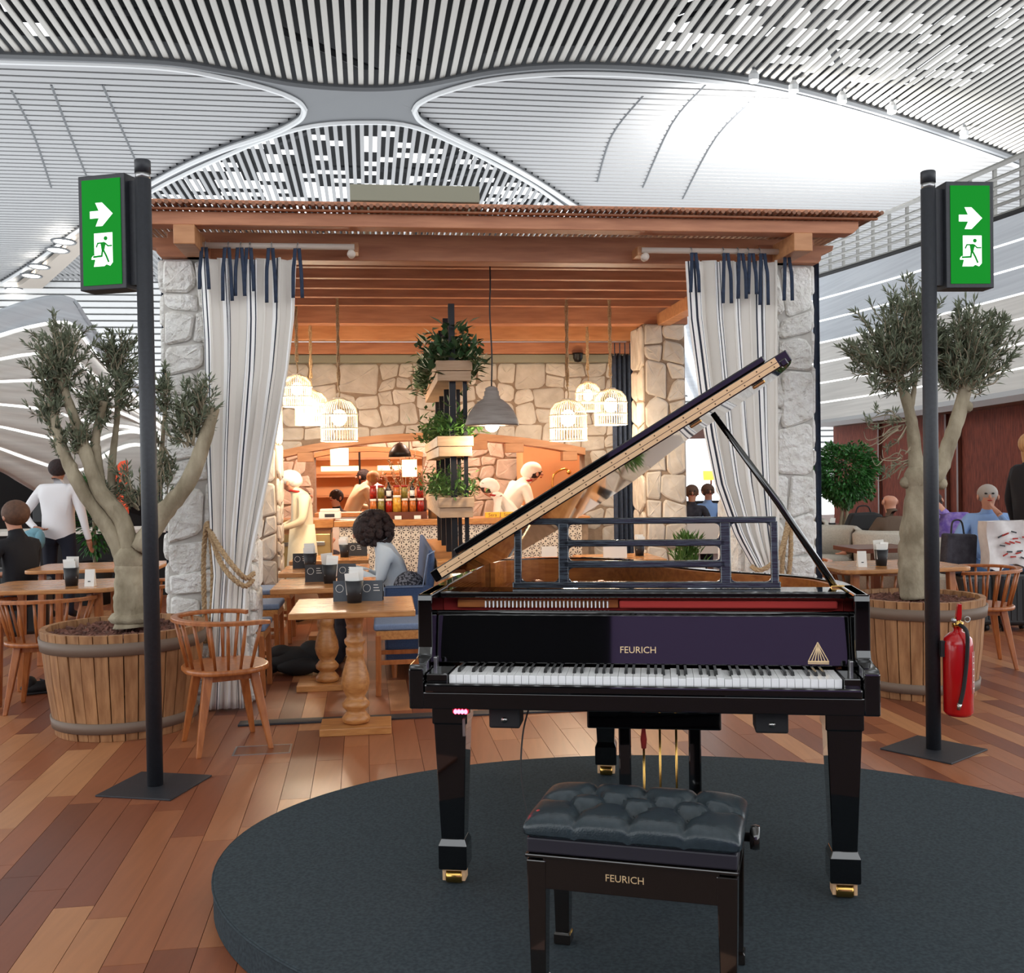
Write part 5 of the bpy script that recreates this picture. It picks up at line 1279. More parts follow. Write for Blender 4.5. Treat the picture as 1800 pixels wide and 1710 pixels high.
def make_windsor(label, loc, rz, grp):
    t = thing('spindle_armchair', label, 'chair', loc, rz, grp)
    pts = []
    for i in range(36):
        a = 2 * math.pi * i / 36; x, y = 0.24 * math.cos(a), 0.225 * math.sin(a)
        pts.append((x * (1 + 0.05 * (abs(math.sin(2 * a)))), y * (1 + 0.05 * abs(math.sin(2 * a)))))
    MB().prism(pts, 0.415, 0.445).build('seat', 'chair_wood', t, bevel=0.012, seg=3)
    MB().box(-0.15, 0.15, -0.13, 0.13, 0.375, 0.416).build('seat_frame', 'chair_wood', t, bevel=0.004)
    for sx in (-1, 1):
        for sy in (-1, 1):
            a, b = Vector((sx * 0.20, sy * 0.19, 0.0)), Vector((sx * 0.135, sy * 0.12, 0.415)); mb = MB(); vs = []
            for p, h_ in ((a, 0.013), (a.lerp(b, .6), 0.021), (b, 0.024)): vs += [p + Vector((i * h_, j * h_, 0)) for i, j in ((-1, -1), (1, -1), (1, 1), (-1, 1))]
            mb.add(vs, [(3, 2, 1, 0), (8, 9, 10, 11)] + [(4 * k + j, 4 * k + (j + 1) % 4, 4 * k + 4 + (j + 1) % 4, 4 * k + 4 + j) for k in range(2) for j in range(4)])
            mb.build('leg', 'chair_wood', t, bevel=0.005)
    def hoop(s):  # s in -1..1 round the back from one arm tip to the other
        a = math.radians(270 + s * 128); return Vector((0.29 * math.cos(a), 0.01 + 0.27 * math.sin(a), 0.685 + 0.02 * (1 - abs(s)) ** 0.5))
    rail_pts = [hoop(-1 + 2 * i / 40) for i in range(41)]
    rows = []
    for p in rail_pts:
        o = Vector((p.x, p.y - 0.01, 0)).normalized(); rows.append([p + o * 0.02 + Vector((0, 0, -0.011)), p + o * 0.02 + Vector((0, 0, 0.011)), p - o * 0.02 + Vector((0, 0, 0.011)), p - o * 0.02 + Vector((0, 0, -0.011)), p + o * 0.02 + Vector((0, 0, -0.011))])
    mb = MB().grid(rows); mb.add(rows[0][:4], [(0, 1, 2, 3)]); mb.add(rows[-1][:4], [(0, 1, 2, 3)]); mb.build('top_rail', 'chair_wood', t, bevel=0.006)
    for i in range(13):
        s = -0.92 + 1.84 * i / 12; p = hoop(s); a = math.atan2(p.y, p.x); q = Vector((0.215 * math.cos(a), 0.20 * math.sin(a), 0.44))
        MB().tube([q, q.lerp(p, .5), p], [0.008, 0.0105, 0.008], 7).build('spindle', 'chair_wood', t, True)
    return t
def make_dining(label, loc, rz, grp):   # faces local +y
    t = thing('dining_chair', label, 'chair', loc, rz, grp)
    MB().box(-0.215, 0.215, -0.205, 0.215, 0.43, 0.475).build('seat_pad', 'blue_light', t, bevel=0.016, seg=3)
    MB().box(-0.21, 0.21, -0.20, 0.20, 0.37, 0.429).build('seat_frame', 'oak', t, bevel=0.004)
    for sx in (-1, 1):
        MB().beam((sx * 0.195, 0.19, 0), (sx * 0.195, 0.185, 0.40), 0.036, 0.036).build('leg', 'chair_wood', t, bevel=0.004)
        MB().tube(spline([(sx * 0.195, -0.22, 0), (sx * 0.195, -0.195, 0.42), (sx * 0.195, -0.235, 0.68), (sx * 0.195, -0.27, 0.78)], 5), 0.019, 8).build('leg', 'chair_wood', t, True)
        MB().beam((sx * 0.195, 0.18, 0.22), (sx * 0.195, -0.20, 0.22), 0.02, 0.03).build('stretcher', 'chair_wood', t, bevel=0.002)
    rows = [[(0.215 * math.sin(b), -0.19 - 0.09 * math.cos(b) - (z - .6) * .18, z) for b in [math.radians(-88 + 176 * i / 14) for i in range(15)]] for z in (0.62, 0.68, 0.76, 0.80)]
    MB().grid(rows).build('backrest', 'oak', t, True, solid=0.022)
    return t
# menu bucket with napkins
def bucket(label, loc, rz=0.0, cards=True, grp='menu buckets', s=1.0, seed=0):
    t = thing('menu_bucket', label, 'bucket', loc, rz, grp); rg_ = random.Random(seed)
    MB().lathe([(0.036 * s, 0.0), (0.048 * s, 0.115 * s), (0.044 * s, 0.115 * s), (0.033 * s, 0.006)], 24).build('cup', 'cup_black', t, True)
    for k in range(3):
        a = rg_.uniform(-.3, .3); MB().box(-0.036 * s, 0.036 * s, -0.006, 0.0, 0.05, (0.155 + 0.014 * k) * s, Matrix.Translation((0, -0.018 + k * 0.016, 0)) @ Matrix.Rotation(a * .4, 4, 'Y') @ Matrix.Rotation(a, 4, 'Z')).build('napkin', 'paper', t)
    return t
def menu_card(label, loc, rz, m='card_grey', grp='menu cards', w=0.13, h=0.12):
    t = thing('menu_card', label, 'menu', loc, rz, grp)
    for s in (-1, 1):
        MB().box(-w / 2, w / 2, -0.001, 0.001, 0, h, Matrix.Translation((0, s * 0.022, 0)) @ Matrix.Rotation(s * 0.18, 4, 'X')).build('leaf', m, t)
    fr = MB()
    M = Matrix.Translation((0, -0.022 - .0014, 0)) @ Matrix.Rotation(-0.18, 4, 'X')
    if m != 'paper':
        fr.tube([M @ Vector((-0.028 + 0.022 * math.cos(a), 0, 0.075 + 0.022 * math.sin(a))) for a in [2 * math.pi * i / 14 for i in range(14)]], 0.0014, 4, closed=True)
        for k in range(3): fr.box(0.012, 0.05 - 0.006 * k, -0.0012, 0, 0.06 + 0.016 * k, 0.064 + 0.016 * k, M)
        fr.build('print', 'paper', t)
    return t
def tent(label, loc, rz):
    t = thing('tent_card', label, 'sign', loc, rz, 'small white tent cards')
    MB().prism([(-0.03, 0), (0.03, 0), (0.006, 0.11), (-0.006, 0.11)], -0.03, 0.03, lambda a, b, c: (c, a, b)).build('card', 'paper', t)
    MB().box(-0.008, 0.008, -0.0265, -0.0245, 0.03, 0.036).build('print', 'card_dark', t); return t

TG, CG, SG = 'pedestal tables in the bar', 'blue padded dining chairs', 'spindle armchairs'
T1 = make_pedestal('oak pedestal table nearest the piano with a turned baluster', Q(1.19, -0.80), QA, TG)
T2 = make_pedestal('second pedestal table from the front, between two blue padded chairs', Q(0.96, 0.42), QA, TG)
T3 = make_pedestal('third pedestal table from the front, where the curly haired woman sits', Q(0.90, 1.52), QA, TG)
T4 = make_pedestal('fourth pedestal table from the front, before the service counter', Q(0.88, 2.6), QA, TG)
T5 = make_pedestal('pedestal table seen through the music desk before the tiled bar', Q(2.60, 1.7), QA, TG)
T6 = make_pedestal('pedestal table seen through the music desk beside the inner pillar', Q(3.35, 1.9), QA, TG)
make_dining('blue padded chair with its back to the striped curtain at the second table', Q(0.36, 0.42), QA - math.pi / 2, CG)
make_dining('blue padded chair with bent wood back on the piano side of the second table', Q(1.50, 0.27), QA + math.pi / 2, CG)
make_dining('blue padded chair on the curtain side of the third table', Q(0.34, 1.52), QA - math.pi / 2, CG)
make_dining('blue padded chair on the waiter side of the fourth table', Q(0.34, 2.55), QA - math.pi / 2, CG)
make_dining('blue padded chair glimpsed through the music desk beyond the piano', Q(3.05, 1.0), QA, CG)
make_windsor('wooden spindle armchair in front of the striped curtain and beside the barrel', (-1.575, 5.56, 0), math.radians(-62), SG)
make_windsor('wooden spindle armchair drawn up to the round cornered table by the barrel', (-3.0, 6.55, 0), math.radians(10), SG)
make_windsor('wooden spindle armchair half hidden behind the olive trunk and barrel', (-2.62, 7.35, 0), math.radians(100), SG)
def round_table(label, loc, rz, grp, w=0.85, d=0.68, h=0.755):
    t = thing('bistro_table', label, 'table', loc, rz, grp)
    r = 0.09; poly = []
    for cx, cy, a0 in ((w / 2 - r, d / 2 - r, 0), (-w / 2 + r, d / 2 - r, 90), (-w / 2 + r, -d / 2 + r, 180), (w / 2 - r, -d / 2 + r, 270)):
        poly += [(cx + r * math.cos(math.radians(a0 + 15 * i)), cy + r * math.sin(math.radians(a0 + 15 * i))) for i in range(7)]
    MB().prism(poly, h - 0.03, h).build('tabletop', 'table_wood', t, bevel=0.008)
    for sx in (-1, 1):
        for sy in (-1, 1): MB().beam((sx * (w / 2 - .1), sy * (d / 2 - .1), 0), (sx * (w / 2 - .12), sy * (d / 2 - .12), h - .03), 0.05, 0.05).build('leg', 'chair_wood', t, bevel=0.006)
    return t
RG = 'round cornered bistro tables'
round_table('round cornered wooden table behind the barrel near the standing man', (-3.05, 6.86, 0), math.radians(8), RG)
round_table('round cornered wooden table farther back by the white shirted man', (-3.35, 8.3, 0), math.radians(8), RG, 1.0)
round_table('round cornered wooden table behind the second olive tree', (2.69, 7.36, 0), math.radians(8), RG, 0.95)
make_windsor('wooden spindle armchair between olive trunk and table on the lounge side', (2.62, 7.42, 0), math.radians(-8), SG)
make_windsor('wooden spindle armchair right behind the exit sign post on the lounge side', (3.42, 7.5, 0), math.radians(80), SG)
make_windsor('wooden spindle armchair between the far pillar and the lounge', (2.30, 8.4, 0), math.radians(190), SG)

def on(t, x, y, h=0.72): return t.matrix_world @ Vector((x, y, h)) if False else Vector(t.location) + Matrix.Rotation(t.rotation_euler.z, 3, 'Z') @ Vector((x, y, h))
bucket('black menu bucket on the pedestal table nearest the piano', on(T1, 0.0, 0.08), 0.2, seed=1, s=1.12)
menu_card('grey folded menu standing behind the bucket on the nearest pedestal table', on(T1, -0.06, 0.17), 0.15)
menu_card('second grey menu standing piano side of the bucket on the nearest table', on(T1, 0.10, 0.15), -0.1)
bucket('black menu bucket on the second pedestal table', on(T2, 0.03, -0.02), 0.1, seed=2, s=1.12)
menu_card('grey folded menu on the second pedestal table', on(T2, 0.14, 0.12), -0.1)
menu_card('dark folded menu curtain side of the bucket on the second table', on(T2, -0.08, 0.10), 0.1, 'card_dark')
bucket('black menu bucket on the third pedestal table', on(T3, -0.12, -0.05), 0.1, seed=3, s=1.12)
menu_card('dark folded menu on the third pedestal table', on(T3, -0.20, 0.08), 0.1, 'card_dark')
bucket('black menu bucket on the fourth pedestal table', on(T4, 0.12, 0.0), 0.1, seed=4)
menu_card('dark folded menu on the fourth pedestal table', on(T4, 0.22, 0.12), 0.0, 'card_dark', w=0.2)
bucket('black menu bucket on the table by the inner pillar', on(T6, 0.2, 0.05), 0.1, seed=6)
menu_card('white folded menu on the table before the tiled bar', on(T5, 0.12, 0.0), 0.0, 'paper')
menu_card('white folded menu on the table by the inner pillar', on(T6, -0.05, -0.1), 0.0, 'paper', w=.2)
bucket('black menu bucket on the round cornered table behind the barrel', Vector((-2.92, 6.76, 0.755)), 0.2, seed=7, s=1.05)
tent('white tent card beside the bucket on the table behind the barrel', Vector((-2.78, 6.72, 0.755)), 0.1)
bucket('black menu bucket on the table behind the second olive tree', Vector((2.62, 7.28, 0.755)), 0.1, seed=8)
tent('white tent card on the table behind the second olive tree', Vector((2.46, 7.22, 0.755)), -0.1)

# ---------------------------------------------------------------- blue sofa, cushion, planter shelf screen
sofa = thing('sofa', 'navy blue upholstered bench sofa with pale piping behind the woman', 'sofa', Q(1.36, 0.66), QA)
MB().box(0.0, 0.39, 0.0, 1.9, 0.12, 0.44).build('seat_base', 'blue_fabric', sofa, bevel=0.03, seg=3)
MB().box(-0.02, 0.32, 0.08, 1.85, 0.40, 0.50).build('seat_cushion', 'blue_fabric', sofa, bevel=0.035, seg=3)
MB().prism([(0.27, 0.12), (0.355, 0.12), (0.36, 0.90), (0.32, 0.92), (0.28, 0.5)], -0.02, 1.9, lambda a, b, c: (a, c, b)).build('backrest', 'blue_fabric', sofa, bevel=0.025, seg=3)
MB().box(0.0, 0.34, -0.06, 0.04, 0.12, 0.66).build('armrest', 'blue_fabric', sofa, bevel=0.02, seg=3)
MB().tube([(0.0, -0.062, 0.14), (0.0, -0.062, 0.655), (0.27, -0.062, 0.655), (0.31, -0.04, 0.88), (0.36, -0.03, 0.905)], 0.006, 6).build('piping', 'blue_light', sofa, True)
for x in (0.06, 0.33):
    for y in (0.02, 1.82): MB().tube([(x, y, 0), (x, y, 0.13)], [0.018, 0.025], 8).build('foot', 'chair_wood', sofa)
tag(MB().ball(Q(1.54, 0.86, 0.62), (0.12, 0.11, 0.125), 18, 12, Rz(0.3)).build('patterned_bag', 'bag_check', None, True), 'black and white checked bag resting on the blue sofa', 'bag')
scr = thing('plant_screen', 'black pole plant screen with three wooden planter troughs', 'planter', Q(1.87, 0.0), QA)
MB().box(-0.10, 0.13, 0.55, 2.95, 0.0, 0.80).build('partition', 'oak', scr, bevel=0.004)
MB().box(-0.14, 0.17, 0.50, 3.0, 0.80, 0.84).build('ledge', 'oak', scr, bevel=0.005)
for v in (0.70, 1.40, 2.10, 2.80):
    MB().beam((0.0, v, 0.84), (0.0, v, 2.68), 0.045, 0.045).build('pole', 'black_metal', scr)
    MB().beam((0.09, v, 0.84), (0.09, v, 2.25), 0.03, 0.03).build('pole', 'black_metal', scr)
rgp = random.Random(12)
for k, z in enumerate((2.12, 1.58, 1.14)):
    tr = MB().box(-0.11, 0.13, 0.62, 2.88, z, z + 0.07).build('trough', 'planter_wood', scr, bevel=0.003)
    MB().box(-0.12, 0.14, 0.61, 2.89, z + 0.073, z + 0.145).build('trough_board', 'planter_wood', tr, bevel=0.003)
    mb = MB()
    for i in range(1500):
        v = rgp.uniform(0.58, 2.92); r = abs(rgp.gauss(0, 0.09)); a = rgp.uniform(0, 6.28)
        p = Vector((0.01 + rgp.gauss(0, .085), v, z + 0.145 + abs(rgp.gauss(0, 0.085)) * (1.2 if k == 0 else 1.0)))
        if k == 0 and rgp.random() < .35: p.z -= rgp.random() * 0.13; p.x = 0.01 + math.copysign(0.13 + rgp.random() * .06, rgp.uniform(-1, 1))
        d = Vector((rgp.uniform(-1, 1), rgp.uniform(-1, 1), rgp.uniform(-.3, 1)))
        leaf(mb, p, d, Vector((0, 0, 1)), (0.11, 0.075, 0.055)[k] * rgp.uniform(.6, 1.2), (0.05, 0.03, 0.022)[k])
    tag(mb.build('plants', ('dark_leaf', 'fern_leaf', 'fern_leaf')[k], scr), kind='stuff')

# ---------------------------------------------------------------- pendant lamps
def cage_mesh(R, Hh):
    mb = MB(); n = 40
    for i in range(n):
        a = 2 * math.pi * i / n; c, s = math.cos(a), math.sin(a)
        mb.tube([(R * c, R * s, 0), (R * c, R * s, Hh * 0.62), (R * .93 * c, R * .93 * s, Hh * 0.78), (R * .7 * c, R * .7 * s, Hh * 0.92), (R * .3 * c, R * .3 * s, Hh)], 0.0034, 4, cap=False)
    return mb
def cage_lamp(label, px, py_b, py_t, Y, wpx, ztop, power=9, vis=True):
    b = W(px, py_b, Y); tz = W(px, py_t, Y).z; R = wpx / 1800 * Y / 2; Hh = tz - b.z
    t = thing('cage_lamp', label, 'lamp', b, 0, 'white birdcage pendant lamps')
    tag(cage_mesh(R, Hh).build('cage', 'rattan_white', t, True), kind='stuff')
    for z in (0.0, Hh * .30, Hh * .62):
        MB().tube([(R * 1.01 * math.cos(a), R * 1.01 * math.sin(a), z) for a in [2 * math.pi * i / 28 for i in range(28)]], 0.006, 6, closed=True).build('hoop', 'rattan_white', t, True)
    MB().lathe([(R * .35, Hh * .985), (R * .3, Hh + 0.01), (0.0, Hh + 0.014)], 16).build('cap', 'rattan_white', t, True)
    MB().ball((0, 0, Hh * .55), (R * .42, R * .42, R * .46), 14, 10).build('bulb', 'bulb', t, True)
    hk = MB().tube([(0, 0, Hh), (0.008, 0, Hh + 0.05), (0, 0, Hh + 0.10), (-0.006, 0, Hh + 0.13)], 0.006, 6).build('hook', 'rope', t, True)
    L = ztop - b.z; z0 = Hh + 0.12; mb = MB()
    for ph in (0, math.pi): mb.tube([(0.008 * math.cos(ph + 22 * z), 0.008 * math.sin(ph + 22 * z), z) for z in [lerp(z0, L, i / 60) for i in range(61)]], 0.010, 6)
    mb.build('rope', 'rope', t, True)
    point_light('lamp_glow', (0, 0, -0.06), power, (1.0, 0.83, 0.62), 0.06, t)
cage_lamp('largest birdcage lamp of the cluster nearest the striped curtain', 597, 775, 701, 8.97, 64, 3.058)
cage_lamp('middle birdcage lamp of the cluster nearest the striped curtain', 548, 746, 687, 9.6, 56, 3.058)
cage_lamp('smallest and highest birdcage lamp peeking out beside the striped curtain', 523, 714, 659, 9.2, 50, 3.058)
cage_lamp('largest birdcage lamp in front of the stone wall near the raised lid', 999, 774, 703, 8.97, 65, 3.058)
cage_lamp('highest birdcage lamp of the cluster above the raised piano lid', 1034, 722, 672, 10.0, 44, 3.058)
cage_lamp('birdcage lamp nearest the navy drape above the raised piano lid', 1074, 746, 684, 9.2, 57, 3.058)
pb = W(865, 748, 7.2)
pd = thing('dome_lamp', 'grey dome pendant lamp hanging in the middle of the bar', 'lamp', pb)
MB().lathe([(0.187, 0.0), (0.19, 0.012), (0.178, 0.05), (0.155, 0.10), (0.12, 0.145), (0.085, 0.175), (0.06, 0.19), (0.06, 0.205), (0.052, 0.21), (0.052, 0.24), (0.044, 0.245), (0.044, 0.262), (0.02, 0.275), (0, 0.275)], 36).build('shade', 'lamp_grey', pd, True)
MB().lathe([(0.182, 0.002), (0.172, 0.05), (0.15, 0.098), (0.115, 0.14), (0.05, 0.18), (0, 0.19)], 36).build('shade_lining', 'white_inner', pd, True)
MB().ball((0, 0, 0.0), (0.05, 0.05, 0.045), 14, 10).build('bulb', 'bulb', pd, True)
MB().tube(spline([(0, 0, 0.27), (0.006, 0, 0.5), (-0.004, 0, 0.8), (0.003, 0, 1.0), (0, 0, 1.24)], 6), 0.006, 6).build('cable', 'black_metal', pd, True)
point_light('lamp_glow', (0, 0, -0.07), 9, (1.0, 0.84, 0.62), 0.06, pd)
cam2 = thing('security_camera', 'small black dome camera under the timber above the stone wall', 'camera', Q(3.42, 3.985, 2.66))
MB().lathe([(0.0, -0.05), (0.035, -0.04), (0.05, -0.005), (0.05, 0.03), (0.06, 0.05), (0, 0.05)], 16).build('dome', 'black_metal', cam2, True)
MB().box(-0.04, 0.04, -0.04, 0.06, 0.03, 0.05).build('mount', 'black_metal', cam2)
sk = thing('floor_socket', 'flat metal framed floor socket box beside the armchair leg', 'socket', G(462, 1318), FA)
for a, b, c, d in ((-.15, .15, -.09, -.08), (-.15, .15, .08, .09), (-.15, -.14, -.08, .08), (.14, .15, -.08, .08)): MB().box(a, b, c, d, 0, 0.003).build('frame_bar', 'steel_band', sk)
MB().box(-.14, .14, -.08, .08, 0.0, 0.0012).build('lid', 'floor_far', sk)
# ---------------------------------------------------------------- people
STAND = dict(pelvis=(0, 0, .95), waist=(0, .0, 1.10), chest=(0, -.01, 1.28), nb=(0, -.01, 1.44), neck=(0, .0, 1.51), jaw=(0, .025, 1.575), skull=(0, .01, 1.645), crown=(0, 0, 1.69),
    sL=(-.18, -.01, 1.40), eL=(-.25, -.03, 1.13), wL=(-.27, .05, .89), hL=(-.27, .08, .80), sR=(.18, -.01, 1.40), eR=(.25, -.03, 1.13), wR=(.27, .05, .89), hR=(.27, .08, .80),
    pL=(-.10, 0, .90), kL=(-.11, .02, .50), aL=(-.11, -.03, .09), tL=(-.12, .12, .045), pR=(.10, 0, .90), kR=(.11, .02, .50), aR=(.11, -.03, .09), tR=(.12, .12, .045))
SIT = dict(pelvis=(0, 0, .54), waist=(0, -.03, .68), chest=(0, -.03, .87), nb=(0, -.01, 1.03), neck=(0, .01, 1.10), jaw=(0, .035, 1.165), skull=(0, .02, 1.235), crown=(0, .01, 1.28),
    sL=(-.18, -.01, .99), eL=(-.25, .08, .73), wL=(-.20, .30, .70), hL=(-.16, .38, .70), sR=(.18, -.01, .99), eR=(.25, .08, .73), wR=(.20, .30, .70), hR=(.16, .38, .70),
    pL=(-.10, .03, .52), kL=(-.12, .43, .53), aL=(-.12, .45, .10), tL=(-.12, .59, .05), pR=(.10, .03, .52), kR=(.12, .43, .53), aR=(.12, .45, .10), tR=(.12, .59, .05))
RAD = dict(pelvis=.125, waist=.125, chest=.135, nb=.085, neck=.052, jaw=.064, skull=.090, crown=.06, s=.072, e=.05, w=.032, h=.030, p=.098, k=.068, a=.046, t=.040)
def person(label, loc, rz, base, J=None, top='shirt_white', bottom='trousers_navy', skin='skin', shoes='black_matte', hair='hair_dark', hs=1.0, long=0.0, grp=None, scale=1.0, face=(0, 1, 0), hat=None, width=1.0, sleeves=True, fingers=True):
    P = dict(base); P.update(J or {}); P = {k: Vector(v) for k, v in P.items()}
    names = list(P); verts = [P[n] for n in names]; rad = [RAD.get(n, RAD.get(n[0])) * (width if n in ('pelvis', 'waist', 'chest') else 1) for n in names]
    E_ = [('pelvis', 'waist', top), ('waist', 'chest', top), ('chest', 'nb', top), ('nb', 'neck', skin), ('neck', 'jaw', skin), ('jaw', 'skull', skin), ('skull', 'crown', skin)]
    for s in 'LR':
        E_ += [('chest', 's' + s, top), ('s' + s, 'e' + s, top), ('e' + s, 'w' + s, top if sleeves else skin), ('w' + s, 'h' + s, skin), ('pelvis', 'p' + s, bottom), ('p' + s, 'k' + s, bottom), ('k' + s, 'a' + s, bottom), ('a' + s, 't' + s, shoes)]
    idx = {n: i for i, n in enumerate(names)}; edges = [(idx[a], idx[b]) for a, b, _ in E_]; regs = [c for _, _, c in E_]
    if fingers:
        for s in 'LR':
            h, w = P['h' + s], P['w' + s]; d = (h - w).normalized(); sd = d.cross(Vector((0, 0, 1)) if abs(d.z) < .9 else Vector((1, 0, 0))).normalized()
            cr = d.cross(sd) * -0.012
            for k, (o_, L) in enumerate(((-1.5, .060), (-.5, .070), (.5, .066), (1.5, .052))):
                b = h + sd * o_ * 0.017 + d * 0.018; m_ = b + d * L * .55; e_ = m_ + d * L * .4 + cr
                i0 = len(verts); verts += [b, m_, e_]; rad += [.0105, .0095, .0075]; edges += [(idx['h' + s], i0), (i0, i0 + 1), (i0 + 1, i0 + 2)]; regs += [skin] * 3
            sg = 1 if s == 'L' else -1
            b = w.lerp(h, .5) + sd * sg * 0.026; e_ = b + sd * sg * .022 + d * .045; i0 = len(verts); verts += [b, e_]; rad += [.0115, .009]; edges += [(idx['w' + s], i0), (i0, i0 + 1)]; regs += [skin] * 2
    me = bpy.data.meshes.new('person_skeleton'); me.from_pydata(verts, edges, []); ob = bpy.data.objects.new('person_tmp', me); COL.objects.link(ob)
    md = ob.modifiers.new('skin', 'SKIN'); md.use_smooth_shade = True
    for i, sv in enumerate(me.skin_vertices[0].data):
        sv.radius = (rad[i], rad[i]); sv.use_root = (i == idx['pelvis'])
    sb = ob.modifiers.new('sub', 'SUBSURF'); sb.levels = 1; sb.render_levels = 1
    dg = bpy.context.evaluated_depsgraph_get(); m2 = bpy.data.meshes.new_from_object(ob.evaluated_get(dg)); bpy.data.objects.remove(ob); bpy.data.meshes.remove(me)
    m2.name = 'person'; m2.materials.clear(); ml = []
    for r in regs:
        if r not in ml: ml.append(r)
    for r in ml: m2.materials.append(MATS[r])
    segs = [(Vector(verts[a]), Vector(verts[b]), max(.02, (rad[a] + rad[b]) / 2), ml.index(r)) for (a, b), r in zip(edges, regs)]
    for pl_ in m2.polygons:
        c = pl_.center; best = 1e9; bi = 0
        for a, b, r, mi in segs:
            ab = b - a; t = max(0, min(1, (c - a).dot(ab) / max(1e-9, ab.length_squared))); d = (c - a - ab * t).length / r
            if d < best: best = d; bi = mi
        if base is STAND and ml[bi] in (top, bottom) and abs(c.x) < .24 and abs(c.z - P['pelvis'].z) < .16 and top != bottom and abs(c.y - P['pelvis'].y) < .2 and best < 3:
            bi = ml.index(top) if c.z > P['pelvis'].z - .03 else ml.index(bottom)
        pl_.material_index = bi; pl_.use_smooth = True
    o = bpy.data.objects.new('person', m2); COL.objects.link(o); o.location = loc; o.rotation_euler = (0, 0, rz); o.scale = (scale,) * 3
    tag(o, label, 'person', grp)
    # head details
    upv = (P['crown'] - P['jaw']).normalized(); fw = Vector(face); fw = (fw - upv * fw.dot(upv)).normalized(); rt = fw.cross(upv).normalized()
    HM = Matrix((rt, fw, upv)).transposed(); c = P['jaw'].lerp(P['skull'], .72)
    def hp(x, y, z): return c + HM @ Vector((x, y, z))
    H4 = HM.to_4x4()
    MB().ball(hp(0, .098, -.022), (.013, .020, .022), 8, 6, H4).build('nose', skin, o, True)
    for s in (-1, 1):
        MB().ball(hp(.032 * s, .082, .012), (.014, .010, .009), 8, 6, H4).build('eye', 'black_matte', o, True)
        MB().ball(hp(.090 * s, .0, -.008), (.012, .020, .030), 8, 6, H4).build('ear', skin, o, True)
    MB().ball(hp(0, .084, -.056), (.024, .008, .006), 8, 6, H4).build('mouth', 'red_scarf', o, True)
    if hair:
        hb = MB(); rg_ = random.Random(len(label)); hb.ball(hp(0, -.020, .028), (.099 * hs, .104 * hs, .098 * hs), 18, 12, H4)
        if hs > 1.1:
            for k in range(150):
                a, b = rg_.uniform(0, 6.28), rg_.uniform(-.9, 1.4); q = Vector((math.cos(a) * math.cos(b), math.sin(a) * math.cos(b) - .2, math.sin(b)))
                if q.y > .62 and q.z < .3: continue
                hb.ball(hp(q.x * .10 * hs, q.y * .10 * hs - .02, q.z * .10 * hs + .02), .03, 7, 5)
        if long:
            hb.ball(hp(0, -.055, -.06 - long * .4), (.088, .055, .10 + long), 14, 10, H4)
        hb.build('hair', hair, o, True)
    if hat == 'chef':
        MB().ball(hp(0, -.03, .05), (.108, .125, .095), 18, 12, H4).build('cap', 'chef_white', o, True)
        MB().ball(hp(0, -.07, .03), (.095, .10, .085), 16, 10, H4).build('cap_back', 'chef_white', o, True)
        n_ = P['nb'].lerp(P['neck'], .5); MB().tube([n_ + Vector((.066 * math.cos(a), .066 * math.sin(a), .01 * math.sin(a))) for a in [2 * math.pi * i / 14 for i in range(14)]], .014, 6, closed=True).build('neckerchief', 'red_scarf', o, True)
    return o
def apron(o, m, z0, z1, r0, r1): return MB().lathe([(r0, z0), (lerp(r0, r1, .5) * 1.03, lerp(z0, z1, .5)), (r1, z1)], 22, sy=.8).build('apron', m, o, True, solid=0.006)

wom = person('seated woman with curly dark hair and grey sweater at the third table', Q(1.47, 1.20, -0.03), QA + math.pi / 2, SIT,
    dict(waist=(0, 0, .66), chest=(0, .05, .82), nb=(0, .12, .95), neck=(0, .165, .995), jaw=(0, .22, 1.00), skull=(0, .235, 1.065), crown=(0, .22, 1.11), sL=(-.18, .11, .91), eL=(-.24, .14, .68), wL=(-.14, .33, .765), hL=(-.10, .40, .775), sR=(.18, .11, .91), eR=(.23, .16, .68), wR=(.12, .33, .765), hR=(.08, .41, .775)),
    'sweater_grey', 'dark_cloth', hair='hair_dark', hs=1.34, face=(0, .8, -.6), width=1.12)
wt = person('standing waiter in cream jacket and long apron beside the service counter', Q(0.55, 3.62), QA + math.radians(100), STAND,
    dict(nb=(0, .05, 1.42), neck=(0, .09, 1.48), jaw=(0, .15, 1.50), skull=(0, .155, 1.565), crown=(0, .14, 1.615), eL=(-.25, .02, 1.13), wL=(-.16, .22, 1.05), hL=(-.10, .29, 1.05), eR=(.25, .02, 1.13), wR=(.16, .22, 1.05), hR=(.10, .29, 1.05)),
    'chef_cream', 'chef_cream', hair=None, hat='chef', face=(0, .8, -.5), scale=0.90, width=1.05)
apron(wt, 'chef_cream', 1.08, .28, .165, .24)
bend = dict(waist=(0, .05, 1.09), chest=(0, .16, 1.24), nb=(0, .27, 1.36), neck=(0, .33, 1.41), jaw=(0, .40, 1.42), skull=(0, .41, 1.49), crown=(0, .39, 1.535), sL=(-.18, .22, 1.31), eL=(-.24, .26, 1.06), wL=(-.14, .44, 1.03), hL=(-.10, .52, 1.03), sR=(.18, .22, 1.31), eR=(.24, .26, 1.06), wR=(.14, .44, 1.03), hR=(.10, .52, 1.03))
c1 = person('shorter chef in white cap and jacket bent over the bar, back turned', Q(2.84, 4.60), QA + math.radians(75), STAND, bend, 'chef_white', 'chef_cream', hair='hair_dark', hat='chef', face=(0, .7, -.7), scale=0.87, width=1.15, grp='chefs behind the bar')
c2 = person('taller chef in white cap and red neckerchief working behind the bar', Q(2.72, 5.05), QA + math.radians(-75), STAND, bend, 'chef_white', 'chef_cream', hair='hair_dark', hat='chef', face=(0, .7, -.7), scale=0.98, grp='chefs behind the bar')
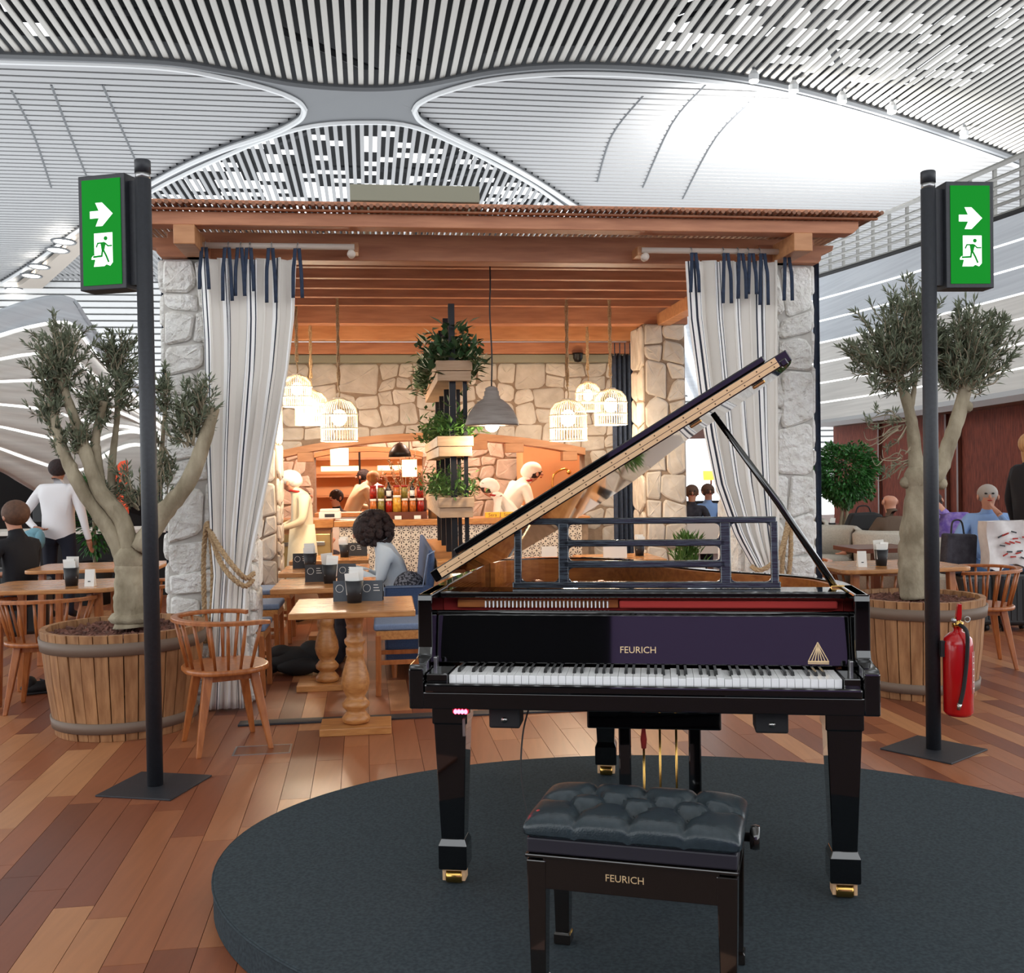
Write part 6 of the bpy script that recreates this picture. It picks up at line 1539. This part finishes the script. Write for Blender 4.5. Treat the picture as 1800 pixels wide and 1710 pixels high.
person('seated man in blue shirt far inside beyond the stone arch', Q(0.40, 5.3), QA - math.pi / 2, SIT, None, 'shirt_blue', 'trousers_navy', hair='hair_brown', grp='people far inside the kitchen', fingers=False)
person('pale shirted person bending far inside the second arch', Q(0.86, 7.9), QA - 1.2, STAND, bend, 'chef_cream', 'trousers_navy', hair='hair_blond', grp='people far inside the kitchen', scale=.95, fingers=False)
person('white shirted waiter standing far inside the second arch', Q(1.40, 8.6), QA + 1.2, STAND, bend, 'shirt_white', 'trousers_navy', hair='hair_dark', grp='people far inside the kitchen', scale=.97, fingers=False)
person('dark clothed guest seated farthest inside on the pier side', Q(0.72, 7.2), QA + 2.5, SIT, None, 'coat_black', 'trousers_navy', hair='hair_dark', grp='people far inside the kitchen', scale=.95, fingers=False)
person('dark haired guest seated farthest inside near the jars', Q(1.40, 7.2), QA + 2.9, SIT, None, 'coat_black', 'trousers_navy', hair='hair_dark', grp='people far inside the kitchen', scale=.95, fingers=False)

lm = person('man in white shirt and dark trousers standing with his back turned', (-4.70, 10.6, 0), 0.0, STAND,
    dict(eL=(-.34, -.06, 1.14), wL=(-.19, -.17, 1.00), hL=(-.11, -.19, .99), eR=(.27, -.03, 1.12), wR=(.31, .0, .88), hR=(.32, .03, .79), jaw=(0, .035, 1.56), skull=(0, .03, 1.63), crown=(0, .02, 1.675)), 'shirt_white', 'trousers_navy', skin='skin_tan', hair='hair_dark', scale=0.965, width=1.22)
tag(MB().ball(W(55, 945, 10.35), (.11, .10, .08), 12, 8).ball(W(44, 952, 10.33), (.06, .07, .09), 10, 8).ball(W(62, 968, 10.35), (.05, .05, .14), 10, 8).ball(W(70, 948, 10.32), (.05, .06, .10), 10, 8).ball(W(54, 962, 10.3), (.04, .04, .13), 8, 8).ball(W(62, 936, 10.33), (.08, .06, .05), 8, 6).build('folded_jacket', 'teal_cloth', None, True), 'teal jacket bundled under the arm of the man in white shirt', 'jacket')
person('seated woman with brown hair and dark coat at the picture edge', (-4.10, 8.45, -0.05), math.radians(70), SIT, None, 'coat_black', 'trousers_navy', hair='hair_brown', hs=1.1, face=(0, .8, -.5))
rm = person('seated man in light blue shirt resting his chin on his hand', (4.62, 9.95, -0.06), math.radians(165), SIT,
    dict(eL=(-.30, .16, .74), wL=(-.09, .19, 1.02), hL=(-.04, .16, 1.09), eR=(.33, .10, .70), wR=(.34, .36, .60), hR=(.34, .44, .58)), 'shirt_blue', 'jeans', hair='hair_grey', hs=0.97, width=1.2)
person('bald man seen from behind in a brown vest', (4.15, 11.2, -0.14), math.radians(18), SIT,
    dict(eL=(-.30, .06, .74), wL=(-.36, .28, .66), hL=(-.38, .36, .64)), 'vest_brown', 'trousers_navy', hair=None, width=1.25)
person('sleeping woman in purple top leaning her head on her hand', (5.0, 11.7, -0.12), math.radians(150), SIT,
    dict(nb=(.05, -.02, 1.0), neck=(.09, -.01, 1.06), jaw=(.14, .02, 1.11), skull=(.17, .01, 1.175), crown=(.19, .0, 1.22), eR=(.34, .05, .80), wR=(.27, .02, 1.04), hR=(.25, .02, 1.12)), 'purple_cloth', 'trousers_navy', hair='hair_dark', width=1.2)
person('standing blonde woman in a black coat at the picture edge', (4.70, 9.25, 0), math.radians(-75), STAND, dict(eR=(.27, .05, 1.12), wR=(.24, .22, 1.0), hR=(.22, .30, .98)), 'coat_black', 'jeans', hair='hair_blond', hs=1.06, long=.12, width=1.2)
for k, (px, m_, hr, lb_l) in enumerate(((1216, 'dark_cloth', 'hair_brown', 'distant diner in dotted dark blouse under the yellow lamp'), (1244, 'shirt_blue', 'hair_brown', 'distant diner in pale blue shirt under the yellow lamp'), (1272, 'coat_black', 'hair_grey', 'distant grey haired diner in black beside the curtain'))):
    Yk = 15.0 + .75 * k; p = W(px, 866, Yk); person(lb_l, (p.x, Yk, -0.1), math.radians(175 + 12 * k), SIT, None, m_, 'trousers_navy', hair=hr, hs=1.05, grp='distant diners past the curtain', fingers=False)

# ---------------------------------------------------------------- bar jars and kitchen things
js = thing('jar_stand', 'stepped dark wooden stand for preserve jars on the bar', 'stand', Q(1.20, 3.98, 0.99), QA)
MB().box(0, 0.60, 0.0, 0.12, 0.0, 0.075).build('step', 'dark_wood', js); MB().box(0, 0.60, 0.121, 0.24, 0.0, 0.215).build('step', 'dark_wood', js)
fill = ['jar_red', 'jar_green', 'jar_red', 'jar_orange', 'jar_green', 'jar_red', 'jar_red', 'jar_orange', 'jar_green', 'jar_red', 'jar_yellow', 'jar_orange', 'jar_orange', 'jar_red']
ords = ['first', 'second', 'third', 'fourth', 'fifth', 'sixth', 'seventh']; cname = dict(jar_red='red', jar_green='olive green', jar_orange='orange', jar_yellow='large yellow')
for k in range(14):
    row, i = k // 7, k % 7
    if row == 0 and i in (2, 5):
        t = thing('bottle', '%s bottle with white label on the upper step of the jar stand' % ('dark' if i == 2 else 'second dark'), 'bottle', Q(1.245 + i * 0.082, 4.16, 1.206), QA, 'preserves on the bar')
        MB().lathe([(0, 0), (0.026, 0.0), (0.026, 0.11), (0.010, 0.14), (0.010, 0.17), (0, 0.17)], 14).build('body', 'bottle_dark', t, True); MB().lathe([(0.0268, 0.02), (0.0268, 0.08)], 14).build('label', 'paper', t, True); continue
    r = 0.036 if not (row == 1 and i == 3) else 0.044; h = 0.115 if r < .04 else 0.15
    t = thing('preserve_jar', '%s preserve jar, %s along the %s step of the jar stand' % (cname[fill[k]], ords[i], ('upper', 'lower')[row]), 'jar', Q(1.245 + i * 0.082, (4.16, 4.04)[row], (1.206, 1.066)[row]), QA, 'preserves on the bar')
    MB().lathe([(0, 0), (r, 0.0), (r, h * .85), (r * .85, h * .92), (r * .85, h)], 16).build('body', fill[k], t, True)
    MB().lathe([(r * .93, h), (r * .93, h + 0.022), (0, h + 0.022)], 16).build('lid', 'lid_white' if row else 'jar_red', t, True)
for k in range(3):
    tag(MB().box(-.035, .035, -.002, .002, 0, .035, Matrix.Translation(Q(1.30 + .2 * k, 3.955, 0.992)) @ Rz(QA)).build('price_card', 'paper'), 'white price card %s below the jar stand' % ('nearest the till', 'in the middle', 'nearest the steel pot')[k], 'card', 'price cards on the bar')
pt = thing('stock_pot', 'brushed metal pot with domed lid on the bar beside the jars', 'pot', Q(1.90, 4.03, 0.99), QA)
MB().lathe([(0, 0), (.085, 0), (.085, .10), (.088, .102)], 24).build('body', 'pot_metal', pt, True); MB().lathe([(.088, .103), (.07, .12), (.02, .13), (0, .131)], 24).build('lid', 'steel', pt, True)
for k in range(2):
    t = thing('yellow_box', 'yellow product box on the bar, %s the chefs' % ('first beneath', 'second beneath')[k], 'box', Q(2.48 + .16 * k, 3.95, 0.99), QA, 'yellow boxes on the bar')
    MB().box(-.075, .075, -.04, .04, 0, .055).build('carton', 'yellow_box', t, bevel=.003); text('lettering', 'Sera', 0.05, 'dark_wood', t, (0, -.0405, .012), (math.pi / 2, 0, 0), .0004)
till = thing('till', 'cream cash till and printer on the service counter', 'till', Q(0.80, 3.98, 1.01), QA)
MB().box(-.11, .11, 0.0, .2, 0, .07).build('body', 'paper', till, bevel=.006); MB().box(-.10, .10, .02, .16, .071, .10).build('top_cover', 'lid_white', till, bevel=.006)
MB().box(-.05, .05, -.002, .0, .015, .05).build('display', 'card_dark', till)
fa = thing('tap', 'curved golden kitchen tap in front of the oven wall', 'tap', Q(3.36, 5.4, 0.95), QA)
MB().tube(spline([(0, 0, 0), (0, 0, .40), (.05, 0, .50), (.16, 0, .54), (.2, 0, .5)], 6), .012, 8).build('spout', 'brass', fa, True); MB().ball((.2, 0, .5), .03, 10, 8).build('head', 'brass', fa, True)
kc = thing('kitchen_worktop', 'inner wooden worktop with pale front in the kitchen', 'counter', Q(0.55, 5.85), QA)
MB().box(0, 1.4, 0, .35, 0.0, .95).build('body', 'lid_white', kc); MB().box(-.03, 1.43, -.03, .36, .95, 1.0).build('worktop', 'oak', kc, bevel=.004)
for k, (px, py, w_) in enumerate(((597, 818, 32), (720, 838, 26))):
    b = W(px, py, 12.0); t = thing('drum_lamp', '%s glowing drum lamp inside the kitchen arch' % ('larger', 'smaller')[k], 'lamp', b, 0, 'glowing drum lamps in the kitchen'); R_ = w_ / 1800 * 6
    MB().lathe([(R_, 0), (R_, .2)], 20).build('shade', 'shade_glow', t, True); MB().tube([(0, 0, .2), (0, 0, 2.62 - b.z)], .006, 5).build('cord', 'black_metal', t)
    MB().lathe([(0, .2), (R_, .2)], 20).build('top', 'shade_glow', t)
b = W(703, 803, 11.6); t = thing('dome_lamp', 'dark dome lamp with white rim inside the kitchen arch', 'lamp', b)
MB().lathe([(.13, 0), (.12, .06), (.07, .13), (.02, .16), (0, .16)], 20).build('shade', 'black_metal', t, True); MB().lathe([(0, .01), (.12, .008)], 20).build('diffuser', 'shade_glow', t); MB().tube([(0, 0, .16), (0, 0, 2.62 - b.z)], .006, 5).build('cord', 'black_metal', t)
vs_ = thing('flower_vase', 'vase of pink blossom branches behind the jars', 'vase', Q(1.62, 5.95, 1.0), QA)
MB().lathe([(0, 0), (.05, 0), (.06, .1), (.03, .2), (.04, .24)], 14).build('vase', 'lid_white', vs_, True)
mb = MB(); lf = MB()
for k in range(14):
    e = Vector((rg.gauss(0, .16), rg.gauss(0, .1), .42 + rg.random() * .35)); mb.tube([(0, 0, .2), e * .6, e], .004, 4)
    for q in range(16): leaf(lf, e * rg.uniform(.6, 1.05), Vector((rg.uniform(-1, 1), rg.uniform(-1, 1), rg.uniform(-.5, 1))), Vector((0, 0, 1)), .05, .03)
tag(mb.build('stems', 'bark', vs_), kind='stuff'); mat('blossom', (226, 160, 150), .7, col2=(92, 122, 70), scale=30); tag(lf.build('foliage', 'blossom', vs_), kind='stuff')

# things under and around the tables
def lump(name, label, cat, pts, m, grp=None):
    mb = MB()
    for (c, r) in pts: mb.ball(c, r, 14, 9)
    return tag(mb.build(name, m, None, True), label, cat, grp)
b1 = Q(0.68, 0.98)
lump('backpack', 'black backpack on the floor under the bar tables', 'bag', [(b1 + Vector((0, 0, .10)), (.2, .13, .10)), (b1 + Vector((.13, .02, .14)), (.10, .09, .10)), (b1 + Vector((-.2, -.02, .06)), (.12, .1, .06)), (b1 + Vector((.05, -.08, .07)), (.16, .07, .07)), (b1 + Vector((-.08, -.04, .16)), (.09, .06, .06)), (b1 + Vector((.22, -.03, .06)), (.1, .07, .06))], 'black_matte')
def shoe(label, p, rz):
    t = thing('shoe', label, 'shoe', p, rz, 'black shoes by the armchair')
    MB().ball((0, 0, .045), (.045, .13, .042), 12, 8).ball((0, -.07, .075), (.04, .05, .05), 10, 8).build('upper', 'black_matte', t, True); MB().box(-.045, .045, -.12, .13, 0, .018).build('sole', 'rubber', t, bevel=.008)
    MB().tube([(-.03, .0, .09), (.03, .02, .088)], .006, 5).build('laces', 'dark_cloth', t)
shoe('black shoe on the floor between armchair and barrel', (-2.98, 6.25, 0) if False else (G(72, 1218)), math.radians(-60))
# ---------------------------------------------------------------- left background
dk = thing('kiosk_counter', 'dark kiosk counter with white top behind the white shirted man', 'counter', (-5.2, 12.6, 0), math.radians(8))
MB().box(-2.2, 1.3, 0, .7, 0, .78).build('body', 'dark_void', dk); MB().box(-2.25, 1.35, -.05, .75, .78, .83).build('worktop', 'lid_white', dk, bevel=.005)
for k, x in enumerate((-1.5, -.55, .9)):
    t = thing('monitor', 'black monitor on the kiosk counter, %s' % ('farthest from the olive tree', 'above the seated woman', 'nearest the olive tree')[k], 'monitor', (-5.2 + x, 12.9 + x * .14, .83), math.radians(8), 'monitors on the kiosk')
    MB().box(-.24, .24, -.02, .02, .1, .42).build('screen', 'case_black', t, bevel=.006); MB().box(-.03, .03, -.02, .03, 0.01, .12).build('stand', 'case_black', t); MB().box(-.1, .1, -.07, .07, 0, .012).build('base', 'case_black', t)
osn = thing('orange_sign', 'orange rounded sign panel between the olive branches', 'sign', W(212, 898, 14.5))
MB().prism([(-.13, 0), (.11, -.05), (.11, .72), (.02, .70), (-.08, .58), (-.14, .3)], -.03, .03, lambda a, b, c: (a, c, b)).build('panel', 'orange_sign', osn, bevel=.01)
MB().box(-.02, .02, .03, .07, -W(212, 898, 14.5).z, .3).build('post', 'dark_void', osn)
gp = thing('potted_shrub', 'small green shrub in dark pot behind the olive tree', 'plant', (W(165, 900, 11.9).x, 11.9, 0))
MB().lathe([(0, 0), (.16, 0), (.2, .5), (.17, .5), (.16, .45), (0, .45)], 18).build('pot', 'black_matte', gp, True); mb = MB()
for k in range(900):
    q = Vector((rg.gauss(0, 1), rg.gauss(0, 1), rg.gauss(0, 1))).normalized() * rg.random() ** .4; leaf(mb, Vector((q.x * .22, q.y * .22, 1.05 + q.z * .5)), q + Vector((0, 0, .2)), Vector((0, 0, 1)), .09, .035)
tag(mb.build('foliage', 'ficus_leaf', gp), kind='stuff'); MB().tube([(0, 0, .4), (0, 0, 1.0)], .02, 6).build('stem', 'bark', gp)
def suitcase(label, loc, rz, w=.36, d=.24, h=.56, m='case_black', grp='dark suitcases'):
    t = thing('suitcase', label, 'suitcase', loc, rz, grp)
    MB().box(-w / 2, w / 2, -d / 2, d / 2, .05, h).build('shell', m, t, bevel=.035, seg=3)
    for k in range(5): MB().box(-w / 2 + .05 + k * (w - .1) / 4 - .008, -w / 2 + .05 + k * (w - .1) / 4 + .008, -d / 2 - .006, -d / 2 + .01, .1, h - .06).build('rib', m, t, bevel=.004)
    for sx in (-1, 1):
        MB().tube([(sx * .07, d / 2 - .04, h - .02), (sx * .07, d / 2 - .04, h + .26)], .008, 6).build('handle_rod', 'steel_band', t)
        for sy in (-1, 1): MB().lathe([(0, -.015), (.03, -.015), (.03, .015), (0, .015)], 12, (sx * (w / 2 - .05), sy * (d / 2 - .05), .03), Matrix.Rotation(math.pi / 2, 4, 'Y')).build('wheel', 'rubber', t, True)
    MB().box(-.085, .085, d / 2 - .055, d / 2 - .025, h + .25, h + .28).build('grip', 'rubber', t, bevel=.006)
    return t
suitcase('black suitcase standing beside the seated woman at the picture edge', (-4.45, 9.4, 0), .2)
suitcase('black suitcase at the feet of the man in white shirt', (-4.95, 10.0, 0), -.2, .34, .22, .6)
# ---------------------------------------------------------------- lounge on the right
suitcase('dark ribbed suitcase with raised handle before the man in blue shirt', (4.05, 9.05, 0), .15, .30, .22, .50)
suitcase('black suitcase nearest the blonde woman', (4.40, 9.02, 0), -.1, .30, .24, .52)
bg = thing('shopping_bag', 'white plastic shopping bag with red print on the suitcases', 'bag', (4.30, 8.90, .57), .1)
mb = MB(); rows = []
for j in range(7):
    rows.append([(-.20 + .40 * i / 8 + .03 * (j / 6) * (-1 if i < 4 else 1) * 0.3, -.05 - .02 * math.sin(i * 1.3 + j), .40 * j / 6 - .03 * math.sin(i) * (j == 0)) for i in range(9)])
mb.grid(rows); mb.grid([[(x, y + .14, z) for x, y, z in r] for r in rows]); mb.grid([[rows[j][0] for j in range(7)], [Vector(rows[j][0]) + Vector((0, .14, 0)) for j in range(7)]]); mb.grid([[rows[j][8] for j in range(7)], [Vector(rows[j][8]) + Vector((0, .14, 0)) for j in range(7)]])
mb.build('body', 'bag_white', bg, True)
for k in range(16):
    x, z = rg.uniform(-.12, .16), rg.uniform(.08, .32); a = rg.uniform(-.5, .5)
    MB().box(-.025, .025, -.004, 0, -.006, .006, Matrix.Translation((x, -.075, z)) @ Matrix.Rotation(a, 4, 'Y')).build('print', 'felt_red' if k % 3 else 'card_dark', bg)
db = thing('tote_bag', 'dark tote bag leaning between the seated man and the white bag', 'bag', (3.93, 9.06, .503), .3)
MB().prism([(-.16, 0), (.17, 0), (.19, .34), (-.13, .36)], -.05, .05, lambda a, b, c: (a, c, b)).build('body', 'dark_cloth', db, bevel=.02); MB().tube(spline([(-.06, 0, .34), (-.04, 0, .46), (.05, 0, .46), (.08, 0, .34)], 5), .008, 6).build('handle', 'rubber', db)
def tub_chair(label, loc, rz):
    t = thing('lounge_chair', label, 'armchair', loc, rz, 'beige lounge chairs')
    def arc(r, z, a0=-35, a1=215, n=22): return [(r * math.cos(math.radians(a)), -r * math.sin(math.radians(a)) * .95, z) for a in [lerp(a0, a1, i / n) for i in range(n + 1)]]
    MB().grid([arc(.36, .1), arc(.40, .45), arc(.42, .72), arc(.37, .76), arc(.32, .70), arc(.30, .40)]).build('shell', 'armchair_beige', t, True, solid=.02)
    MB().lathe([(0, .10), (.31, .10), (.32, .36), (.30, .42), (0, .44)], 26).build('seat', 'armchair_beige', t, True)
    for k in range(7):
        a = math.radians(20 + 140 * k / 6); MB().tube([(.305 * math.cos(a), -.29 * math.sin(a), .44), (.325 * math.cos(a), -.31 * math.sin(a), .68)], .008, 5).build('channel', 'armchair_beige', t)
    for x, y in ((-.2, -.2), (.2, -.2), (-.2, .2), (.2, .2)): MB().tube([(x, y, 0), (x, y, .11)], .02, 8).build('foot', 'dark_wood', t)
tub_chair('beige lounge chair nearest the stone pillar, facing the lounge table', (3.65, 12.0, 0), math.radians(170))
tub_chair('beige lounge chair behind the nearest one, beside the ficus', (3.85, 13.9, 0), math.radians(170))
tub_chair('beige lounge chair holding the bald man', (4.15, 11.3, 0), math.radians(40))
tub_chair('beige lounge chair holding the sleeping woman', (5.0, 11.85, 0), math.radians(150))
ss = thing('curved_sofa', 'cream curved sofa holding the man in blue shirt', 'sofa', (4.72, 10.2, 0), math.radians(170))
MB().box(-.58, .58, -.1, .55, .08, .42).build('seat', 'armchair_beige', ss, bevel=.05, seg=3); MB().box(-.68, .68, -.35, -.12, .08, .72).build('backrest', 'armchair_beige', ss, bevel=.06, seg=3)
for s in (-1, 1): MB().box(s * .62 - .06, s * .62 + .06, -.3, .5, .08, .58).build('armrest', 'armchair_beige', ss, bevel=.05, seg=3)
lt = thing('lounge_table', 'dark reddish wood lounge table before the bald man', 'table', (3.70, 10.45, 0), .1)
MB().box(-.32, .32, -.3, .3, .60, .645).build('tabletop', 'dark_wood', lt, bevel=.004); MB().beam((0, 0, .02), (0, 0, .6), .07, .07).build('column', 'dark_wood', lt); MB().box(-.2, .2, -.2, .2, 0, .02).build('base', 'dark_wood', lt)
hbg = thing('handbag', 'black handbag on the table behind the lounge chairs', 'bag', (4.36, 12.72, .665), .1)
MB().prism([(-.26, 0), (.26, 0), (.22, .20), (.12, .23), (-.16, .22)], -.08, .08, lambda a, b, c: (a, c, b)).build('body', 'black_matte', hbg, bevel=.03, seg=3)
MB().tube(spline([(-.1, 0, .21), (-.06, 0, .3), (.06, 0, .3), (.1, 0, .21)], 5), .009, 6).build('handle', 'black_matte', hbg, True)
lt = thing('lounge_table', 'dark wood table carrying the black handbag', 'table', (4.35, 12.75, 0), .1)
MB().box(-.5, .5, -.3, .3, .62, .665).build('tabletop', 'dark_wood', lt, bevel=.004); MB().beam((0, 0, .02), (0, 0, .62), .07, .07).build('column', 'dark_wood', lt); MB().box(-.2, .2, -.2, .2, 0, .02).build('base', 'dark_wood', lt)
bucket('white napkin bucket on the table behind the ficus', (3.98, 12.75, .665), 0, seed=11, s=.9); bucket('black napkin bucket between the sleeping woman and the man in blue', (5.3, 10.98, .665), 0, seed=12)
lt = thing('lounge_table', 'dark wood table between the sleeping woman and the man in blue', 'table', (5.3, 10.98, 0), .1)
MB().box(-.2, .2, -.2, .2, .62, .665).build('tabletop', 'dark_wood', lt, bevel=.004); MB().beam((0, 0, .02), (0, 0, .62), .07, .07).build('column', 'dark_wood', lt); MB().box(-.2, .2, -.2, .2, 0, .02).build('base', 'dark_wood', lt)
# diners far past the curtain
fw = thing('window_1', 'bright frosted window behind the distant diners', 'window', W(1232, 880, 19) * 1.0, 0.1, kind='structure')
mat('frosted', (236, 244, 246), .6, emit=(240, 250, 255), es=.9)
MB().box(-.75, .75, 0, .06, 0, 1.15).build('pane', 'frosted', fw); MB().box(-.9, .9, -.02, .1, 1.15, 1.6).build('header', 'dark_wood', fw); MB().box(.55, .8, -.04, .1, -1.0, 1.2).build('jamb', 'dark_void', fw)
MB().box(-.9, .9, -.02, .1, -1.0, 0).build('sill_wall', 'dark_void', fw)
tl = thing('floor_lamp', 'yellow shaded lamp above the distant diners', 'lamp', W(1250, 858, 17.6), 0)
MB().lathe([(.13, .14), (.14, .30)], 20).build('shade', 'shade_yellow', tl, True); MB().tube([(0, 0, -W(1250, 858, 17.6).z), (0, 0, .2)], .015, 6).build('stem', 'dark_wood', tl)
dt = thing('dining_table', 'white clothed table of the distant diners', 'table', (W(1240, 880, 14.4).x, 14.4, 0), 0)
MB().box(-.6, .6, -.35, .35, .70, .74).build('tabletop', 'lid_white', dt, bevel=.004); MB().box(-.6, .6, -.36, -.35, .3, .72).build('cloth_front', 'lid_white', dt)
for s in (-1, 1): MB().beam((s * .45, 0, 0), (s * .45, 0, .7), .06, .06).build('leg', 'dark_wood', dt)
sd = thing('side_planter', 'green spiky plant in white pot by the inner pillar', 'plant', Q(4.05, 2.2), QA)
MB().lathe([(0, 0), (.13, 0), (.16, .6), (.14, .6), (.13, .55), (0, .55)], 18).build('pot', 'lid_white', sd, True); mb = MB()
for k in range(300): leaf(mb, Vector((rg.gauss(0, .05), rg.gauss(0, .05), .58 + rg.random() * .25)), Vector((rg.uniform(-1, 1), rg.uniform(-1, 1), rg.uniform(.2, 1.6))), Vector((0, 0, 1)), .12, .02)
tag(mb.build('foliage', 'fern_leaf', sd), kind='stuff')
